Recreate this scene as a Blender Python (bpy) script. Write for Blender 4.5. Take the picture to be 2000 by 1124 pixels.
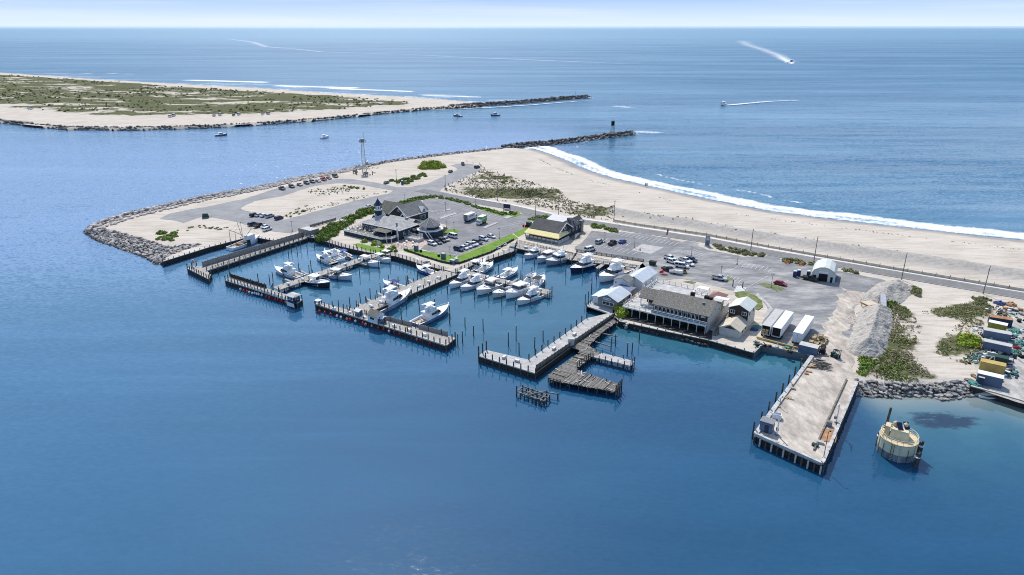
import bpy, math, random
import numpy as np
from mathutils import Vector
from mathutils.geometry import delaunay_2d_cdt, tessellate_polygon
for o in list(bpy.data.objects): bpy.data.objects.remove(o)
R = random.Random(7)
scn = bpy.context.scene
C = scn.collection
# ---------------------------------------------------------------- camera, sky, sun, exposure
H, F = 90.0, 1333.0                      # camera height, focal length in photo pixels
PIT = math.atan(511 / F)                 # downward tilt
cam = bpy.data.objects.new('camera', bpy.data.cameras.new('camera'))
C.objects.link(cam); scn.camera = cam
cam.location = (0, 0, H); cam.rotation_euler = (math.pi/2 - PIT, 0, 0)
cam.data.sensor_width = 36; cam.data.lens = 36 * F / 2000
cam.data.clip_start = 1; cam.data.clip_end = 400000
SUN_EL, SUN_AZ = math.radians(50), math.radians(-12.5)      # azimuth clockwise from +Y
to_sun = Vector((math.sin(SUN_AZ)*math.cos(SUN_EL), math.cos(SUN_AZ)*math.cos(SUN_EL), math.sin(SUN_EL)))
sun = bpy.data.objects.new('sun', bpy.data.lights.new('sun', 'SUN')); C.objects.link(sun)
sun.data.energy = 3.6; sun.data.angle = math.radians(.53); sun.data.color = (1, .95, .88)
sun.rotation_euler = to_sun.to_track_quat('Z', 'Y').to_euler()
W = bpy.data.worlds.new('World'); scn.world = W; W.use_nodes = True
nt = W.node_tree; nd = nt.nodes; lk = nt.links
bg = nd['Background']; bg.inputs['Strength'].default_value = .15
sky = nd.new('ShaderNodeTexSky'); sky.sky_type = 'NISHITA'; sky.sun_disc = False
sky.sun_elevation = SUN_EL; sky.sun_rotation = SUN_AZ; sky.air_density = 1.1; sky.dust_density = .6; sky.ozone_density = 2.0
tc = nd.new('ShaderNodeTexCoord'); sx = nd.new('ShaderNodeSeparateXYZ'); lk.new(tc.outputs['Generated'], sx.inputs[0])
rp = nd.new('ShaderNodeValToRGB'); lk.new(sx.outputs['Z'], rp.inputs[0])
e = rp.color_ramp.elements
e[0].position = 0.0; e[0].color = (.72, .83, .93, 1)
e[1].position = .5; e[1].color = (.2, .4, .9, 1)
for p, c in ((.010, (.64, .78, .94, 1)), (.036, (.40, .58, .93, 1)), (.12, (.38, .56, .95, 1))):
    k = rp.color_ramp.elements.new(p); k.color = c
scl = nd.new('ShaderNodeMix'); scl.data_type = 'RGBA'; scl.blend_type = 'MULTIPLY'; scl.inputs[0].default_value = 1
cn = nd.new('ShaderNodeTexNoise'); cn.inputs['Scale'].default_value = 3; cn.inputs['Detail'].default_value = 6
cm = nd.new('ShaderNodeMapping'); cm.inputs['Scale'].default_value = (1, 1, 26); lk.new(tc.outputs['Generated'], cm.inputs[0]); lk.new(cm.outputs[0], cn.inputs['Vector'])
cr = nd.new('ShaderNodeMapRange'); cr.inputs[1].default_value = .48; cr.inputs[2].default_value = .72; cr.inputs[4].default_value = .5; lk.new(cn.outputs['Fac'], cr.inputs[0])
cx_ = nd.new('ShaderNodeMix'); cx_.data_type = 'RGBA'; lk.new(cr.outputs[0], cx_.inputs[0]); lk.new(rp.outputs[0], cx_.inputs[6]); cx_.inputs[7].default_value = (.78, .86, .96, 1)   # thin high cloud
lk.new(cx_.outputs[2], scl.inputs[6]); scl.inputs[7].default_value = (6.4, 6.4, 6.4, 1)
mr = nd.new('ShaderNodeMapRange'); lk.new(sx.outputs['Z'], mr.inputs[0])
mr.inputs[1].default_value = .03; mr.inputs[2].default_value = .30; mr.interpolation_type = 'SMOOTHSTEP'
mx = nd.new('ShaderNodeMix'); mx.data_type = 'RGBA'
lk.new(mr.outputs[0], mx.inputs[0]); lk.new(scl.outputs[2], mx.inputs[6]); lk.new(sky.outputs[0], mx.inputs[7])
lk.new(mx.outputs[2], bg.inputs['Color'])
scn.view_settings.view_transform = 'Standard'; scn.view_settings.look = 'None'
scn.view_settings.gamma = 1; scn.view_settings.exposure = .2
scn.cycles.filter_width = 1.0; scn.cycles.max_bounces = 5; scn.cycles.caustics_reflective = False; scn.cycles.caustics_refractive = False
scn.cycles.sample_clamp_indirect = 6

# ---------------------------------------------------------------- helpers
LZ = 2.0                                  # land height above the water
TH = math.radians(-34.3)                  # every dock and house here stands on one grid turned by this
def G(px, py, z=LZ):
    "where a point of the photograph lies on the level z"
    u = (px-1000)/F; v = (py-562)/F
    s = (H-z)/(math.sin(PIT) + v*math.cos(PIT))
    return Vector((u*s, s*(math.cos(PIT) - v*math.sin(PIT)), z))
def GG(pts, z=LZ): return [G(x, y, z) for x, y in pts]
def xy(pts): return [(p[0], p[1]) for p in pts]
def E(name, label, cat, loc, rot=0, group=None, sc=1):
    o = bpy.data.objects.new(name, None); C.objects.link(o); o.empty_display_size = .5
    o.location = loc; o.rotation_euler = (0, 0, rot); o.scale = (sc, sc, sc)
    return tag(o, label, cat, group)
def tag(o, label, cat, group=None):
    o['label'] = label; o['category'] = cat
    if group: o['group'] = group
    return o
def kind(o, k, label=None):
    o['kind'] = k
    if label: o['label'] = label
    return o
def dup(root, loc, rot, label, group=None, sc=None, cols=None):
    r = root.copy(); C.objects.link(r); r.location = loc; r.rotation_euler = (0, 0, rot); r['label'] = label
    if group: r['group'] = group
    if sc: r.scale = sc
    for ch in list(root.children):
        c = ch.copy(); C.objects.link(c); c.parent = r
        if cols and ch.name.split('.')[0] in cols: c.color = cols[ch.name.split('.')[0]]
        for g in ch.children:
            d = g.copy(); C.objects.link(d); d.parent = c
    return r
class MB:
    def __init__(s): s.v = []; s.f = []; s.m = []
    def add(s, vs, fs, m=0):
        n = len(s.v); s.v += [tuple(v) for v in vs]
        for f in fs: s.f.append([i+n for i in f]); s.m.append(m)
        return s
    def hexa(s, b, t, m=0):
        "b, t: four bottom and four top corners, counter-clockwise seen from above"
        return s.add(list(b)+list(t), [(3,2,1,0),(4,5,6,7),(0,1,5,4),(1,2,6,5),(2,3,7,6),(3,0,4,7)], m)
    def box(s, x0, x1, y0, y1, z0, z1, m=0):
        q = [(x0,y0),(x1,y0),(x1,y1),(x0,y1)]
        return s.hexa([(a,b,z0) for a,b in q], [(a,b,z1) for a,b in q], m)
    def frus(s, x0, x1, w0, w1, z0, X0, X1, W0, W1, z1, m=0):
        "box with sloping sides: x range and half widths below and above"
        return s.hexa([(x0,-w0,z0),(x1,-w1,z0),(x1,w1,z0),(x0,w0,z0)], [(X0,-W0,z1),(X1,-W1,z1),(X1,W1,z1),(X0,W0,z1)], m)
    def bar(s, p, q, w, h=None, m=0):
        p = Vector(p); q = Vector(q); d = q-p
        if d.length < 1e-6: return s
        d.normalize(); h = h or w
        u = d.cross(Vector((0,0,1)))
        if u.length < 1e-3: u = Vector((1,0,0))
        u.normalize(); n = u.cross(d); u *= w/2; n *= h/2
        a = [p-u-n, p+u-n, p+u+n, p-u+n]; b = [q-u-n, q+u-n, q+u+n, q-u+n]
        return s.add(a+b, [(0,1,2,3),(7,6,5,4),(0,4,5,1),(1,5,6,2),(2,6,7,3),(3,7,4,0)], m)
    def tube(s, p, q, r, r2=None, n=6, m=0):
        p = Vector(p); q = Vector(q); d = (q-p).normalized(); r2 = r if r2 is None else r2
        u = d.cross(Vector((0,0,1)))
        if u.length < 1e-3: u = Vector((1,0,0))
        u.normalize(); w = d.cross(u)
        a = [p + u*(r*math.cos(2*math.pi*i/n)) + w*(r*math.sin(2*math.pi*i/n)) for i in range(n)]
        b = [q + u*(r2*math.cos(2*math.pi*i/n)) + w*(r2*math.sin(2*math.pi*i/n)) for i in range(n)]
        fs = [(i,(i+1)%n,n+(i+1)%n,n+i) for i in range(n)] + [tuple(range(n-1,-1,-1)), tuple(range(n,2*n))]
        return s.add(a+b, fs, m)
    def lathe(s, prof, n=8, c=(0,0), m=0, ph=0):
        vs = []; fs = []
        for r, z in prof:
            for i in range(n):
                a = 2*math.pi*i/n + ph; vs.append((c[0]+r*math.cos(a), c[1]+r*math.sin(a), z))
        for j in range(len(prof)-1):
            for i in range(n): fs.append((j*n+i, j*n+(i+1)%n, (j+1)*n+(i+1)%n, (j+1)*n+i))
        fs += [tuple(range(n-1,-1,-1)), tuple(range((len(prof)-1)*n, len(prof)*n))]
        return s.add(vs, fs, m)
    def ball(s, c, r, n=8, k=5, m=0, sz=1):
        return s.lathe([(r*math.sin(math.pi*j/k)+1e-4, c[2]-r*sz*math.cos(math.pi*j/k)) for j in range(k+1)], n, c, m)
    def prism(s, poly, z0, z1, m=0, mt=None, bottom=True):
        n = len(poly)
        if sum(poly[i][0]*poly[(i+1)%n][1]-poly[(i+1)%n][0]*poly[i][1] for i in range(n)) < 0: poly = poly[::-1]
        tr = tessellate_polygon([[Vector((p[0],p[1],0)) for p in poly]])
        vs = [(p[0],p[1],z1) for p in poly]
        fs = []
        for t in tr:
            a,b,c = [poly[i] for i in t]
            fs.append(t if (b[0]-a[0])*(c[1]-a[1])-(b[1]-a[1])*(c[0]-a[0]) > 0 else t[::-1])
        s.add(vs, fs, m if mt is None else mt)
        if z0 < z1:
            vs2 = [(p[0],p[1],z0) for p in poly]
            s.add(vs+vs2, [(i, n+i, n+(i+1)%n, (i+1)%n) for i in range(n)], m)
            if bottom: s.add(vs2, [f[::-1] for f in fs], m)
        return s
    def roof(s, x0, x1, y0, y1, z, h, ov=.4, t=.18, ax='x', m=0, rp=None):
        "two roof slabs, ridge along ax; z is the wall top, h the rise"
        if ax == 'x':
            r = (y0+y1)/2 if rp is None else rp
            for ye, sg in ((y0,-1),(y1,1)):
                k = h/abs(r-ye); e = ye+sg*ov; ze = z-k*ov
                P = [(x0-ov,e,ze),(x1+ov,e,ze),(x1+ov,r,z+h),(x0-ov,r,z+h)]
                if sg > 0: P = P[::-1]
                s.hexa([(a,b,c) for a,b,c in P], [(a,b,c+t) for a,b,c in P], m)
        else:
            r = (x0+x1)/2 if rp is None else rp
            for xe, sg in ((x0,-1),(x1,1)):
                k = h/abs(r-xe); e = xe+sg*ov; ze = z-k*ov
                P = [(e,y1+ov,ze),(e,y0-ov,ze),(r,y0-ov,z+h),(r,y1+ov,z+h)]
                if sg > 0: P = P[::-1]
                s.hexa([(a,b,c) for a,b,c in P], [(a,b,c+t) for a,b,c in P], m)
        return s
    def house(s, x0, x1, y0, y1, z0, z, h, ax='x', m=0, rp=None):
        "walls with gables; ridge along ax"
        s.box(x0,x1,y0,y1,z0,z,m)
        if ax == 'x':
            r = (y0+y1)/2 if rp is None else rp
            vs = [(x0,y0,z),(x0,y1,z),(x0,r,z+h),(x1,y0,z),(x1,y1,z),(x1,r,z+h)]
        else:
            r = (x0+x1)/2 if rp is None else rp
            vs = [(x1,y0,z),(x0,y0,z),(r,y0,z+h),(x1,y1,z),(x0,y1,z),(r,y1,z+h)]
        return s.add(vs, [(1,0,2),(3,4,5),(0,3,5,2),(4,1,2,5)], m)
    def hip(s, x0, x1, y0, y1, z, h, ov=.4, inset=None, m=0):
        x0-=ov; x1+=ov; y0-=ov; y1+=ov; r=(y0+y1)/2; i=inset if inset is not None else (y1-y0)/2
        vs=[(x0,y0,z),(x1,y0,z),(x1,y1,z),(x0,y1,z),(x0+i,r,z+h),(x1-i,r,z+h)]
        s.add(vs,[(0,1,5,4),(1,2,5),(2,3,4,5),(3,0,4),(3,2,1,0)],m)
        return s.box(x0,x1,y0,y1,z-.2,z-.002,m)
    def build(s, name, mats, parent=None, smooth=False, loc=None, col=None):
        me = bpy.data.meshes.new(name); me.from_pydata(s.v, [], s.f)
        if not isinstance(mats, (list, tuple)): mats = [mats]
        for m in mats: me.materials.append(m)
        if len(mats) > 1: me.polygons.foreach_set('material_index', s.m)
        if smooth: me.polygons.foreach_set('use_smooth', [True]*len(me.polygons))
        me.update()
        o = bpy.data.objects.new(name, me); C.objects.link(o)
        if parent: o.parent = parent
        if loc: o.location = loc
        if col: o.color = (*col, 1)
        return o
def npmesh(name, v, f, mats, smooth=False, attrs=None, mi=None):
    me = bpy.data.meshes.new(name)
    v = np.asarray(v, np.float32); f = np.asarray(f, np.int32); k = f.shape[1]
    me.vertices.add(len(v)); me.vertices.foreach_set('co', v.ravel())
    me.loops.add(f.size); me.loops.foreach_set('vertex_index', f.ravel())
    me.polygons.add(len(f)); me.polygons.foreach_set('loop_start', np.arange(len(f), dtype=np.int32)*k)
    me.polygons.foreach_set('loop_total', np.full(len(f), k, np.int32))
    me.update(calc_edges=True); me.validate()
    for m in (mats if isinstance(mats, (list, tuple)) else [mats]): me.materials.append(m)
    if mi is not None: me.polygons.foreach_set('material_index', np.asarray(mi, np.int32))
    me.polygons.foreach_set('use_smooth', [smooth]*len(me.polygons))
    for a, d in (attrs or {}).items():
        at = me.attributes.new(a, 'FLOAT', 'POINT'); at.data.foreach_set('value', np.asarray(d, np.float32))
    o = bpy.data.objects.new(name, me); C.objects.link(o); return o

def inside(P, poly):
    poly = np.asarray(poly, float); x, y = P[:,0], P[:,1]; r = np.zeros(len(P), bool)
    a = poly; b = np.roll(poly, -1, 0)
    for (x0,y0),(x1,y1) in zip(a, b):
        if y0 == y1: continue
        r ^= ((y0 > y) != (y1 > y)) & (x < (x1-x0)*(y-y0)/(y1-y0)+x0)
    return r
def pdist(P, line, closed=False):
    line = np.asarray(line, float); d = np.full(len(P), 1e9)
    n = len(line) if closed else len(line)-1
    for i in range(n):
        a = line[i]; b = line[(i+1) % len(line)]; ab = b-a
        t = np.clip(((P-a)@ab)/max(ab@ab, 1e-9), 0, 1)
        d = np.minimum(d, np.hypot(*(P-a-t[:,None]*ab).T))
    return d
def sm(a, b, x): t = np.clip((x-a)/(b-a), 0, 1); return t*t*(3-2*t)
rng = np.random.default_rng(11)
_gr = rng.random((256,256))
def vnoise(P, sc):
    q = P/sc; i = np.floor(q).astype(int); f = q-i; f = f*f*(3-2*f)
    g = lambda a, b: _gr[(i[:,0]+a) % 256, (i[:,1]+b) % 256]
    return (g(0,0)*(1-f[:,0])+g(1,0)*f[:,0])*(1-f[:,1]) + (g(0,1)*(1-f[:,0])+g(1,1)*f[:,0])*f[:,1]
def fbm(P, sc): return .5*vnoise(P, sc)+.3*vnoise(P+37, sc/2.1)+.2*vnoise(P+91, sc/4.3)

# ---------------------------------------------------------------- materials
TH = math.radians(-34.3)
MATS = {}
def mat(name, c, rough=.75, var=.15, sc=.5, c2=None, metal=0, spec=.3, bump=0, bsc=4., obj=False, st=(1,1,1), mixlo=.35, mixhi=.65, rot=0, mot=0):
    m = bpy.data.materials.new(name); m.use_nodes = True; n = m.node_tree.nodes; l = m.node_tree.links
    b = n['Principled BSDF']; b.inputs['Roughness'].default_value = rough; b.inputs['Metallic'].default_value = metal
    b.inputs['Specular IOR Level'].default_value = spec
    g = n.new('ShaderNodeNewGeometry'); mp = n.new('ShaderNodeMapping'); l.new(g.outputs['Position'], mp.inputs[0])
    mp.inputs['Scale'].default_value = st; mp.inputs['Rotation'].default_value = (0, 0, rot)
    t = n.new('ShaderNodeTexNoise'); t.inputs['Scale'].default_value = sc; t.inputs['Detail'].default_value = 6; t.inputs['Roughness'].default_value = .62
    l.new(mp.outputs[0], t.inputs['Vector'])
    r = n.new('ShaderNodeValToRGB'); l.new(t.outputs['Fac'], r.inputs[0])
    r.color_ramp.elements[0].position = mixlo; r.color_ramp.elements[1].position = mixhi
    lo = [x*(1-var) for x in c] if c2 is None else c
    hi = [min(1, x*(1+var)) for x in c] if c2 is None else c2
    r.color_ramp.elements[0].color = (*lo, 1); r.color_ramp.elements[1].color = (*hi, 1)
    out = r.outputs[0]
    if mot:
        m2 = n.new('ShaderNodeMapping'); m2.inputs['Scale'].default_value = (1.3, .6, 1) if mot > .31 else (.5, 1.8, 1); m2.inputs['Rotation'].default_value = (0, 0, -TH); l.new(g.outputs['Position'], m2.inputs[0])
        t3 = n.new('ShaderNodeTexNoise'); t3.inputs['Scale'].default_value = .55; t3.inputs['Detail'].default_value = 7; t3.inputs['Roughness'].default_value = .7; l.new(m2.outputs[0], t3.inputs['Vector'])
        r3 = n.new('ShaderNodeMapRange'); r3.inputs[1].default_value = .35; r3.inputs[2].default_value = .6; r3.inputs[3].default_value = 1-mot; r3.inputs[4].default_value = 1.05; l.new(t3.outputs['Fac'], r3.inputs[0])
        v3 = n.new('ShaderNodeVectorMath'); v3.operation = 'SCALE'; l.new(out, v3.inputs[0]); l.new(r3.outputs[0], v3.inputs['Scale']); out = v3.outputs[0]
    if obj:
        oi = n.new('ShaderNodeObjectInfo'); mm = n.new('ShaderNodeMix'); mm.data_type = 'RGBA'; mm.blend_type = 'MULTIPLY'
        mm.inputs[0].default_value = 1; l.new(oi.outputs['Color'], mm.inputs[6]); l.new(out, mm.inputs[7]); out = mm.outputs[2]
    l.new(out, b.inputs['Base Color'])
    if bump:
        t2 = n.new('ShaderNodeTexNoise'); t2.inputs['Scale'].default_value = bsc; t2.inputs['Detail'].default_value = 4
        l.new(mp.outputs[0], t2.inputs['Vector'])
        bp = n.new('ShaderNodeBump'); bp.inputs['Distance'].default_value = bump; l.new(t2.outputs['Fac'], bp.inputs['Height']); l.new(bp.outputs[0], b.inputs['Normal'])
    MATS[name] = m; return m
K = MATS
mat('paint', (.97,.97,.97), .28, .03, 2, spec=.5, obj=True)
mat('gelcoat', (.90,.90,.90), .25, .06, .8, spec=.5)
mat('hullpaint', (1,1,1), .25, .05, .8, spec=.5, obj=True)
mat('deckwhite', (.74,.74,.72), .5, .1, 1.2)
mat('glass', (.018,.022,.028), .08, .2, 1, spec=.6)
mat('tyre', (.02,.02,.02), .8)
mat('chrome', (.5,.5,.52), .3, .1, metal=.8)
mat('teak', (.45,.36,.26), .7, .15, 2)
mat('canvas', (.9,.9,.9), .8, .1, 2, obj=True)
mat('dockwood', (.27,.25,.22), .85, .25, 1.0, c2=(.47,.44,.40), st=(2.6,.25,1), rot=.6, bump=.02)
mat('oldwood', (.10,.09,.078), .9, .3, .9, c2=(.31,.285,.245), st=(.3,2.6,1), rot=.6, bump=.04)
mat('darkwood', (.018,.017,.016), .85, .3, 1.5, c2=(.06,.055,.05), bump=.03)
mat('pilewood', (.05,.045,.04), .85, .3, 1.2, c2=(.13,.115,.10), bump=.03)
mat('fencewood', (.20,.19,.18), .85, .2, 1.5, c2=(.32,.30,.28))
mat('palewood', (.55,.52,.47), .8, .15, 1.2)
mat('capwhite', (.40,.385,.37), .7, .12, .7, c2=(.64,.625,.60), mot=.3)
mat('concrete', (.40,.385,.37), .85, .12, .5, c2=(.56,.54,.515), bump=.01, mot=.25)
mat('pavement', (.66,.62,.56), .85, .1, .25)
mat('asphalt', (.25,.25,.255), .9, .15, .12, c2=(.34,.335,.335), mixlo=.3, mixhi=.7, mot=.22)
mat('lotasphalt', (.235,.235,.235), .9, .2, .09, c2=(.43,.415,.395), mixlo=.42, mixhi=.66, st=(1,2.2,1), rot=.6, mot=.3)
mat('newasphalt', (.205,.205,.21), .9, .2, .15, c2=(.29,.285,.285), mot=.22)
mat('roadasphalt', (.17,.17,.175), .9, .2, .25, c2=(.23,.23,.23))
mat('line', (.72,.72,.70), .8, .25, 1.0, c2=(.5,.5,.49))
mat('yellowline', (.55,.42,.16), .8, .2, 1)
mat('dirt', (.36,.315,.27), .95, .2, .16, c2=(.64,.565,.475), bump=.05, bsc=2, st=(1.1,.7,1), rot=-.95, mixlo=.3, mixhi=.62, mot=.32)
mat('pinkpaver', (.52,.40,.34), .85, .12, 1)
mat('graveldirt', (.36,.345,.32), .95, .2, .1, c2=(.58,.55,.50), bump=.05, bsc=2, mot=.35)
mat('lawn', (.10,.20,.016), .9, .3, .35, c2=(.18,.31,.03), bump=.05, bsc=6)
mat('rough_grass', (.10,.14,.03), .95, .3, .5, c2=(.22,.23,.09), bump=.1, bsc=4)
mat('leaf', (.075,.13,.022), .75, .4, .6, c2=(.19,.27,.045), spec=.2)
mat('leaf_bright', (.16,.23,.02), .75, .4, .6, c2=(.32,.38,.04), spec=.2)
mat('leaf_grass', (.20,.23,.075), .9, .3, .25, c2=(.42,.40,.19), spec=.1)
mat('leaf_scrub', (.11,.125,.05), .85, .4, .4, c2=(.25,.245,.115), spec=.15)
mat('leaf_dry', (.22,.185,.115), .9, .3, .5, c2=(.38,.335,.215), spec=.1)
mat('trunkwood', (.10,.08,.06), .9)
mat('rock_pale', (.40,.36,.33), .85, .25, .5, c2=(.62,.55,.51), bump=.05, bsc=2)
mat('rock_dark', (.05,.05,.05), .85, .3, .5, c2=(.15,.147,.14), bump=.05, bsc=2)
mat('rock_mixed', (.13,.125,.115), .85, .3, .7, c2=(.46,.43,.40), bump=.05, bsc=2, mixlo=.4, mixhi=.6)
mat('navyshingle', (.028,.034,.048), .8, .2, 1.5, c2=(.055,.062,.08))
mat('greyshingle', (.34,.325,.30), .9, .2, .5, c2=(.54,.52,.49), bump=.03)
mat('oldshingle', (.17,.155,.12), .9, .25, .5, c2=(.27,.245,.20), bump=.03)
mat('slateshingle', (.17,.165,.16), .9, .2, .6, c2=(.25,.245,.235), bump=.03)
mat('darkshingle', (.085,.082,.078), .9, .2, .6, c2=(.13,.125,.12), bump=.03)
mat('speckleshingle', (.17,.155,.13), .9, .2, 3.2, c2=(.40,.38,.34), mixlo=.48, mixhi=.7, bump=.03)
mat('whitetrim', (.80,.80,.78), .55, .06, 1)
mat('whitewall', (.72,.74,.76), .6, .06, 1)
mat('metalroof', (.58,.62,.66), .45, .08, .4, st=(1,1,1), spec=.4)
mat('greywall', (.20,.21,.21), .7, .12, 1)
mat('palegrey', (.50,.49,.46), .75, .1, .8)
mat('brownwall', (.06,.042,.035), .8, .15, 1)
mat('beigewall', (.60,.57,.50), .75, .08, 1)
mat('tanroof', (.58,.51,.40), .8, .1, .5)
mat('palegreenwall', (.55,.60,.55), .6, .06, .5)
mat('palegreenroof', (.62,.65,.60), .6, .08, .4)
mat('awning', (.92,.76,.36), .75, .06, .5)
mat('dark', (.012,.012,.013), .8, .2, 2)
mat('innerdark', (.03,.026,.024), .85, .3, 1)
mat('amber', (.45,.18,.05), .7, .3, 2)
mat('redrubber', (.55,.02,.025), .45, .2, 2)
mat('pinkrubber', (.60,.20,.22), .5, .2, 2)
mat('whiterubber', (.62,.62,.66), .5, .15, 2)
mat('steel', (.22,.23,.24), .5, .15, 1, metal=.4)
mat('galvanised', (.45,.46,.48), .5, .15, 1)
mat('whitepaint', (.78,.78,.77), .45, .06, 1)
mat('rustpaint', (.30,.13,.06), .85, .3, .8, c2=(.5,.3,.15))
mat('orange', (.70,.22,.04), .6, .15, 1)
mat('blueplastic', (.04,.065,.19), .45, .15, 1)
mat('bluegrey', (.12,.16,.24), .6, .15, .6)
mat('navypaint', (.03,.045,.09), .6, .2, .6)
mat('yellowpaint', (.50,.35,.11), .6, .12, .6)
mat('olivepaint', (.28,.26,.04), .7, .2, .8)
mat('greenpaint', (.02,.06,.05), .6, .2, .8)
mat('truckgreen', (.16,.36,.08), .5, .1, 1)
mat('textred', (.40,.03,.03), .6)
mat('tealnet', (.05,.20,.165), .85, .35, 2, c2=(.14,.36,.30))
mat('darknet', (.03,.035,.03), .9, .4, 2, c2=(.14,.15,.13))
mat('cream', (.68,.60,.38), .6, .1, .6, c2=(.74,.68,.48))
mat('creamrust', (.58,.44,.26), .75, .2, 1.2, c2=(.72,.62,.42))
mat('tidewall', (.10,.12,.13), .7, .4, .8, c2=(.30,.34,.36), st=(1,1,.3))
mat('solar', (.01,.013,.05), .15, .1, 1, spec=.6)
mat('cratewood', (.50,.38,.22), .8, .25, 1.5)
mat('red', (.5,.03,.03), .5, .1, 1)
mat('hiviz', (.75,.62,.05), .7, .1, 2)
mat('skin', (.45,.28,.2), .6, .1, 5)
mat('sandfence', (.62,.52,.40), .85, .15, .4, st=(1,1,2))
mat('umbrella', (.30,.16,.13), .8, .1, 1)
# ---------------------------------------------------------------- outlines of land and water
BEACH = GG([(1040,291),(1068,300),(1100,312),(1130,327),(1160,338),(1200,350),(1300,372),(1400,394),(1500,413),(1600,426),(1700,438),(1800,449),(1900,460),(2000,470),(2150,486),(2350,507)], 0)
def seaward(line, d):
    out = []
    for i, p in enumerate(line):
        a = line[max(i-1,0)]; b = line[min(i+1,len(line)-1)]; t = (b-a); t.z = 0; t.normalize()
        out.append(p + Vector((-t.y, t.x, 0))*d)
    return out
SEA_OFF = seaward(BEACH, 16)
CHANNEL = GG([(170,450),(180,441),(240,421),(300,408),(360,394),(440,377),(520,363),(580,348),(640,338),(700,327),(760,315),(860,303),(980,290),(1036,288)], 1.2)
SOUTH = GG([(2350,850),(2000,790),(1898,757),(1884,764),(1800,760),(1676,762),(1672,745),(1585,697),(1576,691),(1488,673),(1472,688),(1383,664),(1300,647),(1208,627),(1196,612),(1204,580),(1251,520),(1118,494),(1008,474),(1004,490),(932,514),(890,532),(866,527),(824,516),(772,500),(715,492),(667,482),(615,465),(592,462),(534,470),(490,462),(410,482),(318,510),(306,506),(280,496),(240,482),(190,464)])
LAND = xy(CHANNEL) + xy(SEA_OFF[1:]) + xy(SOUTH)
IBEACH = GG([(940,201),(800,190),(640,182),(500,172),(400,167),(200,156),(0,142),(-300,122)], 0)
ICHAN = GG([(-300,228),(0,239),(60,247),(130,253),(250,254),(400,250),(520,243),(640,234),(740,223),(830,214),(935,208)], 1.0)
ISLAND = xy(ICHAN) + xy(seaward(IBEACH[::-1], 25)[::-1])
IVEG = GG([(-300,126),(0,147),(240,162),(375,172),(500,179),(650,188),(750,195),(802,200),(787,208),(675,214),(500,223),(420,224),(250,229),(175,225),(75,215),(0,209),(-300,198)], 2)
DUNEVEG = GG([(866,372),(900,354),(944,332),(985,343),(1040,358),(1095,372),(1110,392),(1200,410),(1194,432),(1130,424),(1060,406),(1000,396),(930,388)])
EASTVEG = [GG(p) for p in ([(1672,735),(1690,700),(1726,690),(1738,660),(1775,690),(1800,715),(1830,740),(1800,752),(1740,745)],
    [(1735,590),(1770,605),(1800,640),(1780,690),(1740,660)], [(1800,612),(1900,590),(1940,600),(1915,640),(1910,700),(1885,712),(1830,695),(1825,680),(1850,650),(1880,630)],
    [(1770,560),(1798,566),(1796,582),(1774,572)])]
RIDGE = GG([(1195,414),(1245,424),(1330,437),(1400,449),(1480,463),(1560,476),(1650,488),(1750,503),(1850,518),(1930,530),(2000,540),(2200,570)])
COVE = GG([(1672,772),(1800,768),(1880,772),(1898,757),(2000,790),(2350,850)], 0)

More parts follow.
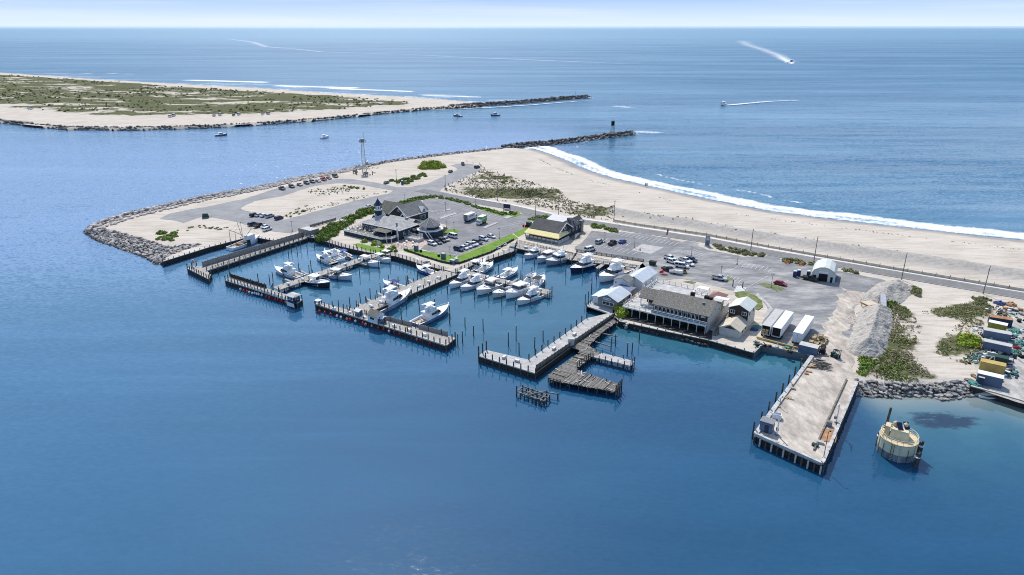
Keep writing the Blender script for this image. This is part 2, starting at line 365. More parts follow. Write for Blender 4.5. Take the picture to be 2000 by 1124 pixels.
def sandmat():
    m = bpy.data.materials.new('sand'); m.use_nodes = True; n = m.node_tree.nodes; l = m.node_tree.links
    b = n['Principled BSDF']; b.inputs['Roughness'].default_value = .95; b.inputs['Specular IOR Level'].default_value = .1
    g = n.new('ShaderNodeNewGeometry')
    def noise(s, det=6, st=None, r=.6):
        t = n.new('ShaderNodeTexNoise'); t.inputs['Scale'].default_value = s; t.inputs['Detail'].default_value = det; t.inputs['Roughness'].default_value = r
        if st:
            mp = n.new('ShaderNodeMapping'); mp.inputs['Scale'].default_value = st; mp.inputs['Rotation'].default_value = (0,0,-TH)
            l.new(g.outputs['Position'], mp.inputs[0]); l.new(mp.outputs[0], t.inputs['Vector'])
        else: l.new(g.outputs['Position'], t.inputs['Vector'])
        return t.outputs['Fac']
    def ramp(f, *st):
        r = n.new('ShaderNodeValToRGB'); e = r.color_ramp.elements
        while len(e) < len(st): e.new(.5)
        for k, (p, c) in zip(e, st): k.position = p; k.color = (*c, 1)
        l.new(f, r.inputs[0]); return r.outputs[0]
    def mix(f, a, c):
        x = n.new('ShaderNodeMix'); x.data_type = 'RGBA'; l.new(f, x.inputs[0]); l.new(a, x.inputs[6]); l.new(c, x.inputs[7]); return x.outputs[2]
    def math_(op, a, c, cl=False):
        x = n.new('ShaderNodeMath'); x.operation = op; x.use_clamp = cl
        for i, q in enumerate((a, c)):
            if isinstance(q, (int, float)): x.inputs[i].default_value = q
            else: l.new(q, x.inputs[i])
        return x.outputs[0]
    def attr(s):
        a = n.new('ShaderNodeAttribute'); a.attribute_name = s; return a.outputs['Fac']
    base = ramp(noise(.06, 8), (.3, (.47,.41,.335)), (.5, (.58,.515,.43)), (.7, (.66,.60,.515)))
    tracks = ramp(noise(.35, 5, (.25, 2.2, 1)), (.40, (.41,.36,.30)), (.5, (.58,.52,.44)), (.7, (.65,.595,.515)))
    col = mix(math_('MULTIPLY', noise(.03, 3), .95), base, tracks)
    grey = ramp(noise(.8, 6), (.35, (.30,.285,.265)), (.65, (.46,.44,.41)))
    col = mix(attr('grey'), col, grey)
    wet = ramp(noise(.1, 4), (.35, (.30,.27,.25)), (.65, (.36,.33,.31)))
    col = mix(attr('wet'), col, wet)
    veg = ramp(noise(.5, 8), (.3, (.05,.065,.025)), (.48, (.095,.105,.045)), (.6, (.145,.14,.065)), (.72, (.25,.215,.13)))
    v = math_('ADD', attr('veg'), math_('ADD', math_('MULTIPLY', math_('SUBTRACT', noise(.10, 8, None, .72), .5), 1.5), math_('MULTIPLY', math_('SUBTRACT', noise(.022, 5, (.45,1.7,1)), .5), 3.4)))
    mr = n.new('ShaderNodeMapRange'); mr.inputs[1].default_value = .38; mr.inputs[2].default_value = .60; l.new(v, mr.inputs[0])
    gate = math_('MULTIPLY', mr.outputs[0], math_('MULTIPLY', attr('veg'), 4, True))
    col = mix(gate, col, veg)
    l.new(col, b.inputs['Base Color'])
    bp = n.new('ShaderNodeBump'); bp.inputs['Distance'].default_value = .25; l.new(noise(.5, 7), bp.inputs['Height']); l.new(bp.outputs[0], b.inputs['Normal'])
    K['sand'] = m; return m
sandmat()

def land(name, outline, height, attrs, step, inner=None):
    "triangulated sheet inside an outline, denser where inner says so"
    P = np.array(outline); x0, y0 = P.min(0); x1, y1 = P.max(0)
    gx, gy = np.meshgrid(np.arange(x0, x1, step), np.arange(y0, y1, step)); gx = gx + (np.arange(gx.shape[0]) % 2)[:,None]*step*.5
    Q = np.column_stack([gx.ravel(), gy.ravel()]); Q = Q + (rng.random(Q.shape)-.5)*step*.3
    Q = Q[inside(Q, P)]; Q = Q[pdist(Q, P, True) > step*.45]
    edge = []
    for i in range(len(P)):
        a, b = P[i], P[(i+1) % len(P)]; k = max(1, int(np.hypot(*(b-a))/(step*1.6)))
        edge += [a+(b-a)*j/k for j in range(k)]
    edge = np.array(edge); n = len(edge)
    A = np.vstack([edge, Q])
    vs, es, fs, *_ = delaunay_2d_cdt([Vector(p) for p in A], [(i, (i+1) % n) for i in range(n)], [], 1, 1e-4)
    V = np.array([(v.x, v.y) for v in vs]); z = height(V)
    f = np.array(fs)
    a, b, c = V[f[:,0]], V[f[:,1]], V[f[:,2]]
    fl = ((b-a)[:,0]*(c-a)[:,1]-(b-a)[:,1]*(c-a)[:,0]) < 0; f[fl] = f[fl][:, ::-1]
    o = npmesh(name, np.column_stack([V, z]), f, K['sand'], True, {k: g(V) for k, g in attrs.items()})
    return kind(o, 'structure')
BL = np.array(xy(BEACH)); LANDP = np.array(xy(CHANNEL)+xy(BEACH[1:])+xy(SOUTH))
def vegmask(P, polys, soft):
    r = np.zeros(len(P))
    for q in polys:
        q = np.array(xy(q)); d = pdist(P, q, True); s = inside(P, q)
        r = np.maximum(r, np.where(s, .5+.5*np.minimum(d/soft, 1), 0))
    return r
def rockband(P, z, a, b, top):
    "ground dips under the rubble between an upper and a lower line"
    A = np.array(xy(a)); B = np.array(xy(b)); poly = np.vstack([A, B[::-1]])
    ins = inside(P, poly) | (pdist(P, B) < 1.6); da = pdist(P, A); db = pdist(P, B)
    return np.where(ins, np.minimum(z, (top+.9)*db/(da+db+1e-6)-.95), z)
TIPA, TIPB = GG([(206,450),(236,456),(285,470),(330,484),(372,478),(392,478)], 2), GG([(166,454),(188,469),(242,488),(282,502),(308,516),(322,512)], 0)
REV_IN = GG([(196,452),(206,444),(250,428),(306,414),(366,400),(446,383),(520,369),(580,353.5),(640,342.5),(700,331),(760,317.5),(860,304.5),(980,291)], 2)
REV_OUT = GG([(166,453),(179,438),(238,417.5),(298,404),(358,390.5),(440,374.5),(520,361),(580,346),(640,336),(700,325),(760,313.5),(860,301),(980,288.5)], 0)
EASTA, EASTB = GG([(1674,742),(1730,748),(1800,751),(1860,746),(1896,742)], 2.1), GG([(1672,772),(1730,777),(1800,773),(1850,782),(1896,772)], .1)
def pen_h(P):
    d = pdist(P, BL); ins = inside(P, LANDP)
    zb = np.where(ins, np.minimum(LZ, d*.07), -d*.06)
    near = d < 60
    z = np.where(near, zb, LZ)
    rd = pdist(P, np.array(xy(RIDGE))); z = z + np.where(ins, 2.6*np.exp(-(rd/4.2)**2)*(.7+.6*fbm(P, 14)), 0)
    dv = vegmask(P, [DUNEVEG]+EASTVEG, 8)
    z = z + dv*(fbm(P, 12)*1.6-.2)
    for a, b, t in ((TIPA, TIPB, 2), (REV_IN, REV_OUT, 2), (EASTA, EASTB, 2.1)): z = rockband(P, z, a, b, t)
    return z
def pen_wet(P):
    d = pdist(P, BL); ins = inside(P, LANDP)
    return np.where(ins, 1-sm(3, 7.5, d+fbm(P, 15)*4-2), 1)*(d < 40)
def pen_grey(P):
    rd = pdist(P, np.array(xy(RIDGE))); return .8*np.exp(-((rd)/6)**2)*sm(.25,.6,fbm(P,9)+.2)
land('sand_ground', LAND, pen_h, dict(veg=lambda P: np.maximum(.62*vegmask(P, [DUNEVEG], 6), .64*vegmask(P, EASTVEG, 7)), wet=pen_wet, grey=pen_grey), 3.2)
IB = np.array(xy(IBEACH)); IPOLY = np.array(xy(ICHAN)+xy(IBEACH))
def isl_h(P):
    d = pdist(P, IB); ins = inside(P, IPOLY)
    return np.where(ins, np.minimum(LZ, d*.06), -d*.05) + vegmask(P, [IVEG], 30)*(fbm(P, 40)*5-.8)*ins
land('barrier_island', ISLAND, isl_h, dict(veg=lambda P: .76*vegmask(P, [IVEG], 14), wet=lambda P: (1-sm(4,9,pdist(P, IB)))*.8, grey=lambda P: 0*P[:,0]), 8)

# ---------------------------------------------------------------- water, one sheet to the horizon
def watermat():
    m = bpy.data.materials.new('sea_water'); m.use_nodes = True; n = m.node_tree.nodes; l = m.node_tree.links
    b = n['Principled BSDF']; b.inputs['IOR'].default_value = 1.42; g = n.new('ShaderNodeNewGeometry'); pos = g.outputs['Position']
    sp = n.new('ShaderNodeSeparateXYZ'); l.new(pos, sp.inputs[0])
    def noise(s, det=4, st=(1,1,1), rot=0, r=.55):
        t = n.new('ShaderNodeTexNoise'); t.inputs['Scale'].default_value = s; t.inputs['Detail'].default_value = det; t.inputs['Roughness'].default_value = r
        mp = n.new('ShaderNodeMapping'); mp.inputs['Scale'].default_value = st; mp.inputs['Rotation'].default_value = (0,0,rot)
        l.new(pos, mp.inputs[0]); l.new(mp.outputs[0], t.inputs['Vector']); return t.outputs['Fac']
    def M(op, a, c=0, cl=False):
        x = n.new('ShaderNodeMath'); x.operation = op; x.use_clamp = cl
        for i, q in enumerate((a, c)):
            if isinstance(q, (int, float)): x.inputs[i].default_value = q
            else: l.new(q, x.inputs[i])
        return x.outputs[0]
    def mapr(f, a, c, d=0, e=1):
        r = n.new('ShaderNodeMapRange'); r.interpolation_type = 'SMOOTHSTEP'; l.new(f, r.inputs[0])
        for i, q in enumerate((a, c, d, e)): r.inputs[i+1].default_value = q
        return r.outputs[0]
    def mix(f, a, c):
        x = n.new('ShaderNodeMix'); x.data_type = 'RGBA'
        for i, q in ((0, f), (6, a), (7, c)):
            if isinstance(q, float): x.inputs[i].default_value = q
            elif isinstance(q, tuple): x.inputs[i].default_value = (*q, 1)
            else: l.new(q, x.inputs[i])
        return x.outputs[2]
    def attr(s):
        a = n.new('ShaderNodeAttribute'); a.attribute_name = s; return a.outputs['Fac']
    deep = mix(noise(.012, 3), (.017,.086,.180), (.024,.110,.210))
    deep = mix(mapr(noise(.014, 4, (.5,1.6,1), .3), .35, .7), mix(.40, deep, (.004,.04,.09)), deep)
    deep = mix(M('MULTIPLY', mapr(noise(.022, 5, (.18,2.2,1), .7), .54, .70), .5), deep, (.055,.165,.29))
    sea = mix(mapr(noise(.005, 4, (.25,1.8,1), .1), .35, .66), (.035,.130,.225), (.095,.225,.33))  # pale slick sheen painted into the open sea colour
    sea = mix(mapr(noise(.04, 4, (.16,2.0,1), .16), .40, .62), sea, mix(.5, sea, (.02,.09,.19)))  # wave shading of the swell lines put into the colour
    sea = mix(M('MULTIPLY', mapr(M('ADD', sp.outputs['Y'], M('MULTIPLY', noise(.0004, 3, (.3,1,1)), 3600)), 4200, 8200), .6), sea, (.17,.32,.42))  # sheen of the calm far band painted pale
    sea = mix(M('MULTIPLY', mapr(sp.outputs['Y'], 7000, 60000), .85), sea, (.46,.58,.66))  # horizon haze painted into the far water colour
    deep = mix(M('MULTIPLY', attr('chop'), M('ADD', .55, M('MULTIPLY', noise(.02, 5, (.4,1.5,1)), .5))), deep, (.25,.355,.60))  # inlet glitter and lavender sheen painted into the base colour
    deep = mix(mapr(sp.outputs['X'], 40, -160), deep, mix(.5, deep, (.075,.205,.34)))  # stronger sky reflection to the left, put into the colour
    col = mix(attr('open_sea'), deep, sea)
    col = mix(M('MULTIPLY', attr('shallow'), .85), col, mix(mapr(noise(.09, 5), .35, .65), (.040,.150,.195), (.055,.185,.225)))
    col = mix(attr('sandbed'), col, (.30,.31,.27))
    weed = M('MULTIPLY', mapr(M('ADD', M('MULTIPLY', noise(.28, 7, (.7,1.3,1), 0, .65), 1.3), M('MULTIPLY', attr('weed'), .5)), .86, 1.10), M('MULTIPLY', attr('weed'), 1.2, True))
    col = mix(weed, col, (.018,.042,.072))
    fn = noise(.30, 8, (1,1,1), 0, .68)
    foam = mapr(M('ADD', M('MULTIPLY', attr('foam'), .8), M('MULTIPLY', fn, .9)), .64, 1.04)
    foam = M('MULTIPLY', foam, M('MULTIPLY', attr('foam'), 5, True))
    col = mix(foam, col, (.80,.82,.84))
    l.new(col, b.inputs['Base Color'])
    slick = mapr(noise(.0042, 5, (.22, 1.5, 1), .12), .50, .62)
    far = mapr(sp.outputs['Y'], 360, 1300)
    rough = M('ADD', M('ADD', M('ADD', M('MULTIPLY', far, .22), M('MULTIPLY', attr('chop'), .10)), .05), M('MULTIPLY', foam, .4))
    l.new(rough, b.inputs['Roughness'])
    def vnoise_(s, det, st, rot, amp, r=.6):
        t = n.new('ShaderNodeTexNoise'); t.inputs['Scale'].default_value = s; t.inputs['Detail'].default_value = det; t.inputs['Roughness'].default_value = r
        mp = n.new('ShaderNodeMapping'); mp.inputs['Scale'].default_value = st; mp.inputs['Rotation'].default_value = (0,0,rot)
        l.new(pos, mp.inputs[0]); l.new(mp.outputs[0], t.inputs['Vector'])
        v = n.new('ShaderNodeVectorMath'); v.operation = 'SUBTRACT'; l.new(t.outputs['Color'], v.inputs[0]); v.inputs[1].default_value = (.5,.5,.5)
        x = n.new('ShaderNodeVectorMath'); x.operation = 'SCALE'; l.new(v.outputs[0], x.inputs[0])
        if isinstance(amp, (int, float)): x.inputs['Scale'].default_value = amp
        else: l.new(amp, x.inputs['Scale'])
        return x.outputs[0]
    def vadd(p, q):
        v = n.new('ShaderNodeVectorMath'); v.operation = 'ADD'
        for i, k in enumerate((p, q)):
            if isinstance(k, tuple): v.inputs[i].default_value = k
            else: l.new(k, v.inputs[i])
        return v.outputs[0]
    cal = M('SUBTRACT', 1.0, M('MULTIPLY', attr('calm'), .65)); amp = M('MULTIPLY', cal, M('SUBTRACT', 1.0, M('MULTIPLY', slick, .5)))
    chop = attr('chop'); opn_ = attr('open_sea')
    l.new(M('SUBTRACT', .5, M('MULTIPLY', opn_, .34)), b.inputs['Specular IOR Level'])
    s1 = vnoise_(.85, 4, (.7,1.5,1), .45, M('MULTIPLY', amp, M('ADD', .21, M('MULTIPLY', chop, 1.35))))
    s2 = vnoise_(.13, 4, (.5,1.7,1), .45, M('MULTIPLY', amp, M('ADD', .055, M('MULTIPLY', chop, .45))))
    s3 = vnoise_(.028, 4, (.22,1.9,1), .16, M('MULTIPLY', opn_, .42))
    tot = vadd(vadd(s1, s2), s3)
    k = n.new('ShaderNodeVectorMath'); k.operation = 'MULTIPLY'; l.new(tot, k.inputs[0]); k.inputs[1].default_value = (1,1,0)
    nn = n.new('ShaderNodeVectorMath'); nn.operation = 'NORMALIZE'; l.new(vadd(k.outputs[0], (0,0,1)), nn.inputs[0]); l.new(nn.outputs[0], b.inputs['Normal'])
    K['water'] = m; return m
watermat()
def graded(parts):
    out = [parts[0][0]]
    for a, b, s in parts: out += list(np.linspace(a, b, max(1, int(round((b-a)/s)))+1)[1:])
    return np.array(out)
def tail(a, end, s, k=1.35):
    out = []; x = a
    while x < end: x += s; s *= k; out.append(x)
    return out
wx = graded([(-1000,-520,12), (-520,-260,9), (-260,330,2.6), (330,520,8)])
wx = np.concatenate([-np.array(tail(1000, 150000, 18))[::-1], wx, tail(520, 150000, 14)])
wy = graded([(-60,85,12), (85,640,2.6), (640,1050,5), (1050,1400,8)]); wy = np.concatenate([[-3000,-800,-200], wy, tail(1400, 200000, 11)])
X, Y = np.meshgrid(wx, wy); WP = np.column_stack([X.ravel(), Y.ravel()])
nx, ny = len(wx), len(wy); ii = (np.arange(ny-1)[:,None]*nx + np.arange(nx-1)).ravel()
WF = np.column_stack([ii, ii+1, ii+nx+1, ii+nx])
near = (np.abs(WP[:,0]) < 1100) & (WP[:,1] > 60) & (WP[:,1] < 1450)
foam = np.zeros(len(WP)); shal = foam.copy(); bed = foam.copy(); weed = foam.copy(); calm = foam.copy(); opn = foam.copy()
NP = WP[near]; nf = np.zeros(len(NP)); inl = inside(NP, LANDP); ini = inside(NP, IPOLY)
d = pdist(NP, BL); u = fbm(NP, 26)
u9 = fbm(NP+500, 11)
a_ = .50*np.exp(-((d-2.5-2*u9)/2.4)**2) + (.42+.3*u9)*np.exp(-((d-6-11*u)/4.2)**2)*sm(.25,.5,u+.15) + .34*np.exp(-((d-9)/9)**2)*sm(.2,.55,fbm(NP+800,60)+.15)
w_ = sm(310,380,d*0+NP[:,0]*0+400)
nf = np.where(~inl & (NP[:,0] > 8), a_, 0)
crest = np.exp(-((d-24-16*u)/1.8)**2)*sm(.60,.68,fbm(NP+300,35))*.6
nf = np.maximum(nf, np.where(~inl & (NP[:,0] > 20), crest, 0))
di = pdist(NP, IB); u2 = fbm(NP*np.array([.5,1.4]), 46)
seaside = ~ini & (NP[:,1] > 560) & ((NP-np.array(IB[0]))@np.array([math.sin(-.2), math.cos(.2)]) > -80)
nf = np.maximum(nf, np.where(seaside, .6*np.exp(-(di/6)**2) + .42*sm(.42,.55,u2)*np.exp(-((di-40)/40)**2), 0))
for a, b, wd, s_ in (((0,134),(130,138),15,.9),((110,141),(172,144),9,.6),((215,144),(262,145.5),9,.6),((370,157),(515,161),12,.9),((545,168),(690,172),11,.9),((650,173),(800,179),9,.8),((830,186.5),(935,190),6,.75)):
    p, q = G(*a,0), G(*b,0); dj = pdist(NP, np.array([p.xy, q.xy])); nf = np.maximum(nf, s_*np.exp(-(dj/wd)**2)*(.7+.6*fbm(NP+900,22)))
JET1 = GG([(1020,287),(1070,283),(1140,274),(1190,267),(1232,263)], 0); JET2 = GG([(930,206),(1000,202),(1060,197),(1110,193),(1146,191)], 0)
for J, s_ in ((JET1, .55), (JET2, .85)):
    dj = pdist(NP, np.array(xy(J))); nf = np.maximum(nf, s_*np.exp(-((dj-6)/3.4)**2)*sm(.3,.55,fbm(NP+50,12)))
for (px, py, r) in ((1255,258,10),(1275,259,8),(1210,208,9),(1225,210,7)):
    c = G(px, py, 0); nf = np.maximum(nf, .55*np.exp(-((NP[:,0]-c.x)**2/(r*1.8)**2+(NP[:,1]-c.y)**2/r**2)))
foam[near] = nf
dl = pdist(NP, LANDP, True); dc = pdist(NP, np.array(xy(COVE)))
covein = sm(84, 94, NP[:,0]-(NP[:,1]-130)*.1)
bd = np.exp(-(dc/7.5)**1.5)*covein*.9
BCL = np.array(xy(GG([(1208,632),(1300,652),(1383,670),(1470,694),(1580,700)],0)))
db = pdist(NP, BCL)
shal[near] = np.maximum(np.maximum(covein*np.exp(-(dc/30)**2), .9*np.exp(-(db/13)**2)), .5*np.exp(-(d/22)**2)*(NP[:,0] > 10))
HARB = np.array(xy(GG([(300,520),(430,560),(600,600),(860,690),(1050,750),(1230,690),(1480,700),(1470,640),(1180,560),(1000,470),(600,455)],0)))
hb = sm(-8, 14, np.where(inside(NP, HARB), 1, -1)*pdist(NP, HARB, True))
shal[near] = np.maximum(shal[near], .42*hb)
bed[near] = bd
wc = G(1842, 822, 0); q = NP-np.array([wc.x, wc.y]); weed[near] = np.minimum(1, 1.6*np.exp(-((q[:,0]/8.5)**2+(q[:,1]/4.0)**2)))
calm[near] = np.maximum(.85*hb, covein*np.exp(-(dc/40)**2))
opn[:] = np.maximum(sm(470, 800, WP[:,1]+np.maximum(WP[:,0], 0)*.9), sm(20, 70, WP[:,0])*sm(260, 330, WP[:,1]+WP[:,0]*.3))
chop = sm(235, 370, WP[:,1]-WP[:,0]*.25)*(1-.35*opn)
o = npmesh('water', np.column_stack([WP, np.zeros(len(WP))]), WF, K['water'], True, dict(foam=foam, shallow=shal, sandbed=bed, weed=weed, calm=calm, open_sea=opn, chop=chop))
kind(o, 'structure')

# ---------------------------------------------------------------- paved ground
def ragged(P, amp, step=2.2):
    "worn, drifted edge instead of a ruled one"
    out = []
    for i in range(len(P)):
        a = np.array(P[i]); b = np.array(P[(i+1) % len(P)]); L = np.hypot(*(b-a)); k = max(1, int(L/step)); n_ = np.array([-(b-a)[1], (b-a)[0]])/max(L, 1e-6)
        for j in range(k):
            q = a+(b-a)*j/k; w = (fbm(q[None]+400, 7)[0]-.5)*2*amp*(0 if j == 0 else 1)
            out.append(tuple(q+n_*w))
    return out
def sheet(name, pts, z, m, k='structure', wz=LZ, rough=0):
    P_ = xy(GG(pts, wz))
    if rough: P_ = ragged(P_, rough)
    mb = MB(); mb.prism(P_, z, z, 0); o = mb.build(name, K[m]); return kind(o, k)
def strip(name, pts, w, z, m, k='structure', mb=None):
    "ribbon of width w along pixel points; returned as polygon sheet"
    own = mb is None; mb = mb or MB(); P = GG(pts) if not isinstance(pts[0], Vector) else pts
    L = []; Rr = []
    for i, p in enumerate(P):
        t = P[min(i+1,len(P)-1)]-P[max(i-1,0)]; t.z = 0; t.normalize(); nn = Vector((-t.y, t.x, 0))*w/2
        L.append(p+nn); Rr.append(p-nn)
    vs = [(a.x,a.y,z) for a in L+Rr]; k_ = len(P)
    mb.add(vs, [(k_+i, k_+i+1, i+1, i) for i in range(k_-1)])
    if own: return kind(mb.build(name, K[m]), k)
A1 = LZ+.03
sheet('car_park', [(312,428),(330,418),(424,400),(480,388),(540,368),(600,358),(660,350),(690,350.5),(740,358),(775,366),(800,366.5),(830,360),(872,343),(886,336),(893,332),(888,327),(880,324),(890,320.5),(906,319.5),(930,323),(941,330),(938,334),(900,353),(868,366),(858,374),(900,384),(960,394),(1000,401),(1040,412),(1010,412),(930,400),(860,387),(845,384),(752,401),(708,409),(656,431),(608,445),(568,456),(530,452),(484,440),(470,436),(412,425),(395,424),(358,436),(340,431)], A1, 'asphalt', rough=1.1)
sheet('sand_lot', [(470,408),(496,394),(552,384),(600,368),(625,362),(660,358.5),(700,361),(740,368),(768,373),(760,378),(690,393),(660,402),(564,428),(554,430),(548,424),(516,418.5),(490,416)], A1+.03, 'sand', rough=1.3)
sheet('restaurant_car_park', [(826,391),(846,387.5),(862,389),(900,396),(920,404),(944,413),(988,424),(1000,427),(1020,417),(1046,419),(1042,428),(1024,438),(1033,443),(998,458),(944,480),(893,501),(858,496),(838,491),(822,486),(834,476),(850,460),(862,454),(874,440),(830,430)], A1+.02, 'newasphalt')
sheet('harbour_car_park', [(1156,451),(1195,456),(1215,453),(1260,458),(1302,466),(1332,473),(1345,470),(1366,475),(1362,480),(1380,488),(1450,502),(1494,502),(1504,494),(1526,502),(1524,510),(1592,521),(1640,530),(1690,540),(1730,548),(1690,572),(1668,606),(1665,640),(1668,690),(1650,722),(1590,700),(1560,690),(1500,668),(1486,640),(1500,612),(1490,590),(1470,577),(1440,572),(1400,560),(1330,545),(1290,548),(1262,528),(1254,512),(1190,500),(1122,489),(1128,480),(1150,462)], A1, 'lotasphalt', rough=1.2)
sheet('dark_asphalt_patch', [(1156,451),(1195,456),(1262,459),(1330,473),(1300,500),(1262,513),(1190,500),(1126,488),(1140,470)], A1+.02, 'newasphalt', rough=.4)
sheet('concrete_pad', [(1234,489),(1254,477),(1296,484),(1271,497)], A1+.05, 'concrete')
sheet('dirt_yard', [(1640,560),(1690,572),(1664,610),(1660,640),(1668,700),(1672,745),(1640,735),(1586,699),(1605,664),(1612,630),(1630,590)], A1+.02, 'dirt', rough=5.5)
sheet('gravel_yard', [(1955,606),(2120,600),(2300,700),(2350,850),(2000,790),(1898,757),(1905,720),(1925,640)], A1, 'graveldirt', rough=2.5)
ROAD = [(820,372),(900,388),(960,399),(1000,406.5),(1091,427.5),(1160,437),(1240,449.8),(1380,470.5),(1500,494),(1640,518),(1800,545.5),(2000,579.5),(2200,615)]
strip('road', ROAD, 7.4, A1+.07, 'roadasphalt')
mbl = MB()
for s in (-.12, .12):
    P = GG(ROAD[2:]); strip('', [p+Vector((math.sin(-TH), math.cos(TH), 0))*s*1.6 for p in P], .12, A1+.10, '', mb=mbl)
kind(mbl.build('road_centre_line', K['yellowline']), 'structure')
mbl = MB()
for s in (-3.2, 3.2): strip('', [p+Vector((-math.sin(TH), math.cos(TH), 0))*s for p in GG(ROAD[3:])], .13, A1+.10, '', mb=mbl)
kind(mbl.build('road_edge_line', K['line']), 'structure')
mb = MB(); P = [p+Vector((-math.sin(TH), math.cos(TH), 0))*5.0 for p in GG(ROAD[1:])]
for i in range(len(P)-1):
    t = (P[i+1]-P[i]).normalized(); nn = Vector((-t.y, t.x, 0))*1.1
    mb.hexa([P[i]-nn-Vector((0,0,.1)), P[i+1]-nn-Vector((0,0,.1)), P[i+1]+nn-Vector((0,0,.1)), P[i]+nn-Vector((0,0,.1))], [P[i]-nn+Vector((0,0,.16)), P[i+1]-nn+Vector((0,0,.16)), P[i+1]+nn+Vector((0,0,.16)), P[i]+nn+Vector((0,0,.16))])
kind(mb.build('pavement', K['pavement']), 'structure')
# painted bays
def bays(mb, a, b, n, L, ang=90, both=False):
    a = G(*a); b = G(*b); t = (b-a).normalized(); r = math.radians(ang)
    d = Vector((t.x*math.cos(r)-t.y*math.sin(r), t.x*math.sin(r)+t.y*math.cos(r), 0))
    for i in range(n+1):
        p = a+(b-a)*i/n; q = p+d*L; z = A1+.06
        w = t*.10; mb.add([(p-w).xy[:]+(z,), (p+w).xy[:]+(z,), (q+w).xy[:]+(z,), (q-w).xy[:]+(z,)], [(0,1,2,3) if (d.x*t.y-d.y*t.x) < 0 else (3,2,1,0)])
mbl = MB()
bays(mbl, (862,390), (920,404), 9, 6, -90); bays(mbl, (922,406), (986,424), 9, 6, -70)
bays(mbl, (838,394), (846,389), 3, 6, -90); bays(mbl, (842,408), (898,420), 4, 6, -90)
bays(mbl, (868,428), (900,415), 6, 6, 90); bays(mbl, (868,428), (900,415), 6, 6, -90)
bays(mbl, (1217,454.5), (1326,474), 13, 6, -90); bays(mbl, (1168,472), (1222,481), 6, 6, 90); bays(mbl, (1168,484), (1235,498), 7, 6, 90)
bays(mbl, (1330,492), (1352,487), 3, 6, -90); bays(mbl, (1346,489), (1378,497), 5, 6, -90)
bays(mbl, (895,500), (975,466), 11, 6, 90); bays(mbl, (1000,448), (1026,436), 4, 6, 80)
bays(mbl, (612,442), (752,398), 26, 6, 90); bays(mbl, (548,371), (662,351), 16, 6, -90)
bays(mbl, (1395,544), (1440,554), 6, 6, 90); bays(mbl, (1440,520), (1500,532), 7, 6, 90)
for a, b in (((1390,548),(1440,522)), ((1436,575),(1500,540)), ((1500,568),(1540,548))): strip('', [a, b], .2, A1+.06, '', mb=mbl)
kind(mbl.build('parking_lines', K['line']), 'structure')
mbl = MB()
for i in range(9): bays(mbl, (1128+i*3.2, 471-i*2.45), (1136+i*3.2, 472.5-i*2.45), 1, 1.2, 60)
for i in range(7):
    a = G(1432+i*3.2, 566-i*.6); strip('', [G(1434+i*2.6, 572-i*.3+.6*i), G(1441+i*2.6, 559+.6*i)], .5, A1+.07, '', mb=mbl)
kind(mbl.build('crosswalk_marking', K['line']), 'structure')
# kerb islands, lawns and planted strips of the car parks
def kerb_island(name, label, pts, m, hh=.14, cat='planter', km='concrete'):
    P = [(p.x, p.y) for p in GG(pts)]; c = np.mean(P, 0)
    t = E(name, label, cat, (c[0], c[1], A1))
    Q = [(p[0]-c[0], p[1]-c[1]) for p in P]
    MB().prism(Q, -.1, hh, 0).build('kerb', K[km], t)
    MB().prism([(a*.93, b*.93) for a, b in Q], hh, hh+.05, 0).build('planting_bed', K[m], t); return t
def lawn(name, label, pts, m='lawn', z=.10):
    o = MB().prism(xy(GG(pts)), LZ-.05, LZ+z, 0).build(name, K[m]); kind(o, 'stuff', label); return o
lawn('lawn', 'bright mown lawn strip between parked cars and boardwalk', [(893,502),(945,481),(999,458),(1005,460),(1012,466),(985,479),(950,497),(916,510),(892,516)])
lawn('lawn', 'bright green lawn triangle west of the yellow awning restaurant', [(1003,456),(1031,444),(1036,447),(1026,456),(1012,463)])
lawn('lawn', 'bright lawn below the turreted restaurant car park', [(792,486),(836,492),(890,501),(890,516),(862,511),(826,501),(790,492)])
lawn('lawn', 'narrow lawn in front of the dark restaurant terrace', [(690,478),(700,476),(765,490),(752,497),(712,489)])
lawn('rough_grass', 'grassy verge with low weeds beside the round car park corner', [(1436,572),(1452,570),(1478,580),(1488,590),(1490,600),(1480,607),(1452,590),(1436,578)], 'rough_grass', .25)
for lb, pts in (('long grassy traffic island with a grey pickup parked beside it', [(1381,540),(1398,539),(1425,543),(1436,547),(1424,550),(1400,546)]),
    ('grassy traffic island beside the red saloon car', [(1478,555),(1490,553),(1530,563),(1536,566),(1520,569),(1495,562)]),
    ('thin grassy traffic island behind the white stair structure', [(1334,551),(1350,550),(1360,553),(1352,555)])):
    kerb_island('traffic_island', lb, pts, 'rough_grass', .12, 'traffic island')
for lb, pts in (('pale concrete parking island with two small dark bushes', [(856,427),(890,416),(894,417.5),(862,428.5)]), ('short pale parking island carrying one lamp post', [(866,412),(879,408.5),(882,410),(868,413.5)]),
    ('narrow pale parking island beside the green box truck', [(942,445),(970,434.5),(974,436),(948,447)]), ('white striped kerb island below the dark pylon sign', [(982,426),(992,421.5),(1002,424),(990,428.5)])):
    kerb_island('parking_island', lb, pts, 'concrete', .14, 'traffic island')
sheet('walkway', [(1480,573),(1500,592),(1510,604),(1496,622),(1490,618),(1502,603),(1494,592),(1474,578)], A1+.06, 'concrete')
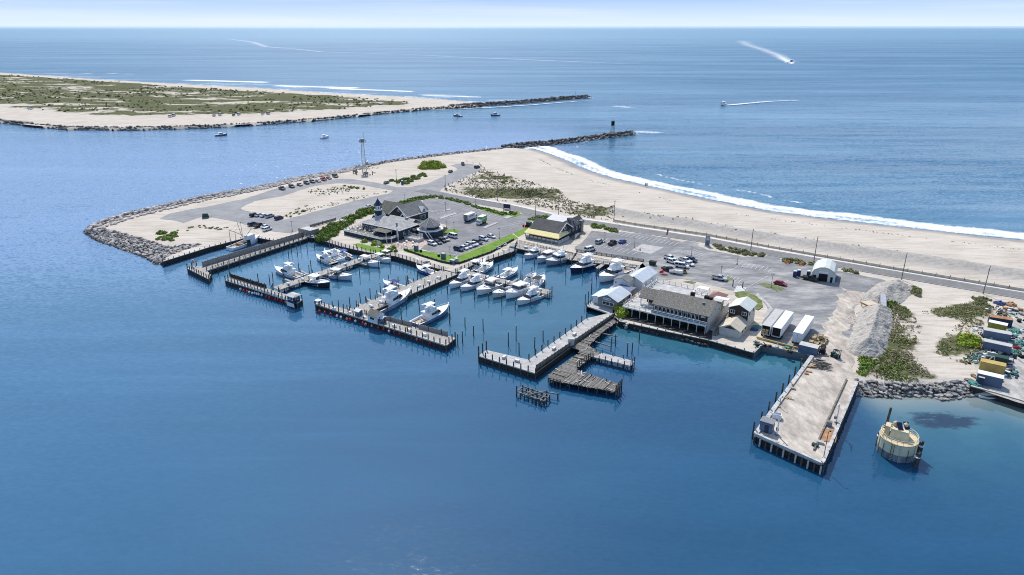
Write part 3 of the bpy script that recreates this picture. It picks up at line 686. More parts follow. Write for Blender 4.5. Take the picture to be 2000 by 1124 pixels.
# ---------------------------------------------------------------- boulders
def rockmesh(seed, sub=1):
    r = np.random.default_rng(seed)
    import bmesh
    bm = bmesh.new(); bmesh.ops.create_icosphere(bm, subdivisions=sub, radius=1)
    v = np.array([q.co for q in bm.verts]); f = np.array([[q.index for q in p.verts] for p in bm.faces]); bm.free()
    for _ in range(7):
        n = r.normal(size=3); n /= np.linalg.norm(n); d = r.uniform(.55, .8); s = v@n
        v = v - np.where(s > d, s-d, 0)[:,None]*n
    v *= r.uniform(.8, 1.15, 3); v[:,2] *= .72
    return v, f
ROCKS = [rockmesh(k) for k in range(8)]
FAR_ROCKS = [rockmesh(k+20, 1) for k in range(4)]
def band_points(inner, outer, spacing, z0, z1, jit=.5, rows=None, crown=False):
    "points between an upper line and a lower line, with their heights"
    out = []
    def rs(L, n):
        L = [Vector(p) for p in L]; d = [0]
        for a, b in zip(L, L[1:]): d.append(d[-1]+(b-a).length)
        res = []
        for i in range(n):
            s = d[-1]*i/(n-1); k = 0
            while k < len(d)-2 and d[k+1] < s: k += 1
            res.append(L[k].lerp(L[k+1], (s-d[k])/max(1e-6, d[k+1]-d[k])))
        return res
    ln = max(sum((b-a).length for a, b in zip(L, L[1:])) for L in (inner, outer))
    n = max(2, int(ln/spacing)); A = rs(inner, n); B = rs(outer, n)
    for i, (a, b) in enumerate(zip(A, B)):
        m = rows or max(1, int((b-a).length/spacing))
        for j in range(m+1):
            t = min(1, max(0, (j+R.uniform(-.4, .4))/m)); p = a.lerp(b, t)
            z = z0+(z1-z0)*t if not crown else z0+(z1-z0)*(1-abs(2*t-1))
            out.append((p.x+R.uniform(-jit, jit)*spacing, p.y+R.uniform(-jit, jit)*spacing, z))
    return out
def rockpile(name, pts, size, m, lab, mats=None, lib=ROCKS):
    V = []; Fc = []; n = 0; mi = []
    for (x, y, z) in pts:
        v, f = R.choice(lib); s = size*R.uniform(.65, 1.35); a = R.uniform(0, 6.28); ca, sa = math.cos(a), math.sin(a)
        w = v*s; w = np.column_stack([w[:,0]*ca-w[:,1]*sa+x, w[:,0]*sa+w[:,1]*ca+y, w[:,2]+z])
        V.append(w); Fc.append(f+n); n += len(v)
        if mats: mi += [R.choices(range(len(mats)), mats and [k[1] for k in mats])[0]]*len(f)
    o = npmesh(name, np.vstack(V), np.vstack(Fc), [K[k[0]] for k in mats] if mats else K[m], False, mi=mi if mats else None)
    return kind(o, 'stuff', lab)
RMESH = []
for k, (v, f) in enumerate(ROCKS):
    me = bpy.data.meshes.new('boulder'); me.from_pydata(v.tolist(), [], f.tolist()); RMESH.append(me)
def boulders(pts, size, m, label, group):
    for (x, y, z) in pts:
        me = R.choice(RMESH)
        key = (me.name, m)
        if key not in boulders.c:
            q = me.copy(); q.materials.append(K[m]); boulders.c[key] = q
        o = bpy.data.objects.new('boulder', boulders.c[key]); C.objects.link(o)
        s = size*R.uniform(.75, 1.3); o.scale = (s*R.uniform(.9,1.3), s, s*.8); o.location = (x, y, z); o.rotation_euler = (0, 0, R.uniform(0, 6.28))
        tag(o, label, 'boulder', group)
boulders.c = {}
# the spit: capping blocks are things of their own, the rubble below them is one mass
crest_out = GG([(170,450),(182,440),(240,420.5),(300,407),(360,393),(440,376)], 1.4); crest_in = GG([(196,452),(206,444),(250,428),(306,414),(366,400),(446,382)], 2.2)
boulders(band_points(crest_in, crest_out, 2.3, 2.3, 1.9, .2, rows=2), 1.25, 'rock_pale', 'squared pale pink granite block capping the revetment round the sandy point', 'granite cap blocks on the point')
rockpile('revetment', band_points(crest_out, GG([(166,453),(179,438),(238,417.5),(298,404),(358,390.5),(440,374)], 0), 1.3, 1.5, -.2, .3), .85, 'rock_mixed', 'dark wet rubble at the foot of the cap blocks')
rockpile('revetment', band_points(GG([(446,383),(520,369),(580,353.5),(640,342.5),(700,331),(712,329)], 2.2), GG([(440,375),(520,361),(580,346),(640,336),(700,325),(710,323)], 0), 1.7, 2.1, -.1, .35), 1.05, '', 'pale rock revetment along the inlet beside the car park', [('rock_pale', .6), ('rock_mixed', .4)])
rockpile('revetment', band_points(GG([(712,328),(760,317.5),(860,304.5),(980,291)], 2), GG([(710,323),(760,313.5),(860,301),(980,288.5)], 0), 2.0, 1.9, 0, .3), 1.0, '', 'thin line of rocks edging the beach along the inlet', [('rock_pale', .45), ('rock_dark', .55)])
a_, b_ = TIPA, TIPB
rockpile('revetment', band_points(a_, b_, 1.15, 2.1, -.15, .35), .9, '', 'loose rubble slope on the south side of the sandy point', [('rock_pale', .38), ('rock_mixed', .42), ('rock_dark', .2)])
rockpile('revetment', band_points(b_, [p+(p-q)*.06 for p, q in zip(b_, a_)], 1.1, .25, -.2, .3), .7, 'rock_dark', 'wet dark weed covered rocks at the waterline of the point')
# east riprap, the biggest in the picture: individual stones
ei, eo = EASTA, EASTB
ep = band_points(ei, eo, 1.12, 2.15, .1, .3); R.shuffle(ep)
boulders(ep[:190], .80, 'rock_mixed', 'rough grey boulder in the rock bank between the dirt pier and the cluttered yard', 'boulders of the east rock bank')
rockpile('rubble', [(x,y,z-.3) for x,y,z in ep[190:]] + [(x,y,z-.45) for x,y,z in band_points(ei, eo, .9, 2.0, .0, .3)], .62, '', 'smaller rubble between the east boulders', [('rock_mixed', .7), ('rock_dark', .3)])
rockpile('rubble', band_points(GG([(1196,618),(1206,622),(1226,633)],2), GG([(1192,628),(1204,634),(1222,642)],0), 1.0, 2, 0, .3), .65, 'rock_pale', 'pale rubble beside the root of the broken wooden pier')
rockpile('rubble', band_points(GG([(1240,640),(1300,652),(1380,672)],1.0), GG([(1240,644),(1300,657),(1380,677)],0), 1.0, .7, -.1, .3), .6, 'rock_dark', 'dark rubble under the balcony of the waterfront restaurant')
def jetty(name, label, px, wd, ht, sz, mt):
    P = GG(px, 0); L = []; Rr = []
    for i, p in enumerate(P):
        t = P[min(i+1,len(P)-1)]-P[max(i-1,0)]; t.z = 0; t.normalize(); nn = Vector((-t.y,t.x,0))*wd/2; L.append(p+nn); Rr.append(p-nn)
    o = rockpile(name, band_points(L, Rr, sz*1.05, -.1, ht, .3, crown=True), sz*.85, '', None, mt)
    o['kind'] = 'thing'; tag(o, label, 'jetty'); del_ = o
jetty('rock_jetty', 'dark rock jetty running out from the near beach with a light tower on it', [(988,289),(1010,287),(1070,282),(1140,274),(1190,267),(1234,262)], 12, 2.6, 1.8, [('rock_dark', .72), ('rock_mixed', .28)])
jetty('rock_jetty', 'far black rock jetty running out from the barrier island', [(880,210.5),(940,206.5),(1000,202.5),(1060,198),(1110,193.5),(1148,191)], 14, 3.2, 2.4, [('rock_dark', .9), ('rock_mixed', .1)])
o = rockpile('revetment', band_points(GG([(-300,225),(0,235),(60,242),(130,248),(250,249.5),(400,246),(520,239.5),(640,230.5),(740,220),(830,211.5),(940,206.5)],2), GG([(-300,229),(0,240.5),(60,248),(130,254.5),(250,255.5),(400,251.5),(520,244.5),(640,235),(740,224),(830,215.5),(940,209)],0), 2.5, 2.2, 0, .35), 1.7, '', 'dark rock bank along the inlet side of the barrier island', [('rock_dark', .75), ('rock_mixed', .25)])

# ---------------------------------------------------------------- docks
def edge_piles(par, a, b, sp, z0, z1, r=.15, cap=None, n0=0, name='pile'):
    a = Vector(a); b = Vector(b); n = max(1, round((b-a).length/sp))
    for i in range(n0, n+1):
        p = a.lerp(b, i/n); zt = z1+R.uniform(-.12, .2)
        mb = MB().tube((p.x,p.y,z0), (p.x,p.y,zt), r, r*.9, 7, 0)
        if cap: mb.tube((p.x,p.y,zt), (p.x,p.y,zt+.08), r*1.05, r*.7, 7, 1)
        mb.build(name, [K['pilewood'], K['whitepaint']] if cap else K['pilewood'], par)
def pier(name, label, poly, z=1.9, m='dockwood', th=.3, skirt=None, edges=(), cat='pier', planks=True, loc=None):
    "poly: deck corners in pixels; skirt: deck edges (index pairs) boarded down to the water; edges: (i, j, spacing, height) rows of piles"
    P = GG(poly, z) if not isinstance(poly[0], Vector) else poly
    c = sum(P, Vector())/len(P); c.z = 0
    t = E(name, label, cat, c); Q = [p-c for p in P]
    MB().prism([(q.x,q.y) for q in Q], z-th, z).build('deck', K[m], t)
    for (i, j) in skirt or ():
        a, b = Q[i], Q[j]; d = (b-a).normalized(); n = Vector((d.y,-d.x,0))
        if n.dot(Vector((0,-1,0))) < -.2 and False: n = -n
        mb = MB(); mb.bar((a.x,a.y,(z-th)/2+.05), (b.x,b.y,(z-th)/2+.05), .12, z-th+.3)
        mb.build('fender_boards', K['darkwood'], t)
        MB().bar((a.x,a.y,z-.12), (b.x,b.y,z-.12), .3, .34).build('edge_beam', K['palewood'], t)
    for (i, j, sp, up, *r) in edges:
        a, b = Q[i], Q[j]
        edge_piles(t, (a.x,a.y,0), (b.x,b.y,0), sp, -1.2, z+up, *(r or [.15]))
    if not skirt:
        pass
    n = len(Q); mb = MB()
    for i in range(n):
        a, b = Q[i], Q[(i+1) % n]; k = max(1, int((b-a).length/3))
        for j in range(k):
            p = a.lerp(b, (j+.5)/k)*.96; mb.tube((p.x,p.y,-1), (p.x,p.y,z-th), .13, n=5)
    mb.build('under_piles', K['darkwood'], t)
    return t, Q
def wallfence(t, a, b, z, h, m='fencewood', w=.1, name='screen_fence', post=2.4):
    a = Vector((a[0],a[1],0)); b = Vector((b[0],b[1],0)); mb = MB()
    mb.bar((a.x,a.y,z+h/2), (b.x,b.y,z+h/2), w, h)
    n = int((b-a).length/post)
    for i in range(n+1):
        p = a.lerp(b, i/max(1,n)); mb.box(p.x-.1,p.x+.1,p.y-.1,p.y+.1,z-.1,z+h+.25)
    return mb.build(name, K[m], t)
def rail(t, pts, z, h=1.0, m='whitetrim', post=2.0, name='railing', lines=(1.0,.55), w=.07, infill=None):
    mb = MB(); pts = [Vector((p[0],p[1],0)) for p in pts]
    for a, b in zip(pts, pts[1:]):
        for f in lines: mb.bar((a.x,a.y,z+h*f), (b.x,b.y,z+h*f), w, w)
        n = max(1, int((b-a).length/post))
        for i in range(n+1):
            p = a.lerp(b, i/n); mb.box(p.x-w*.8,p.x+w*.8,p.y-w*.8,p.y+w*.8,z,z+h+.06)
        if infill: mb.bar((a.x,a.y,z+h*.5), (b.x,b.y,z+h*.5), .03, h*.75, infill)
    return mb.build(name, [K[m], K['greywall']], t)
# P1 long pier along the slip
p1, Q = pier('long_pier', 'long narrow pier with a tall grey board screen along the fishing boat slip', [(366,524),(384,519),(398,521),(594,461),(600,465),(404,529),(413,538),(408,545)], 1.9, 'dockwood',
    skirt=[(7,0),(5,4)], edges=[(7,0,2.0,1.6,.2),(5,4,2.6,1.5,.19),(1,0,2.5,1.8,.2),(6,7,1.8,1.6,.2)])
a, b = Q[2], Q[3]
wallfence(p1, a+Vector((-.3,-.2,0)), b, 1.6, 2.3)
MB().bar((Q[5].x,Q[5].y,1.98), (Q[4].x,Q[4].y,1.98), .45, .2).build('light_edge_plank', K['palewood'], p1)
rail(p1, [Q[5].lerp(Q[4], .03), Q[4]], 1.9, .9, 'darkwood', 2.5, w=.09)
s = E('round_daymark_board', 'white square board with an orange disc at the outer end of the long pier', 'sign', G(379,521,1.9), TH)
MB().box(-.95,.95,-.04,.04,1.2,2.9).build('board', K['whitepaint'], s)
MB().lathe([(.62,0),(.62,.03)], 18).build('disc', K['orange'], s); d = s.children[-1]; d.rotation_euler = (math.pi/2,0,0); d.location = (0,-.07,2.05)
[MB().tube((x,.1,0),(x,.1,3.0),.07).build('sign_post', K['pilewood'], s) for x in (-.8,.8)]
# P2
p2, Q = pier('short_front_pier', 'short front pier with light boarded face and blue hut at its end', [(440,547),(451,541.5),(590,585),(580,592)], 1.9, 'dockwood', skirt=[(0,3),(3,2)], edges=[(0,3,1.9,1.6,.19),(0,1,2,1.5,.19),(1,2,4,1.6,.18)])
wallfence(p2, Q[1], Q[1].lerp(Q[2], .52), 1.7, 1.5, 'darkwood')
mb = MB()
for i in range(17):
    p = Q[0].lerp(Q[3], .03+i*.05); q = Q[0].lerp(Q[3], .03+i*.05+.032); mb.bar((p.x,p.y,2.25),(q.x,q.y,2.25),.06,.7)
mb.build('white_boards', K['whitepaint'], p2)
p2b, Q = pier('branch_pier', 'narrow planked pier branching from the shore to the short front pier', [(533,561),(544,567),(742,499.5),(730,494.5)], 1.7, 'dockwood', edges=[(1,2,4.5,1.3,.18),(0,3,4.5,1.3,.18)])
# P3
p3, Q = pier('front_pier', 'longest front pier lined with red and white buoys and carrying a white hut', [(616,594),(628,591.5),(889,660),(871,675)], 1.9, 'dockwood', skirt=[(0,3),(3,2),(1,0)], edges=[(0,3,2.3,1.7,.19),(0,1,1.6,1.0),(3,2,1.8,1.8,.2),(1,2,5,1.5,.18)])
wallfence(p3, Q[1].lerp(Q[2], .50), Q[1].lerp(Q[2], .70), 1.8, 1.4); wallfence(p3, Q[1].lerp(Q[2], .75), Q[1].lerp(Q[2], .95), 1.8, 1.4)
MB().bar((Q[0].x,Q[0].y,1.98),(Q[3].x,Q[3].y,1.98),.35,.18).build('light_edge_plank', K['palewood'], p3)
p3s, Q = pier('stem_pier', 'wide pale planked stem pier joining the boardwalk to the front pier', [(683,606),(713,613),(893,535),(862,527.5)], 1.85, 'dockwood', skirt=[(1,2)], edges=[(1,2,3.2,1.3,.18),(0,3,4.0,1.4,.18)])
# P3c
p3c, Q = pier('finger_pier', 'narrow finger pier between two rows of white motor boats', [(893,531),(901,526),(1078,568),(1070,575)], 1.7, 'dockwood', edges=[(0,3,4.5,1.2,.18),(1,2,4.5,1.2,.18),(3,2,1.6,1.4,.18)])
MB().bar((Q[3].x-2,Q[3].y+1.4,1.0),(Q[3].x+.4,Q[3].y-.3,1.0),.1,1.4).build('fender_boards', K['palewood'], p3c)
# P4
p4, Q = pier('concrete_pier', 'L-shaped pale pier with a board fence along its eastern side', [(935,695),(950,684),(1033,703),(1146,622),(1193,611),(1201,616),(1047,720),(1046,729)], 2.0, 'concrete', .5, skirt=[(0,7)], edges=[(0,7,2.4,1.5,.2),(0,1,2.2,3.0,.22),(2,3,3.4,1.9,.2)])
wallfence(p4, Q[6], Q[5], 1.0, 2.0, 'oldwood', .12, post=1.9)
MB().bar((Q[7].x,Q[7].y,1),(Q[5].x,Q[5].y,1),.2,2).build('pier_wall', K['darkwood'], p4)
MB().box(-.9,.9,-.9,.9,0,2.6).build('utility_box', K['palegrey'], p4, loc=G(1115,676,1.4)-Vector(p4.location))
# P4b
pw, Q = pier('broken_wooden_pier', 'broken weathered wooden pier with two arms beside the pale concrete pier', [(1071,735),(1096,716),(1131,692),(1134,685),(1116,680),(1155,648.5),(1198,623),(1203,630),(1180,646.6),(1161,664),(1149,676),(1172,691),(1158,696),(1127,718),(1126,726),(1104,739),(1094,747),(1074,742)], 1.6, 'oldwood', edges=[(10,11,2.0,.5),(13,12,1.3,1.7),(16,17,1.1,.6),(0,2,3,.3),(7,10,2.4,.4)])
pa, Q = pier('side_pier', 'upper arm of the broken pier with a pale deck', [(1158,697),(1176,689.5),(1239,706),(1232,715)], 1.7, 'concrete', edges=[(0,3,2.0,.9),(2,3,1.4,1.6),(1,2,3,1)])
pb, Q = pier('side_pier', 'lower arm of the broken pier with gappy grey planks', [(1095,747),(1127,725),(1214,754),(1203,766)], 1.7, 'oldwood', edges=[(0,3,2.4,.3),(2,3,1.3,2.0,.2),(1,2,4,.6)])
wr = E('ruined_pier_frame', 'ruined black pile frame standing alone off the broken pier', 'pier ruin', G(1042,778,0), TH)
mb = MB()
for x0, y0, x1, y1, z in ((-4.2,-1.6,4.2,-1.6,1.3),(-4.2,1.4,2.0,1.4,1.5),(-4.2,-1.6,-4.2,1.4,1.3),(4.2,-1.6,4.0,1.2,1.4),(-.5,-1.6,2.2,2.4,1.6),(1.5,2.2,5.4,3.2,1.4)): mb.bar((x0,y0,z),(x1,y1,z),.28,.28)
mb.bar((-3.4,0,1.2),(3.8,.2,1.25),.26,.26).bar((-1.8,-2.2,1.1),(-1.2,1.8,1.2),.24,.24).bar((2.8,-1.9,1.2),(3.0,1.5,1.3),.24,.24); mb.build('cross_beam', K['oldwood'], wr)
for x, y, h in [(-4.2,-1.6,3),( -4.3,1.4,1.9)]+[(-3+i*1.2,-1.6,1.4) for i in range(7)]+[(-2.5+i*1.4,1.4,1.7) for i in range(5)]+[(-3.6+i*1.1,.1+(i%3)*.3,1.2+(i%2)*.7) for i in range(7)]+[(2+i*.8,-2.3+(i%2)*.5,1.6) for i in range(4)]+[(4.2,-.5,2),(4.1,1.2,1.8),(5.4,3.2,1.8),(2.4,2.6,1.9)]:
    MB().tube((x,y,-1),(x,y,h),.21,.18,7).build('pile', K['pilewood'], wr)
def planks(t, poly, ang, z, w=.42, gap=.10, skip=.05, jit=.35, th=.1):
    "loose weathered boards laid across a deck outline"
    P = np.array([(q.x, q.y) for q in poly]); ca, sa = math.cos(ang), math.sin(ang)
    U = np.column_stack([P[:,0]*ca+P[:,1]*sa, -P[:,0]*sa+P[:,1]*ca]); mb = MB(); u = U[:,0].min()+w/2
    while u < U[:,0].max():
        xs = []
        for i in range(len(U)):
            a, b = U[i], U[(i+1) % len(U)]
            if (a[0] > u) != (b[0] > u): xs.append(a[1]+(u-a[0])/(b[0]-a[0])*(b[1]-a[1]))
        xs.sort()
        for k in range(0, len(xs)-1, 2):
            if R.random() < skip: continue
            y0, y1 = xs[k]-R.uniform(-.1, jit), xs[k+1]+R.uniform(-.1, jit)
            zz = z+R.uniform(-.03, .05); p = (u*ca-y0*sa, u*sa+y0*ca, zz); q = (u*ca-y1*sa, u*sa+y1*ca, zz+R.uniform(-.04,.04)); mb.bar(p, q, w-gap, th, R.choice((0,0,1)))
        u += w
    mb.build('deck_boards', [K['oldwood'], K['fencewood']], t)
for t_, poly_, an in ((pw, [(1071,735),(1096,716),(1131,692),(1134,685),(1116,680),(1155,648.5),(1198,623),(1203,630),(1180,646.6),(1161,664),(1149,676),(1172,691),(1158,696),(1127,718),(1126,726),(1104,739),(1094,747),(1074,742)], TH+math.pi/2), (pb, [(1095,747),(1127,725),(1214,754),(1203,766)], TH)):
    for ch in t_.children:
        if ch.name.split('.')[0] == 'deck': ch.data.materials[0] = K['darkwood']
    planks(t_, [p-Vector(t_.location) for p in GG(poly_, 1.6)], an, 1.68, w=.34, gap=.09, skip=.13, jit=.5)
    for _ in range(10):
        mb = MB(); i = R.randrange(len(poly_)); p = G(*poly_[i], 1.8)-t_.location; p = p*R.uniform(.1, .9); a = R.uniform(0, 3.1); mb.bar((p.x,p.y,1.82),(p.x+1.8*math.cos(a),p.y+1.8*math.sin(a),1.9),.2,.1)
        mb.build('loose_board', K['palewood'], t_)
for a, b in (((1178,652),(1206,658)),((1163,668),(1192,677))):
    p, q = G(*a,1.2), G(*b,1.2); MB().bar(p-pw.location, q-pw.location, .3, .25).build('cross_beam', K['oldwood'], pw)
# boardwalks along the shore
bw = E('boardwalk', 'boardwalk with timber bulkhead along the lawn and turreted restaurant', 'boardwalk', G(740,494,0)); o_ = Vector(bw.location)
def walk(par, outer, w, z=2.08, m='dockwood', sp=2.3, up=1.55, side=1):
    P = [G(x,y,z)-o_ for x, y in outer]; L = []; mb = MB()
    for i, p in enumerate(P):
        t = P[min(i+1,len(P)-1)]-P[max(i-1,0)]; t.z = 0; t.normalize(); L.append(p+Vector((-t.y,t.x,0))*w*side)
    mb.prism([(p.x,p.y) for p in P+L[::-1]], z-.25, z); mb.build('deck', K[m], par)
    for a, b in zip(P, P[1:]):
        MB().bar((a.x,a.y,.6),(b.x,b.y,.6),.25,2.6).build('bulkhead', K['darkwood'], par)
        edge_piles(par, (a.x,a.y,0), (b.x,b.y,0), sp, -1, z+up, .18)
    return P, L
P, L = walk(bw, [(592,462),(615,465),(667,482),(715,492.5),(772,500.5),(824,516.5),(866,527.5)], 3.2)
P, L = walk(bw, [(890,533),(932,514.5),(1004,490.5),(1010,475)], 3.0, sp=3.0)
bl = E('low_wooden_wall', 'low dark timber wall between the bright lawn and the boardwalk', 'wall', G(870,515,2)); o_ = Vector(bl.location)
PP = [G(x,y,2)-o_ for x, y in [(789,489),(826,502),(862,513),(880,516.5),(897,516),(925,506.5),(960,494),(1004,469)]]
mb = MB()
for a, b in zip(PP, PP[1:]):
    mb.bar((a.x,a.y,.35),(b.x,b.y,.35),.2,.8)
    for i in range(int((b-a).length/2.2)):
        p = a.lerp(b, i/max(1,int((b-a).length/2.2))); mb.box(p.x-.14,p.x+.14,p.y-.14,p.y+.14,0,1.0)
mb.build('timber_wall', K['darkwood'], bl)
fd, Q = pier('front_dock', 'double pale dock in front of the yellow awning restaurant', [(1006,484),(1010,475),(1022,470),(1128,494),(1118,508)], 1.9, 'dockwood', skirt=[(0,4)], edges=[(0,4,2.6,.9),(4,3,2,.9)])
rail(fd, [Q[1].lerp(Q[2],.3), Q[3].lerp(Q[4], .4)], 1.9, .9, 'darkwood', 1.6, w=.12); rail(fd, [Q[0].lerp(Q[1], .35), Q[4].lerp(Q[3], .3)], 1.9, .5, 'palewood', 2, w=.12, lines=(1,))
rd, Q = pier('railed_dock', 'dock with dark railings above the two large sportfishing boats', [(1118,508),(1124,492),(1258,512),(1250,523)], 1.9, 'dockwood', skirt=[(0,3)], edges=[(0,3,3,.6)])
rail(rd, [Q[1]*.98, Q[2]*.98], 1.95, 1.1, 'darkwood', 2.2, w=.12, lines=(1,.7,.4,.15)); rail(rd, [Q[0].lerp(Q[3], .08), Q[0].lerp(Q[3],.95)], 1.9, .9, 'darkwood', 2.6, w=.1)
for lb, pts in (('short side dock at the stern of the navy boat', [(1112,507),(1124,500),(1128,502),(1117,510)]), ('side dock between the two large sportfishing boats', [(1163,523),(1180,512),(1185,514),(1169,526)])): pier('side_dock', lb, pts, 1.7, 'dockwood', edges=[(0,3,2,.6)])
sd, Q = pier('shed_dock', 'pale dock round the grey boathouse', [(1146,598),(1176,574),(1246,522),(1258,512),(1262,522),(1216,566),(1204,585),(1200,612),(1188,612)], 2.0, 'concrete', .4, skirt=[(0,1),(1,2)], edges=[(0,1,1.4,1.2),(1,2,3,.8)])
def bulkhead(name, label, pts, z=2.2, base=-1.2, m='darkwood', cap='palewood', sp=2.2, up=.5, capw=.5):
    P = GG(pts, z); c = sum(P, Vector())/len(P); c.z = 0; t = E(name, label, 'bulkhead', c); P = [p-c for p in P]
    mb = MB(); mc = MB()
    for a, b in zip(P, P[1:]):
        mb.bar((a.x,a.y,(z+base)/2),(b.x,b.y,(z+base)/2),.35,z-base-.02); mc.bar((a.x,a.y,z),(b.x,b.y,z),capw,.22)
        edge_piles(t, (a.x,a.y,0), (b.x,b.y,0), sp, -1, z+up, .18)
    mb.build('wall', K[m], t); mc.build('cap_beam', K[cap], t); return t
bulkhead('bulkhead', 'dark timber bulkhead holding the sandy point beside the fishing boat slip', [(318,511),(410,482.5),(490,462),(534,470)], sp=2.4, up=.7)
bulkhead('bulkhead', 'bulkhead below the waterfront restaurant balcony and tan shed', [(1208,627),(1300,647),(1383,664),(1472,689)], 1.9, sp=2.6, up=.35)
bulkhead('bulkhead', 'stepped steel bulkhead in front of the parked trailers', [(1472,689),(1488,673.5),(1576,691.5),(1587,698)], 2.1, m='steel', cap='concrete', sp=1.2, up=-.15)
bulkhead('bulkhead', 'dark bulkhead with pale piles below the cluttered yard', [(1896,754),(1945,767),(2000,783),(2090,808)], 2.2, sp=3.4, up=-.25, cap='palewood')
ww = E('slipway_shed', 'grey open-topped board enclosure at the shore end of the long pier', 'shed', G(604,456), TH)
MB().box(-4.2,4.0,-2.6,-2.45,0,2.4).box(3.85,4,-2.6,2.4,0,2.4).build('board_wall', K['fencewood'], ww); MB().box(-3.5,3.6,-2.2,2.2,2.0,2.2).build('flat_roof', K['palegrey'], ww)
# dirt pier
dp = E('dirt_pier', 'broad dirt topped pier with white edge beams reaching into the deep water', 'pier', G(1585,800,0)); o_ = Vector(dp.location)
Pd = [G(x,y,2.3)-o_ for x, y in [(1476,849),(1606,907),(1674,747),(1655,700),(1586,697)]]
MB().prism([(p.x,p.y) for p in Pd], 1.7, 2.3).build('dirt_deck', K['dirt'], dp)
mb = MB()
for a, b in ((0,1),(1,2),(4,0)):
    p, q = Pd[a], Pd[b]; d = (q-p).normalized(); nn = Vector((-d.y,d.x,0))*.25
    mb.bar((p.x+nn.x,p.y+nn.y,.3),(q.x+nn.x,q.y+nn.y,.3),.4,3.2)
mb.build('pier_wall', K['darkwood'], dp)
for a, b, w in ((4,0,1.0),(0,1,.6),(1,2,.7)):
    MB().bar((Pd[a].x,Pd[a].y,2.45),(Pd[b].x,Pd[b].y,2.45),w,.5).build('edge_beam', K['capwhite'], dp)
for t_ in range(8):
    p = Pd[4].lerp(Pd[0], .16+t_*.115); p = p+Vector((-.9,.5,0)); MB().tube((p.x,p.y,-1.5),(p.x,p.y,4.6),.24,.2,8).build('mooring_pile', K['pilewood'], dp)
n = 11
for i in range(n+1):
    p = Pd[0].lerp(Pd[1], i/n)+Vector((-.3,-.35,0)); MB().tube((p.x,p.y,-1.5),(p.x,p.y,1.9),.22,.2,7).build('pile', K['palewood' if i % 2 else 'pilewood'], dp)
for i in range(26):
    p = Pd[1].lerp(Pd[2], i/25)+Vector((.35,-.2,0)); MB().tube((p.x,p.y,-1.5),(p.x,p.y,2.5+R.uniform(-.2,.5)),.2,.17,6).build('pile', K['pilewood'], dp)
p, q = Pd[1].lerp(Pd[2],.1), Pd[1].lerp(Pd[2],1); d = (q-p).normalized(); nn = Vector((-d.y,d.x,0))
MB().bar(p+nn*2.6+Vector((0,0,.2)), q+nn*2.6+Vector((0,0,.2)), .35, .5).build('inner_kerb_timber', K['oldwood'], dp)
fg = None
def finger(a, b, label, group):
    p, q = G(*a,1.5), G(*b,1.5); d = q-p; t = E('finger_dock', label, 'finger dock', (p.x,p.y,0), math.atan2(d.y,d.x), group); L = d.length
    MB().box(0,L,-.45,.45,1.3,1.5).build('deck', K['dockwood'], t); MB().tube((L-.2,.5,-1),(L-.2,.5,2.6),.15,n=7).build('pile', K['pilewood'], t)
for a, b in (((684,602),(696,606)),((700,590),(722,596)),((720,581),(735,586)),((746,571),(757,575)),((781,557),(793,560))): pass
for a, b in (((690,607),(680,601)),((709,599),(698,592)),((729,590),(716,584)),((750,579),(738,572)),((785,562),(776,556)),((808,552),(799,546))): finger(a, b, 'short planked finger dock on the west side of the wide stem pier', 'finger docks of the stem pier')
for a, b in (((572,551),(556,545)),((602,536),(588,529)),((690,505),(678,499)),((704,513),(716,517)),((640,534),(652,539))): finger(a, b, 'short planked finger dock sticking out from the narrow branch pier', 'finger docks of the branch pier')
for a, b in (((926,545),(914,553)),((1008,566),(998,574)),((958,543),(970,536)),((1001,551),(1013,543))): finger(a, b, 'short finger dock between boats on the finger pier', 'finger docks of the boat rows')
dbx = None
def dockbox(p, z, label, group, m='gelcoat'):
    t = E('dock_box', label, 'dock box', G(*p,z), TH+R.choice((0,1.57)), group); MB().box(-.7,.7,-.35,.35,0,.55).build('body', K[m], t); MB().frus(-.75,.75,.4,.4,.55,-.7,.7,.3,.3,.72).build('lid', K['whitepaint'], t)
for i in range(7): u = .1+i*.12; dockbox((628+u*245, 598+u*70), 1.92, 'white dock box standing on the longest front pier', 'dock boxes of the front pier')
for i in range(8): u = .12+i*.11; dockbox((705+u*170, 607-u*72+1.5), 1.87, 'white dock box standing on the wide stem pier', 'dock boxes of the stem pier')
for i in range(8): u = .08+i*.12; dockbox((897+u*172, 530+u*41), 1.72, 'white dock box standing on the finger pier', 'dock boxes of the finger pier')
for i in range(6): u = .1+i*.15; dockbox((545+u*185, 563-u*64), 1.72, 'white dock box standing on the narrow branch pier', 'dock boxes of the branch pier')
for i in range(5): u = .12+i*.18; dockbox((1014+u*104, 482+u*24), 1.92, 'dock box on the front dock below the yellow awning', 'dock boxes of the front dock', 'palegrey')
for i, (x, y) in enumerate(((985,700),(1010,707),(1082,683),(1122,655))): dockbox((x,y), 2.02, 'grey dock box on the L-shaped pale pier', 'dock boxes of the pale pier', 'palegrey')
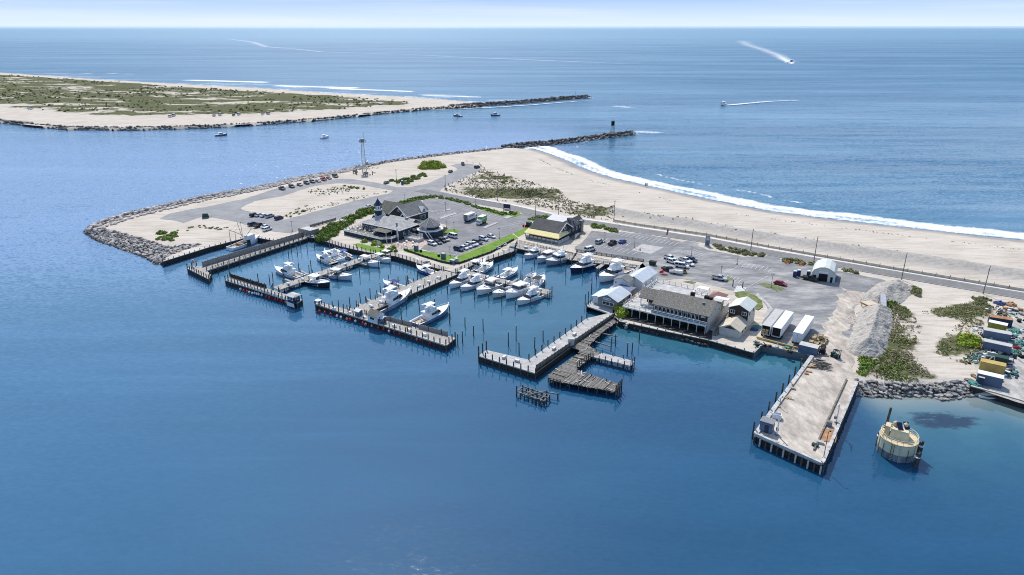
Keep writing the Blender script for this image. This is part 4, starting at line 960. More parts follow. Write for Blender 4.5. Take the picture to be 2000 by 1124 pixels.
# ---------------------------------------------------------------- free mooring piles
def piles(pts, label, group, h=3.3):
    for x, y in pts:
        p = G(x, y, 0); hh = h+R.uniform(-.5, .7); lean = R.uniform(-.12, .12)
        o = MB().tube((0,0,-1.5),(lean,R.uniform(-.1,.1),hh),.17,.14,8).tube((lean,0,hh),(lean,0,hh+.08),.15,.08,8,1).build('mooring_pile', [K['pilewood'], K['palegrey']], None, loc=p)
        tag(o, label, 'mooring pile', group)
piles([(449,538),(469,520),(427,536),(553,496),(564,502),(570,495),(581,498),(588,489),(600,492),(615,487),(505,551),(527,554),(533,546),(554,542),(584,531),(604,533),(608,527),(631,502)], 'slender dark mooring pile in the water of the westernmost basin', 'mooring piles of the west basin')
piles([(627,518),(659,548),(641,551),(683,542),(703,540),(721,533),(740,527),(762,524),(697,493),(673,495),(662,604),(684,600),(704,588),(723,579),(743,570),(760,554),(778,554),(794,554),(797,557),(815,546)], 'slender dark mooring pile between the branch pier and the wide stem pier', 'mooring piles of the middle basin')
piles([(784,625),(794,600),(758,618),(819,604),(849,606),(878,632),(908,638),(894,675),(903.5,669),(879,618),(925,656)], 'tall mooring pile round the two big yachts behind the front pier', 'mooring piles of the yacht berth', 3.8)
piles([(874,573),(900,579),(927,586),(955,589),(980,597),(1006,603),(1035,597)], 'mooring pile at the bow of a boat on the near side of the finger pier', 'mooring piles off the finger pier bows')
piles([(973,531),(994,528),(1017,546),(1020,552),(1039,538),(1063,564),(999,508),(1020,514),(1044,520),(1067,517),(1094,519)], 'mooring pile between the finger pier and the yellow awning restaurant dock', 'mooring piles off the awning dock')
piles([(1105,538),(1116,525),(1138,540),(1155,574),(1143,594),(1165,547),(1156,562),(1149,590)], 'tall mooring pile in the basin of the two large sportfishing boats', 'mooring piles of the sportfishing basin', 4)
piles([(944,645),(993,676),(1008,664),(1061,666),(1044,680),(1014,692),(935,703)], 'tall dark mooring pile inside the corner of the L-shaped pale pier', 'mooring piles of the pale pier', 4)
piles([(1193,684),(1202,676),(1248,670),(1234,692),(1225,696)], 'leaning dark mooring pile between the broken pier and the restaurant balcony', 'mooring piles of the broken pier', 4)
# ---------------------------------------------------------------- fender buoys
bmesh_ = {}
def buoys(pts, c, label, group, z=.9, r=.42):
    for x, y in pts:
        if (c, r) not in bmesh_:
            bmesh_[c, r] = MB().ball((0,0,0), r, 10, 7, 0, 1.08).tube((0,0,r),(0,0,r+.25),.07,.06,6,1).build('fender_buoy', [K[c], K['whiterubber']], smooth=True); o = bmesh_[c, r]
        else: o = bmesh_[c, r].copy(); C.objects.link(o)
        q = G(x, y, z); o.location = q; tag(o, label, 'fender buoy', group)
s = lambda L, ox, oy, k: [(ox+x*k, oy+y*k) for x, y in L]
buoys(s([(765,850),(810,860),(1065,925),(1100,940),(1178,958),(1210,965),(1258,980)],360,440,.1512), 'redrubber', 'red ball fender on the face of the short front pier', 'red fenders of the short pier')
buoys(s([(725,830),(838,868),(878,880),(910,880),(938,890),(963,895),(1002,905)],360,440,.1512), 'whiterubber', 'white ball fender on the face of the short front pier', 'white fenders of the short pier')
buoys(s([(1310,995),(1377,1017)],360,440,.1512), 'pinkrubber', 'faded pink ball fender below the blue hut on the short pier', 'pink fenders by the blue hut')
buoys(s([(150,430),(213,445),(285,465),(523,530),(680,575),(868,630),(935,650),(1062,682),(1130,700),(1215,715),(1290,745),(1385,778),(1503,820)],600,540,.16), 'redrubber', 'red ball fender on the water side of the longest front pier', 'red fenders of the long front pier')
buoys(s([(363,485),(412,500),(590,548),(1000,670)],600,540,.16), 'whiterubber', 'white ball fender on the water side of the longest front pier', 'white fenders of the long front pier')
buoys(s([(485,522),(713,588),(790,605),(1340,770)],600,540,.16), 'pinkrubber', 'faded pink ball fender on the longest front pier', 'pink fenders of the long front pier')
buoys(s([(1265,228),(1320,205),(1375,180),(1415,160),(1465,135),(1510,112)],600,540,.16), 'redrubber', 'red ball fender on the east face of the wide stem pier', 'red fenders of the stem pier')
buoys(s([(260,225),(308,238),(347,240),(385,250),(524,292)],600,440,.1512), 'redrubber', 'red ball fender on the boardwalk bulkhead below the dark terrace', 'red fenders below the terrace')
buoys(s([(437,272),(470,280)],600,440,.1512), 'whiterubber', 'white ball fender on the boardwalk bulkhead below the dark terrace', 'white fenders below the terrace')
buoys(s([(1272,452),(1328,458),(1385,475)],600,440,.1512), 'redrubber', 'red ball fender on the boardwalk below the lawn with the two bins', 'red fenders below the lawn')
buoys(s([(1232,440)],600,440,.1512), 'pinkrubber', 'pale pink ball fender on the boardwalk, first in a row with red ones', None)
buoys(s([(740,272),(665,296),(540,360)],860,460,.15), 'redrubber', 'red ball fender on the boardwalk behind the finger pier boats', 'red fenders behind the finger pier')
buoys(s([(715,284),(617,330)],860,460,.15), 'pinkrubber', 'faded pink ball fender on the boardwalk behind the finger pier boats', 'pink fenders behind the finger pier')
buoys([(1192,521)], 'redrubber', 'big orange red ball fender beside the white sportfishing boat', None, 1.1, .65)
# ---------------------------------------------------------------- buildings
def win(par, ax, pos, u, z, w, h, fm='whitetrim', gm='glass', bars=0):
    "window with its pane; ax 'y': in a wall facing -y, ax 'x': in a wall facing +x"
    b = .12; mb = MB(); g = MB()
    def bx(m, u0, u1, z0, z1, d0, d1):
        if ax == 'y': m.box(u0, u1, pos-d1, pos-d0, z0, z1)
        else: m.box(pos+d0, pos+d1, u0, u1, z0, z1)
    bx(mb,u-w/2,u+w/2,z,z+b,.0,.09); bx(mb,u-w/2,u+w/2,z+h-b,z+h,.0,.09); bx(mb,u-w/2,u-w/2+b,z+b,z+h-b,.0,.09); bx(mb,u+w/2-b,u+w/2,z+b,z+h-b,.0,.09)
    for i in range(bars): k = u-w/2+w*(i+1)/(bars+1); bx(mb,k-.05,k+.05,z+b,z+h-b,.0,.08)
    f = mb.build('window', K[fm], par); bx(g,u-w/2+b*.8,u+w/2-b*.8,z+b*.8,z+h-b*.8,.0,.035); g.build('pane', K[gm], f); return f
def door(par, ax, pos, u, w, h, m='whitetrim', z=0):
    mb = MB()
    if ax == 'y': mb.box(u-w/2,u+w/2,pos-.07,pos,z,z+h)
    else: mb.box(pos,pos+.07,u-w/2,u+w/2,z,z+h)
    return mb.build('door', K[m], par)
# --- turreted restaurant
T = E('turreted_restaurant', 'large dark shingled restaurant with a white lantern turret, octagon wing and grey roofs', 'restaurant', G(780,492), TH)
NV = 'navyshingle'
mb = MB(); mb.house(-34,-11,12.2,24,0,4.6,0,m=0).box(-26,-10,24,31,0,4.3).box(-15,-8.5,19,25,0,3.1)
mb.build('wall', K[NV], T)
MB().hip(-34,-11,12.2,24,4.6,3.0,.7,7).build('roof', K['greyshingle'], T)
MB().roof(-28,-13,21.5,28,4.5,1.6,.2,.15,'x').build('roof', K['greyshingle'], T)
MB().box(-21,-12.5,15,20.5,7.2,7.35).build('flat_roof', K['slateshingle'], T) if False else None
mb = MB(); mb.house(-33.5,-22.5,30,44.5,0,5.0,4.2,'y'); mb.house(-42,-33,32,40,0,4.4,3.4,'x'); mb.build('hall_wall', K[NV], T)
MB().roof(-33.5,-22.5,30,44.5,5.0,4.2,.7,.2,'y').build('hall_roof', K['slateshingle'], T)
MB().roof(-42.5,-28.5,31.5,40.5,4.4,4.3,.5,.2,'x').build('hall_roof', K['oldshingle'], T)
mb = MB()
for sg in (-1,1): mb.bar((-28+sg*6.1,29.2,4.55),(-28,29.2,9.35),.18,.35)
mb.bar((-22,29.4,4.75),(-21.8,45.2,4.75),.2,.35); mb.bar((-34.6,11.5,4.55),(-10.4,11.5,4.55),.2,.3); mb.bar((-10.3,11.5,4.55),(-10.3,24.6,4.55),.2,.3)
mb.build('fascia', K['whitetrim'], T)
mb = MB(); mb.add([(-21.9,39,5.3),(-21.9,43,5.3),(-21.9,41,7.6),(-25.5,41,7.6)],[(0,1,2),(0,2,3),(1,3,2)]); d = mb.build('dormer', K['whitetrim'], T)
MB().add([(-21.84,40.1,5.6),(-21.84,41.9,5.6),(-21.84,41,6.7)],[(0,1,2)]).build('pane', K['glass'], d)
mb = MB(); mb.add([(-27,28.9,4.2),(-22.3,28.9,4.2),(-24.6,28.9,6.6),(-24.6,33,6.6)],[(0,1,2),(1,3,2),(0,2,3)]); d = mb.build('dormer', K['whitetrim'], T)
MB().add([(-26,28.84,4.5),(-23.3,28.84,4.5),(-24.6,28.84,5.9)],[(0,1,2)]).build('pane', K['glass'], d)
win(T,'x',-22.5,40.5,1.6,4,1.9,bars=3); win(T,'y',30,-28,6.6,.9,1.1)
MB().box(-22,-20,33,44,0,1.5).build('hedge', K['leaf'], T)
for i in range(6): win(T,'y',12.2,-32.6+i*1.35,1.9,1.0,1.7)
for i in range(4): win(T,'y',12.2,-22+i*2.6,1.5,1.5,1.8,'navypaint')
win(T,'x',-11,15,1.2,1.0,2.0); win(T,'x',-11,18,1.2,1.0,2.0)
# turret
cx, cy = -30.6, 19.6
MB().lathe([(1.9,5.2),(1.75,7.0),(1.65,9.3)],8,(cx,cy),0,math.pi/8).build('turret_shaft', K[NV], T)
tl = MB().lathe([(1.9,9.3),(1.9,9.55),(1.5,9.6),(1.5,11.4),(1.85,11.45),(1.85,11.6)],8,(cx,cy),0,math.pi/8).build('turret_lantern', K['whitetrim'], T)
for k in range(8):
    a = k*math.pi/4; p = Vector((cx+math.cos(a)*1.36, cy+math.sin(a)*1.36, 0)); t_ = Vector((-math.sin(a), math.cos(a),0))*.3; o2 = Vector((math.cos(a), math.sin(a),0))*.06
    MB().bar(p+o2+Vector((0,0,9.95)), p+o2+Vector((0,0,11.15)), .5, .14).build('pane', K['glass'], tl)
MB().lathe([(2.2,11.6),(1.1,12.9),(.05,14.6)],8,(cx,cy),0,math.pi/8).tube((cx,cy,14.5),(cx,cy,15.3),.05).build('turret_roof', K['navypaint'], T)
for k in range(3):
    a = (-.5+k*.5)*math.pi + (.0); dx, dy = math.cos(a), math.sin(a); px, py = -dy, dx
    b = [(cx+dx*2.9+px*s*1.5, cy+dy*2.9+py*s*1.5) for s in (-1,1)]; ap = (cx+dx*2.9, cy+dy*2.9)
    zz = 6.2
    mb = MB(); mb.add([(*b[0],zz-.9),(*b[1],zz-.9),(*b[1],zz),(*b[0],zz),(*ap,zz+1.5)],[(0,1,2,4,3)],0)
    mb.add([(*b[0],zz),(*ap,zz+1.5),(cx,cy,zz+1.5),(cx-dx+px*-1.5,cy-dy+py*-1.5,zz)],[(0,1,2,3)],1); mb.add([(*b[1],zz),(*ap,zz+1.5),(cx,cy,zz+1.5),(cx-dx+px*1.5,cy-dy+py*1.5,zz)],[(3,2,1,0)],1)
    for s in b: mb.bar((*s,zz),(*ap,zz+1.55),.22,.3,2)
    mb.build('turret_gable', [K[NV], K['greyshingle'], K['whitetrim']], T)
# octagon wing
ox, oy = -5.2, 25.6
MB().lathe([(6.0,0),(6.0,3.0)],8,(ox,oy),0,math.pi/8).build('wall', K[NV], T)
MB().lathe([(6.25,3.0),(6.25,3.4),(4.4,3.42)],8,(ox,oy),0,math.pi/8).build('cornice', K['whitetrim'], T)
up = MB().lathe([(4.3,3.4),(4.3,5.1)],8,(ox,oy),0,math.pi/8).build('wall', K[NV], T)
MB().lathe([(5.1,4.95),(5.0,5.15),(.08,8.0)],8,(ox,oy),0,math.pi/8).build('octagon_roof', K['slateshingle'], T)
mb = MB()
for k in range(8):
    a = math.pi/8+k*math.pi/4; mb.bar((ox+5.05*math.cos(a),oy+5.05*math.sin(a),5.2),(ox,oy,8.08),.16,.14)
mb.lathe([(5.15,4.8),(5.15,5.0)],8,(ox,oy),0,math.pi/8); mb.build('hip_trim', K['palegrey'], T)
ap = 4.3*math.cos(math.pi/8)
for k in range(-2,3):
    win(T,'y',oy-ap,ox+k*.75,3.6,.62,1.2)
door(T,'y',oy-5.54,ox-1.2,1.1,2.3); door(T,'y',oy-5.54,ox+.1,1.1,2.3)
MB().bar((ox+4.4,oy-5.2,0),(ox+2.0,oy-5.6,3.2),.2,.3).bar((ox+5.6,oy-4.6,0),(ox+3.2,oy-5.0,3.2),.2,.3).build('stair_rail', K['whitetrim'], T)
door(T,'y',19,-13,1.3,2.2); door(T,'y',19,-10.6,1.3,2.2)
rail(T, [(-15,19),(-8.5,19),(-8.5,24)], 3.1, 1.0, 'palegrey'); rail(T, [(-26,24.2),(-11,24.2),(-10,31)], 4.3, 1.0, 'palegrey')
MB().bar((-14,18.9,4.4),(-8.6,18.6,.6),.2,.4).build('stair_rail', K['palegrey'], T)
MB().box(-12,-11.5,11.4,11.9,0,5.5).build('post', K['whitetrim'], T)
mb = MB(); mb.box(-18.5,-17,24,25.5,5.4,6.6).box(-14.8,-14.2,14,14.6,6,7.0).box(-19,-18.7,16,17,6.3,6.8); mb.build('roof_vent', K['steel'], T)
# terrace with bar
D = [(-38,4.6),(-15,4.2),(-11.6,7.4),(-11.6,12.2),(-34,12.2),(-34,19),(-38,15)]
MB().prism(D, 0, 1.6).build('terrace_base', K[NV], T); MB().prism([(a*.995-.1,b*.99+.1) for a,b in D], 1.6, 1.72).build('terrace_deck', K['oldwood'], T)
rail(T, [D[6],D[0],D[1],D[2],D[3]], 1.6, 1.0, 'whitetrim', 1.6, lines=(1.0,.15,.55), w=.13, infill=None)
MB().bar((-11.6,7.4,2.4),(-9.2,5.0,.5),.15,1.0).bar((-12.6,5.6,2.4),(-10.4,3.6,.5),.15,1.0).build('stair_rail', K['palegrey'], T)
br = MB().box(-22.6,-14.4,7.6,11.0,1.7,2.7).build('bar_counter', K['navypaint'], T)
MB().hip(-22.6,-14.4,7.3,11.3,4.0,.9,.3,2).build('bar_roof', K['oldshingle'], br)
mb = MB(); [mb.box(x-.1,x+.1,y-.1,y+.1,1.7,4.0) for x in (-22.3,-14.7) for y in (7.6,11)]; mb.build('post', K['whitetrim'], br)
MB().box(-10.5,3,6.2,18.6,0,.07).build('paved_terrace', K['pinkpaver'], T)
for k in range(4): rail(T, [(-10.2+k*.4,17.6-k*1.3),(-2.4-k*.2,17.6-k*1.3)], 1.4-k*.35, .9, 'palegrey', 1.5, w=.1)
rail(T, [(-12,12),(-10.2,17.6)], 1.4, .9, 'palegrey', 1.5, w=.1); rail(T,[(-9,5.2),(3,5.2)],0,.9,'palewood',1.6,w=.1); rail(T,[(-8,3.9),(1,3.9)],0,.9,'palewood',1.6,w=.1)
MB().box(-10.2,-2,14,17.6,0,1.4).build('terrace_base', K['palegrey'], T)
tb = None
def table(label, group, p):
    global tb
    if tb is None:
        tb = E('patio_table', label, 'table', p, TH, group)
        MB().lathe([(.5,.7),(.5,.75)],10).build('tabletop', K['whitepaint'], tb); MB().tube((0,0,0),(0,0,.7),.05).build('leg', K['steel'], tb)
        for k in range(4):
            a = k*math.pi/2+.7; MB().box(-.22,.22,-.22,.22,.4,.46).box(-.22,.22,.2,.24,.46,.9).build('seat', K['whitepaint'], tb)
            q = tb.children[-1]; q.location = (math.cos(a)*.85, math.sin(a)*.85, 0); q.rotation_euler = (0,0,a-math.pi/2)
    else: dup(tb, p, TH+R.uniform(-.4,.4), label, group)
def Lc(root, x, y, z): return root.location+Vector((x*math.cos(TH)-y*math.sin(TH), x*math.sin(TH)+y*math.cos(TH), z))
for x, y in [(-36.6+i*2.6,6.4+(i%2)*2.2) for i in range(6)]+[(-36.8,12),(-35.5,14.5),(-35.8,9.5),(-33.5,10.4),(-31,10.6),(-28,10.8),(-25,10.6)]: table('white cafe table with four seats on the raised dark terrace', 'tables of the raised terrace', Lc(T,x,y,1.72))
for x, y in [(-8+i*2.4,7.6+(i%2)*1.8) for i in range(5)]+[(-7,12),(-4,12.4),(-1,11.8)]: table('white cafe table with four seats on the pink paved patio', 'tables of the pink patio', Lc(T,x,y,.07))
# --- yellow awning restaurant
T = E('awning_restaurant', 'dark gabled restaurant with a long yellow awning over its porch', 'restaurant', G(1090,486), TH)
MB().house(-18.6,-4.2,7.6,18.4,0,4.5,3.1).box(-15.5,-4.6,18.4,30,0,4.4).build('wall', K[NV], T)
MB().roof(-18.6,-4.2,7.6,18.4,4.5,3.1,.6,.2).build('roof', K['darkshingle'], T)
MB().roof(-9.5,-4.4,17,30,4.4,2.4,.4,.2,'y').build('roof', K['darkshingle'], T)
MB().hexa([(-19,19,4.6),(-9,19,4.6),(-9,27,6.2),(-19,27,6.2)],[(-19,19,4.8),(-9,19,4.8),(-9,27,6.4),(-19,27,6.4)]).build('metal_roof', K['galvanised'], T)
MB().box(-18.5,-9.6,19,26.8,0,4.5).build('wall', K[NV], T)
mb = MB()
for s in ((7.0,4.45),(19.0,4.45)): mb.bar((-3.55,s[0],s[1]-.2),(-3.55,13,7.65),.14,.4)
mb.build('gable_trim', K['whitetrim'], T)
c = MB().lathe([(.85,0),(.85,.08)],16).build('round_window', K['whitetrim'], T); c.rotation_euler = (0,math.pi/2,0); c.location = (-4.2,13,5.1); MB().lathe([(.6,.08),(.6,.12)],16).build('pane', K['glass'], c)
for y in (10,12.2,15,17.4,21,24,27): win(T,'x',-4.2 if y < 18 else -4.6,y,1.9,1.2,1.5)
win(T,'x',-4.4,24,5.0,1.0,1.0)
aw = MB(); aw.hexa([(-20.2,4.4,2.75),(-2.4,4.4,2.75),(-4.0,7.7,4.5),(-19.4,7.7,4.5)],[(-20.2,4.4,2.83),(-2.4,4.4,2.83),(-4.0,7.7,4.58),(-19.4,7.7,4.58)])
aw.hexa([(-2.4,4.4,2.75),(-2.6,14.2,2.95),(-4.1,14.2,3.6),(-4.0,7.7,4.5)],[(-2.4,4.4,2.83),(-2.6,14.2,3.03),(-4.1,14.2,3.68),(-4.0,7.7,4.58)])
aw.box(-20.2,-2.4,4.36,4.41,2.5,2.82); aw.build('awning', K['awning'], T)
MB().box(-19.6,-2.8,4.8,7.6,0,1.0).box(-4.2,-2.8,7.6,14.4,0,1.0).build('porch_base', K['greywall'], T)
MB().box(-19.6,-2.8,4.7,4.8,1.0,1.75).box(-2.8,-2.7,4.7,14.4,0.2,1.75).build('porch_lattice', K['palegrey'], T)
mb = MB(); [mb.box(x-.08,x+.08,4.55,4.7,1.0,2.75) for x in np.linspace(-19.5,-2.7,9)]; [mb.box(-2.7,-2.55,y-.08,y+.08,1,2.85) for y in (7,9.5,12,14.2)]; mb.build('post', K['navypaint'], T)
MB().box(-18.4,-4.4,7.45,7.6,1.0,3.9).build('porch_shade_panel', K['innerdark'], T)  # dark sheet standing for the shaded porch interior
mb = MB(); [mb.box(x-.3,x+.3,6.4,6.8,1.0,2.1+R.uniform(-.2,.3)) for x in np.linspace(-18.4,-4.4,22)]; mb.build('porch_seating', K['amber'], T)
mb = MB(); mb.hexa([(-2.6,15,0),(-.6,15,0),(-.6,20,0),(-2.6,20,0)],[(-2.6,15,.3),(-.6,15,.3),(-.6,20,1.6),(-2.6,20,1.6)]); mb.build('ramp', K['greywall'], T)
rail(T, [(-.5,15),(-.5,21)], .6, 1.2, 'navypaint', 1.2); rail(T,[(-2.5,15),(-2.5,21)],.6,1.2,'navypaint',1.2)
MB().box(-5.5,-3.8,27,29,0,5.4).box(-7.5,-6.5,20,21.5,6.8,7.8).box(-5.6,-4.9,22,22.7,5,6.6).build('roof_vent', K['steel'], T)
MB().box(-22.6,-19.6,16.4,18.4,0,1.3).build('bin_store', K['palegrey'], T); 
for k in range(2):
    o = MB().box(-.35,.35,-.35,.35,0,1.1).box(-.38,.38,-.38,.38,1.1,1.2).build('waste_bin', K['red'], None, loc=G(1022+k*4,443.5+k*.4,LZ)); tag(o, ['red waste bin nearest the lawn triangle by the awning restaurant','red waste bin against the green hut of the awning restaurant'][k], 'bin')
o = MB().box(-1,1,-1,1,0,2.2).box(-1.1,1.1,-1.1,1.1,2.2,2.3).build('bin_hut', K['greenpaint'], None, loc=G(1033,443,LZ)); o.rotation_euler=(0,0,TH); tag(o,'small dark green hut at the west corner of the awning restaurant','hut')
# --- white long shed, cabin and boathouse
T = E('long_shed', 'long white shed with a pale metal roof on the inner dock', 'shed', G(1246,566), TH)
MB().house(-5.1,1.6,-.2,12.6,0,3.1,1.6,'y').build('wall', K['whitewall'], T)
MB().roof(-5.1,1.6,-.2,12.6,3.1,1.6,.3,.12,'y').build('roof', K['metalroof'], T)
for y in (3,8): door(T,'x',1.6,y,1.6,2.2,'palegrey')
T = E('white_cabin', 'small white two storey cabin with a dark roof against the long shed', 'cabin', G(1246,566), TH)
MB().house(-7.2,-1.6,-5.2,-.5,0,4.0,1.1,'y').build('wall', K['whitewall'], T)
MB().roof(-7.2,-1.6,-5.2,-.5,4.0,1.1,.25,.15,'y').build('roof', K['slateshingle'], T)
MB().box(-1.6,-1.52,-4.6,-1.2,1.2,3.4).build('side_panel', K['beigewall'], T); win(T,'y',-5.2,-6.3,2.6,.7,.9)
T = E('boathouse', 'grey gabled boathouse with a pale metal roof and an oval sign over its window', 'boathouse', G(1246,566), TH)
MB().house(-4.9,2.2,-21.4,-12.2,0,3.1,1.6,'y').build('wall', K['greywall'], T); MB().box(-7.6,-4.9,-20,-12.4,0,2.5).build('lean_to', K['whitewall'], T)
MB().roof(-4.9,2.2,-21.4,-12.2,3.1,1.6,.5,.12,'y').build('roof', K['metalroof'], T)
MB().hexa([(-8,-20.4,2.4),(-4.8,-20.4,3.0),(-4.8,-12.2,3.0),(-8,-12.2,2.4)],[(-8,-20.4,2.5),(-4.8,-20.4,3.1),(-4.8,-12.2,3.1),(-8,-12.2,2.5)]).build('lean_to_roof', K['metalroof'], T)
win(T,'y',-21.4,-1.2,.9,4.2,1.3,bars=2)
sg = MB().lathe([(1.0,0),(1.0,.06)],20).build('sign', K['whitepaint'], T); sg.scale=(1.5,.42,1); sg.rotation_euler=(math.pi/2,0,0); sg.location=(-1.6,-21.45,3.15)
mb = MB(); [mb.box(-.78+i*.22,-.62+i*.22,-.25,.25,.06,.09) for i in range(7)]; mb.build('lettering', K['navypaint'], sg)
win(T,'x',2.2,-18,1.2,1.4,1.1); win(T,'x',2.2,-15,1.2,1.4,1.1)
T = E('flat_link_shed', 'low flat roofed shed with a rusty red door between boathouse and white cabin', 'shed', G(1246,566), TH)
MB().box(-4.4,1.4,-12,-5.4,0,2.6).build('wall', K['greywall'], T); MB().box(-4.6,1.6,-12.05,-5.3,2.6,2.8).build('roof', K['bluegrey'], T); door(T,'x',1.4,-7,1.3,2.1,'rustpaint'); door(T,'x',1.4,-10,1.1,2.1,'dark')
# --- main waterfront restaurant
T = E('waterfront_restaurant', 'two storey waterfront restaurant with a mottled shingle roof, white balcony and roof deck', 'restaurant', G(1381,650), TH)
MB().box(-27.6,0,1.6,14,0,2.8).build('lower_wall', K['innerdark'], T)  # shade of the recessed lower storey put into the wall colour
MB().box(-27.8,.1,-2.1,14.2,2.8,3.05).box(-27.4,-2,14.2,25.6,2.8,3.05).build('deck', K['palewood'], T)
MB().box(-27.2,-2.3,13.2,25.3,3.05,3.12).box(-27.2,-23,-1.4,13.1,3.05,3.11).build('white_deck_cover', K['capwhite'], T)
MB().box(-17.8,-.15,-.4,11.2,3.05,5.7).build('upper_wall', K['brownwall'], T)
mb = MB(); mb.box(-.15,.05,-.6,13.6,-.4,5.7); mb.add([(.05,-.6,5.7),(.05,11.2,5.7),(.05,5.2,8.3)],[(0,1,2)]); mb.box(-3,.05,11.2,13.6,3,6.4); mb.box(-.14,.05,13.6,20,0,3.0); mb.build('gable_wall', K['palegrey'], T)
MB().roof(-17.8,0.05,-.4,11.2,5.7,2.7,.5,.2,rp=5.4).build('roof', K['speckleshingle'], T)
MB().roof(-23.6,-18.4,1.8,10.4,5.9,2.1,.3,.2,rp=5.4).build('porch_roof', K['speckleshingle'], T)
[MB().box(x-.14,x+.14,y-.14,y+.14,3.05,5.9).build('porch_post', K['whitetrim'], T) for x in (-23.2,-20.6,-18.2) for y in (2.0,10)]; MB().box(-23.0,-18.4,2.0,2.12,3.05,3.7).build('porch_parapet', K['whitetrim'], T)
MB().box(-22.8,-17.9,6.0,9.6,3.05,5.6).build('porch_room', K['brownwall'], T)
for i in range(11): win(T,'y',-.4,-17+i*1.36,3.75,1.05,1.5)
win(T,'y',-.4,-1.6,4.7,1.4,.5,gm='palegrey')
for y, z in ((2.4,4.9),(5.4,5.6),(8.4,4.6),(10,4.4)): MB().box(.05,.09,y-.15,y+.15,z,z+.35).build('vent', K['dark'], T)
rail(T, [(-17.8,-1.95),(0,-1.95)], 3.05, 1.05, 'whitetrim', 1.9, w=.1, lines=(1,.12,.55), infill=1); rail(T, [(-27.6,14),(-27.6,-1.95),(-17.8,-1.95)], 3.05, 1.0, 'palewood', 1.9, w=.08)
MB().bar((-27.7,-2.12,2.9),(.1,-2.12,2.9),.1,.42).build('fascia', K['whitetrim'], T)
for i in range(11):
    x = -27+i*2.69; zb = -1.2 if i % 2 else -.1
    mb = MB().box(x-.11,x+.11,-2.0,-1.78,zb if i > 3 else -.2,2.8)
    for sg in (-1,1): mb.bar((x,-1.87,2.2),(x+sg*.55,-1.87,2.75),.12,.14)
    mb.build('pillar', K['palegrey'], T)
for i in range(10): MB().tube((-26+i*2.8,-4.2+R.uniform(-.3,.3),-2.8),(-26+i*2.8,-4.2,-.1+R.uniform(-.3,.5)),.15).build('pile', K['palewood'], T)
MB().box(-12,-7,-1.6,-1.5,1.2,2.75).build('porch_screen', K['dark'], T)
MB().hexa([(-29.5,-5.2,-.3),(3,-4.6,-.3),(1,2,-.3),(-28,2,-.3)],[(-29.5,-5.2,.12),(3,-4.6,.12),(1,2,.12),(-28,2,.12)]).build('shade_apron', K['darkwood'], T)  # dark sheet added to make the strip under the balcony read as shade
for k in range(9): MB().bar((-27+k*3.3,-4.5,.25),(-25.4+k*3.3,-3.2+R.uniform(-.8,.8),.3),.25,.25).build('apron_timber', K['oldwood'], T)
rail(T, [(-27.4,25.4),(-14,25.4)], 3.05, 1.2, 'whitetrim', 2, w=.12); rail(T, [(-27.4,14),(-27.4,25.4)], 3.05, 1.1, 'whitetrim', 2.4, w=.12); rail(T, [(-12,22),(-2,22)], 3.05, 1.1, 'whitetrim', 2, w=.12); rail(T,[(-2,22),(-2,14)],3.05,1.1,'whitetrim',2,w=.12)
for k, (x0, y0, x1, y1, za, zb) in enumerate(((-14,25.2,-12.5,22,3.05,3.05),(-11.5,24.5,-8.5,28.6,3.05,.2),(-9.4,24.5,-6.4,28.6,3.05,.2))):
    MB().bar((x0,y0,za),(x1,y1,zb),.9 if k else .5,.16).build('stair', K['whitetrim'], T); MB().bar((x0,y0,za+1),(x1,y1,zb+1),.08,.1).bar((x0+.9,y0,za+1),(x1+.9,y1,zb+1),.08,.1).build('stair_rail', K['whitetrim'], T)
mb = MB(); mb.box(-13,-9.4,25.8,28.6,3.6,3.75); [mb.box(x-.08,x+.08,y-.08,y+.08,0,3.6) for x in (-12.9,-9.5) for y in (25.9,28.5)]; mb.build('stair_canopy', K['whitetrim'], T)
for x, y in ((-27.4,14),(-27.4,20),(-27.4,25.4),(-14,25.4),(-27.6,4)): MB().box(x-.14,x+.14,y-.14,y+.14,0,5.2).build('post', K['whitetrim'], T)
for x, y, h in ((-9.5,11.3,1.6),(-5,11.6,1.3),(-3.6,11.9,1.0)): MB().box(x-.6,x+.6,y-.4,y+.7,5.9,5.9+h).build('roof_vent', K['innerdark'], T)
mb = MB().lathe([(.4,0),(.4,.5),(.5,.5),(.5,.6)],9,(-3.2,3.6)); v = mb.build('roof_fan', K['steel'], T); v.location=(0,0,7.5)
MB().box(-3.5,-.3,12,15,3.1,6.0).build('service_room', K['palegrey'], T); MB().box(-3.2,1.2,14.2,16.4,5.9,6.1).build('service_roof', K['whitetrim'], T)
for k in range(2): MB().bar((2.0+k*1.1,-1,.2),(2.2+k*1.1,12,3.6),.15,.25).build('stair_rail', K['greywall'], T)
MB().bar((2.6,-1,0),(2.8,12,3.2),1.0,.25).build('stair', K['oldwood'], T)
u = E('patio_umbrella', 'large square maroon parasol on the restaurant roof deck', 'parasol', Lc(T,-3.4,18.6,3.05), TH)
MB().lathe([(3.7,2.3),(3.6,2.42),(.1,3.7)],4,(0,0),0,math.pi/4).build('canopy', K['umbrella'], u); MB().tube((0,0,0),(0,0,3.9),.07).build('pole', K['palegrey'], u)
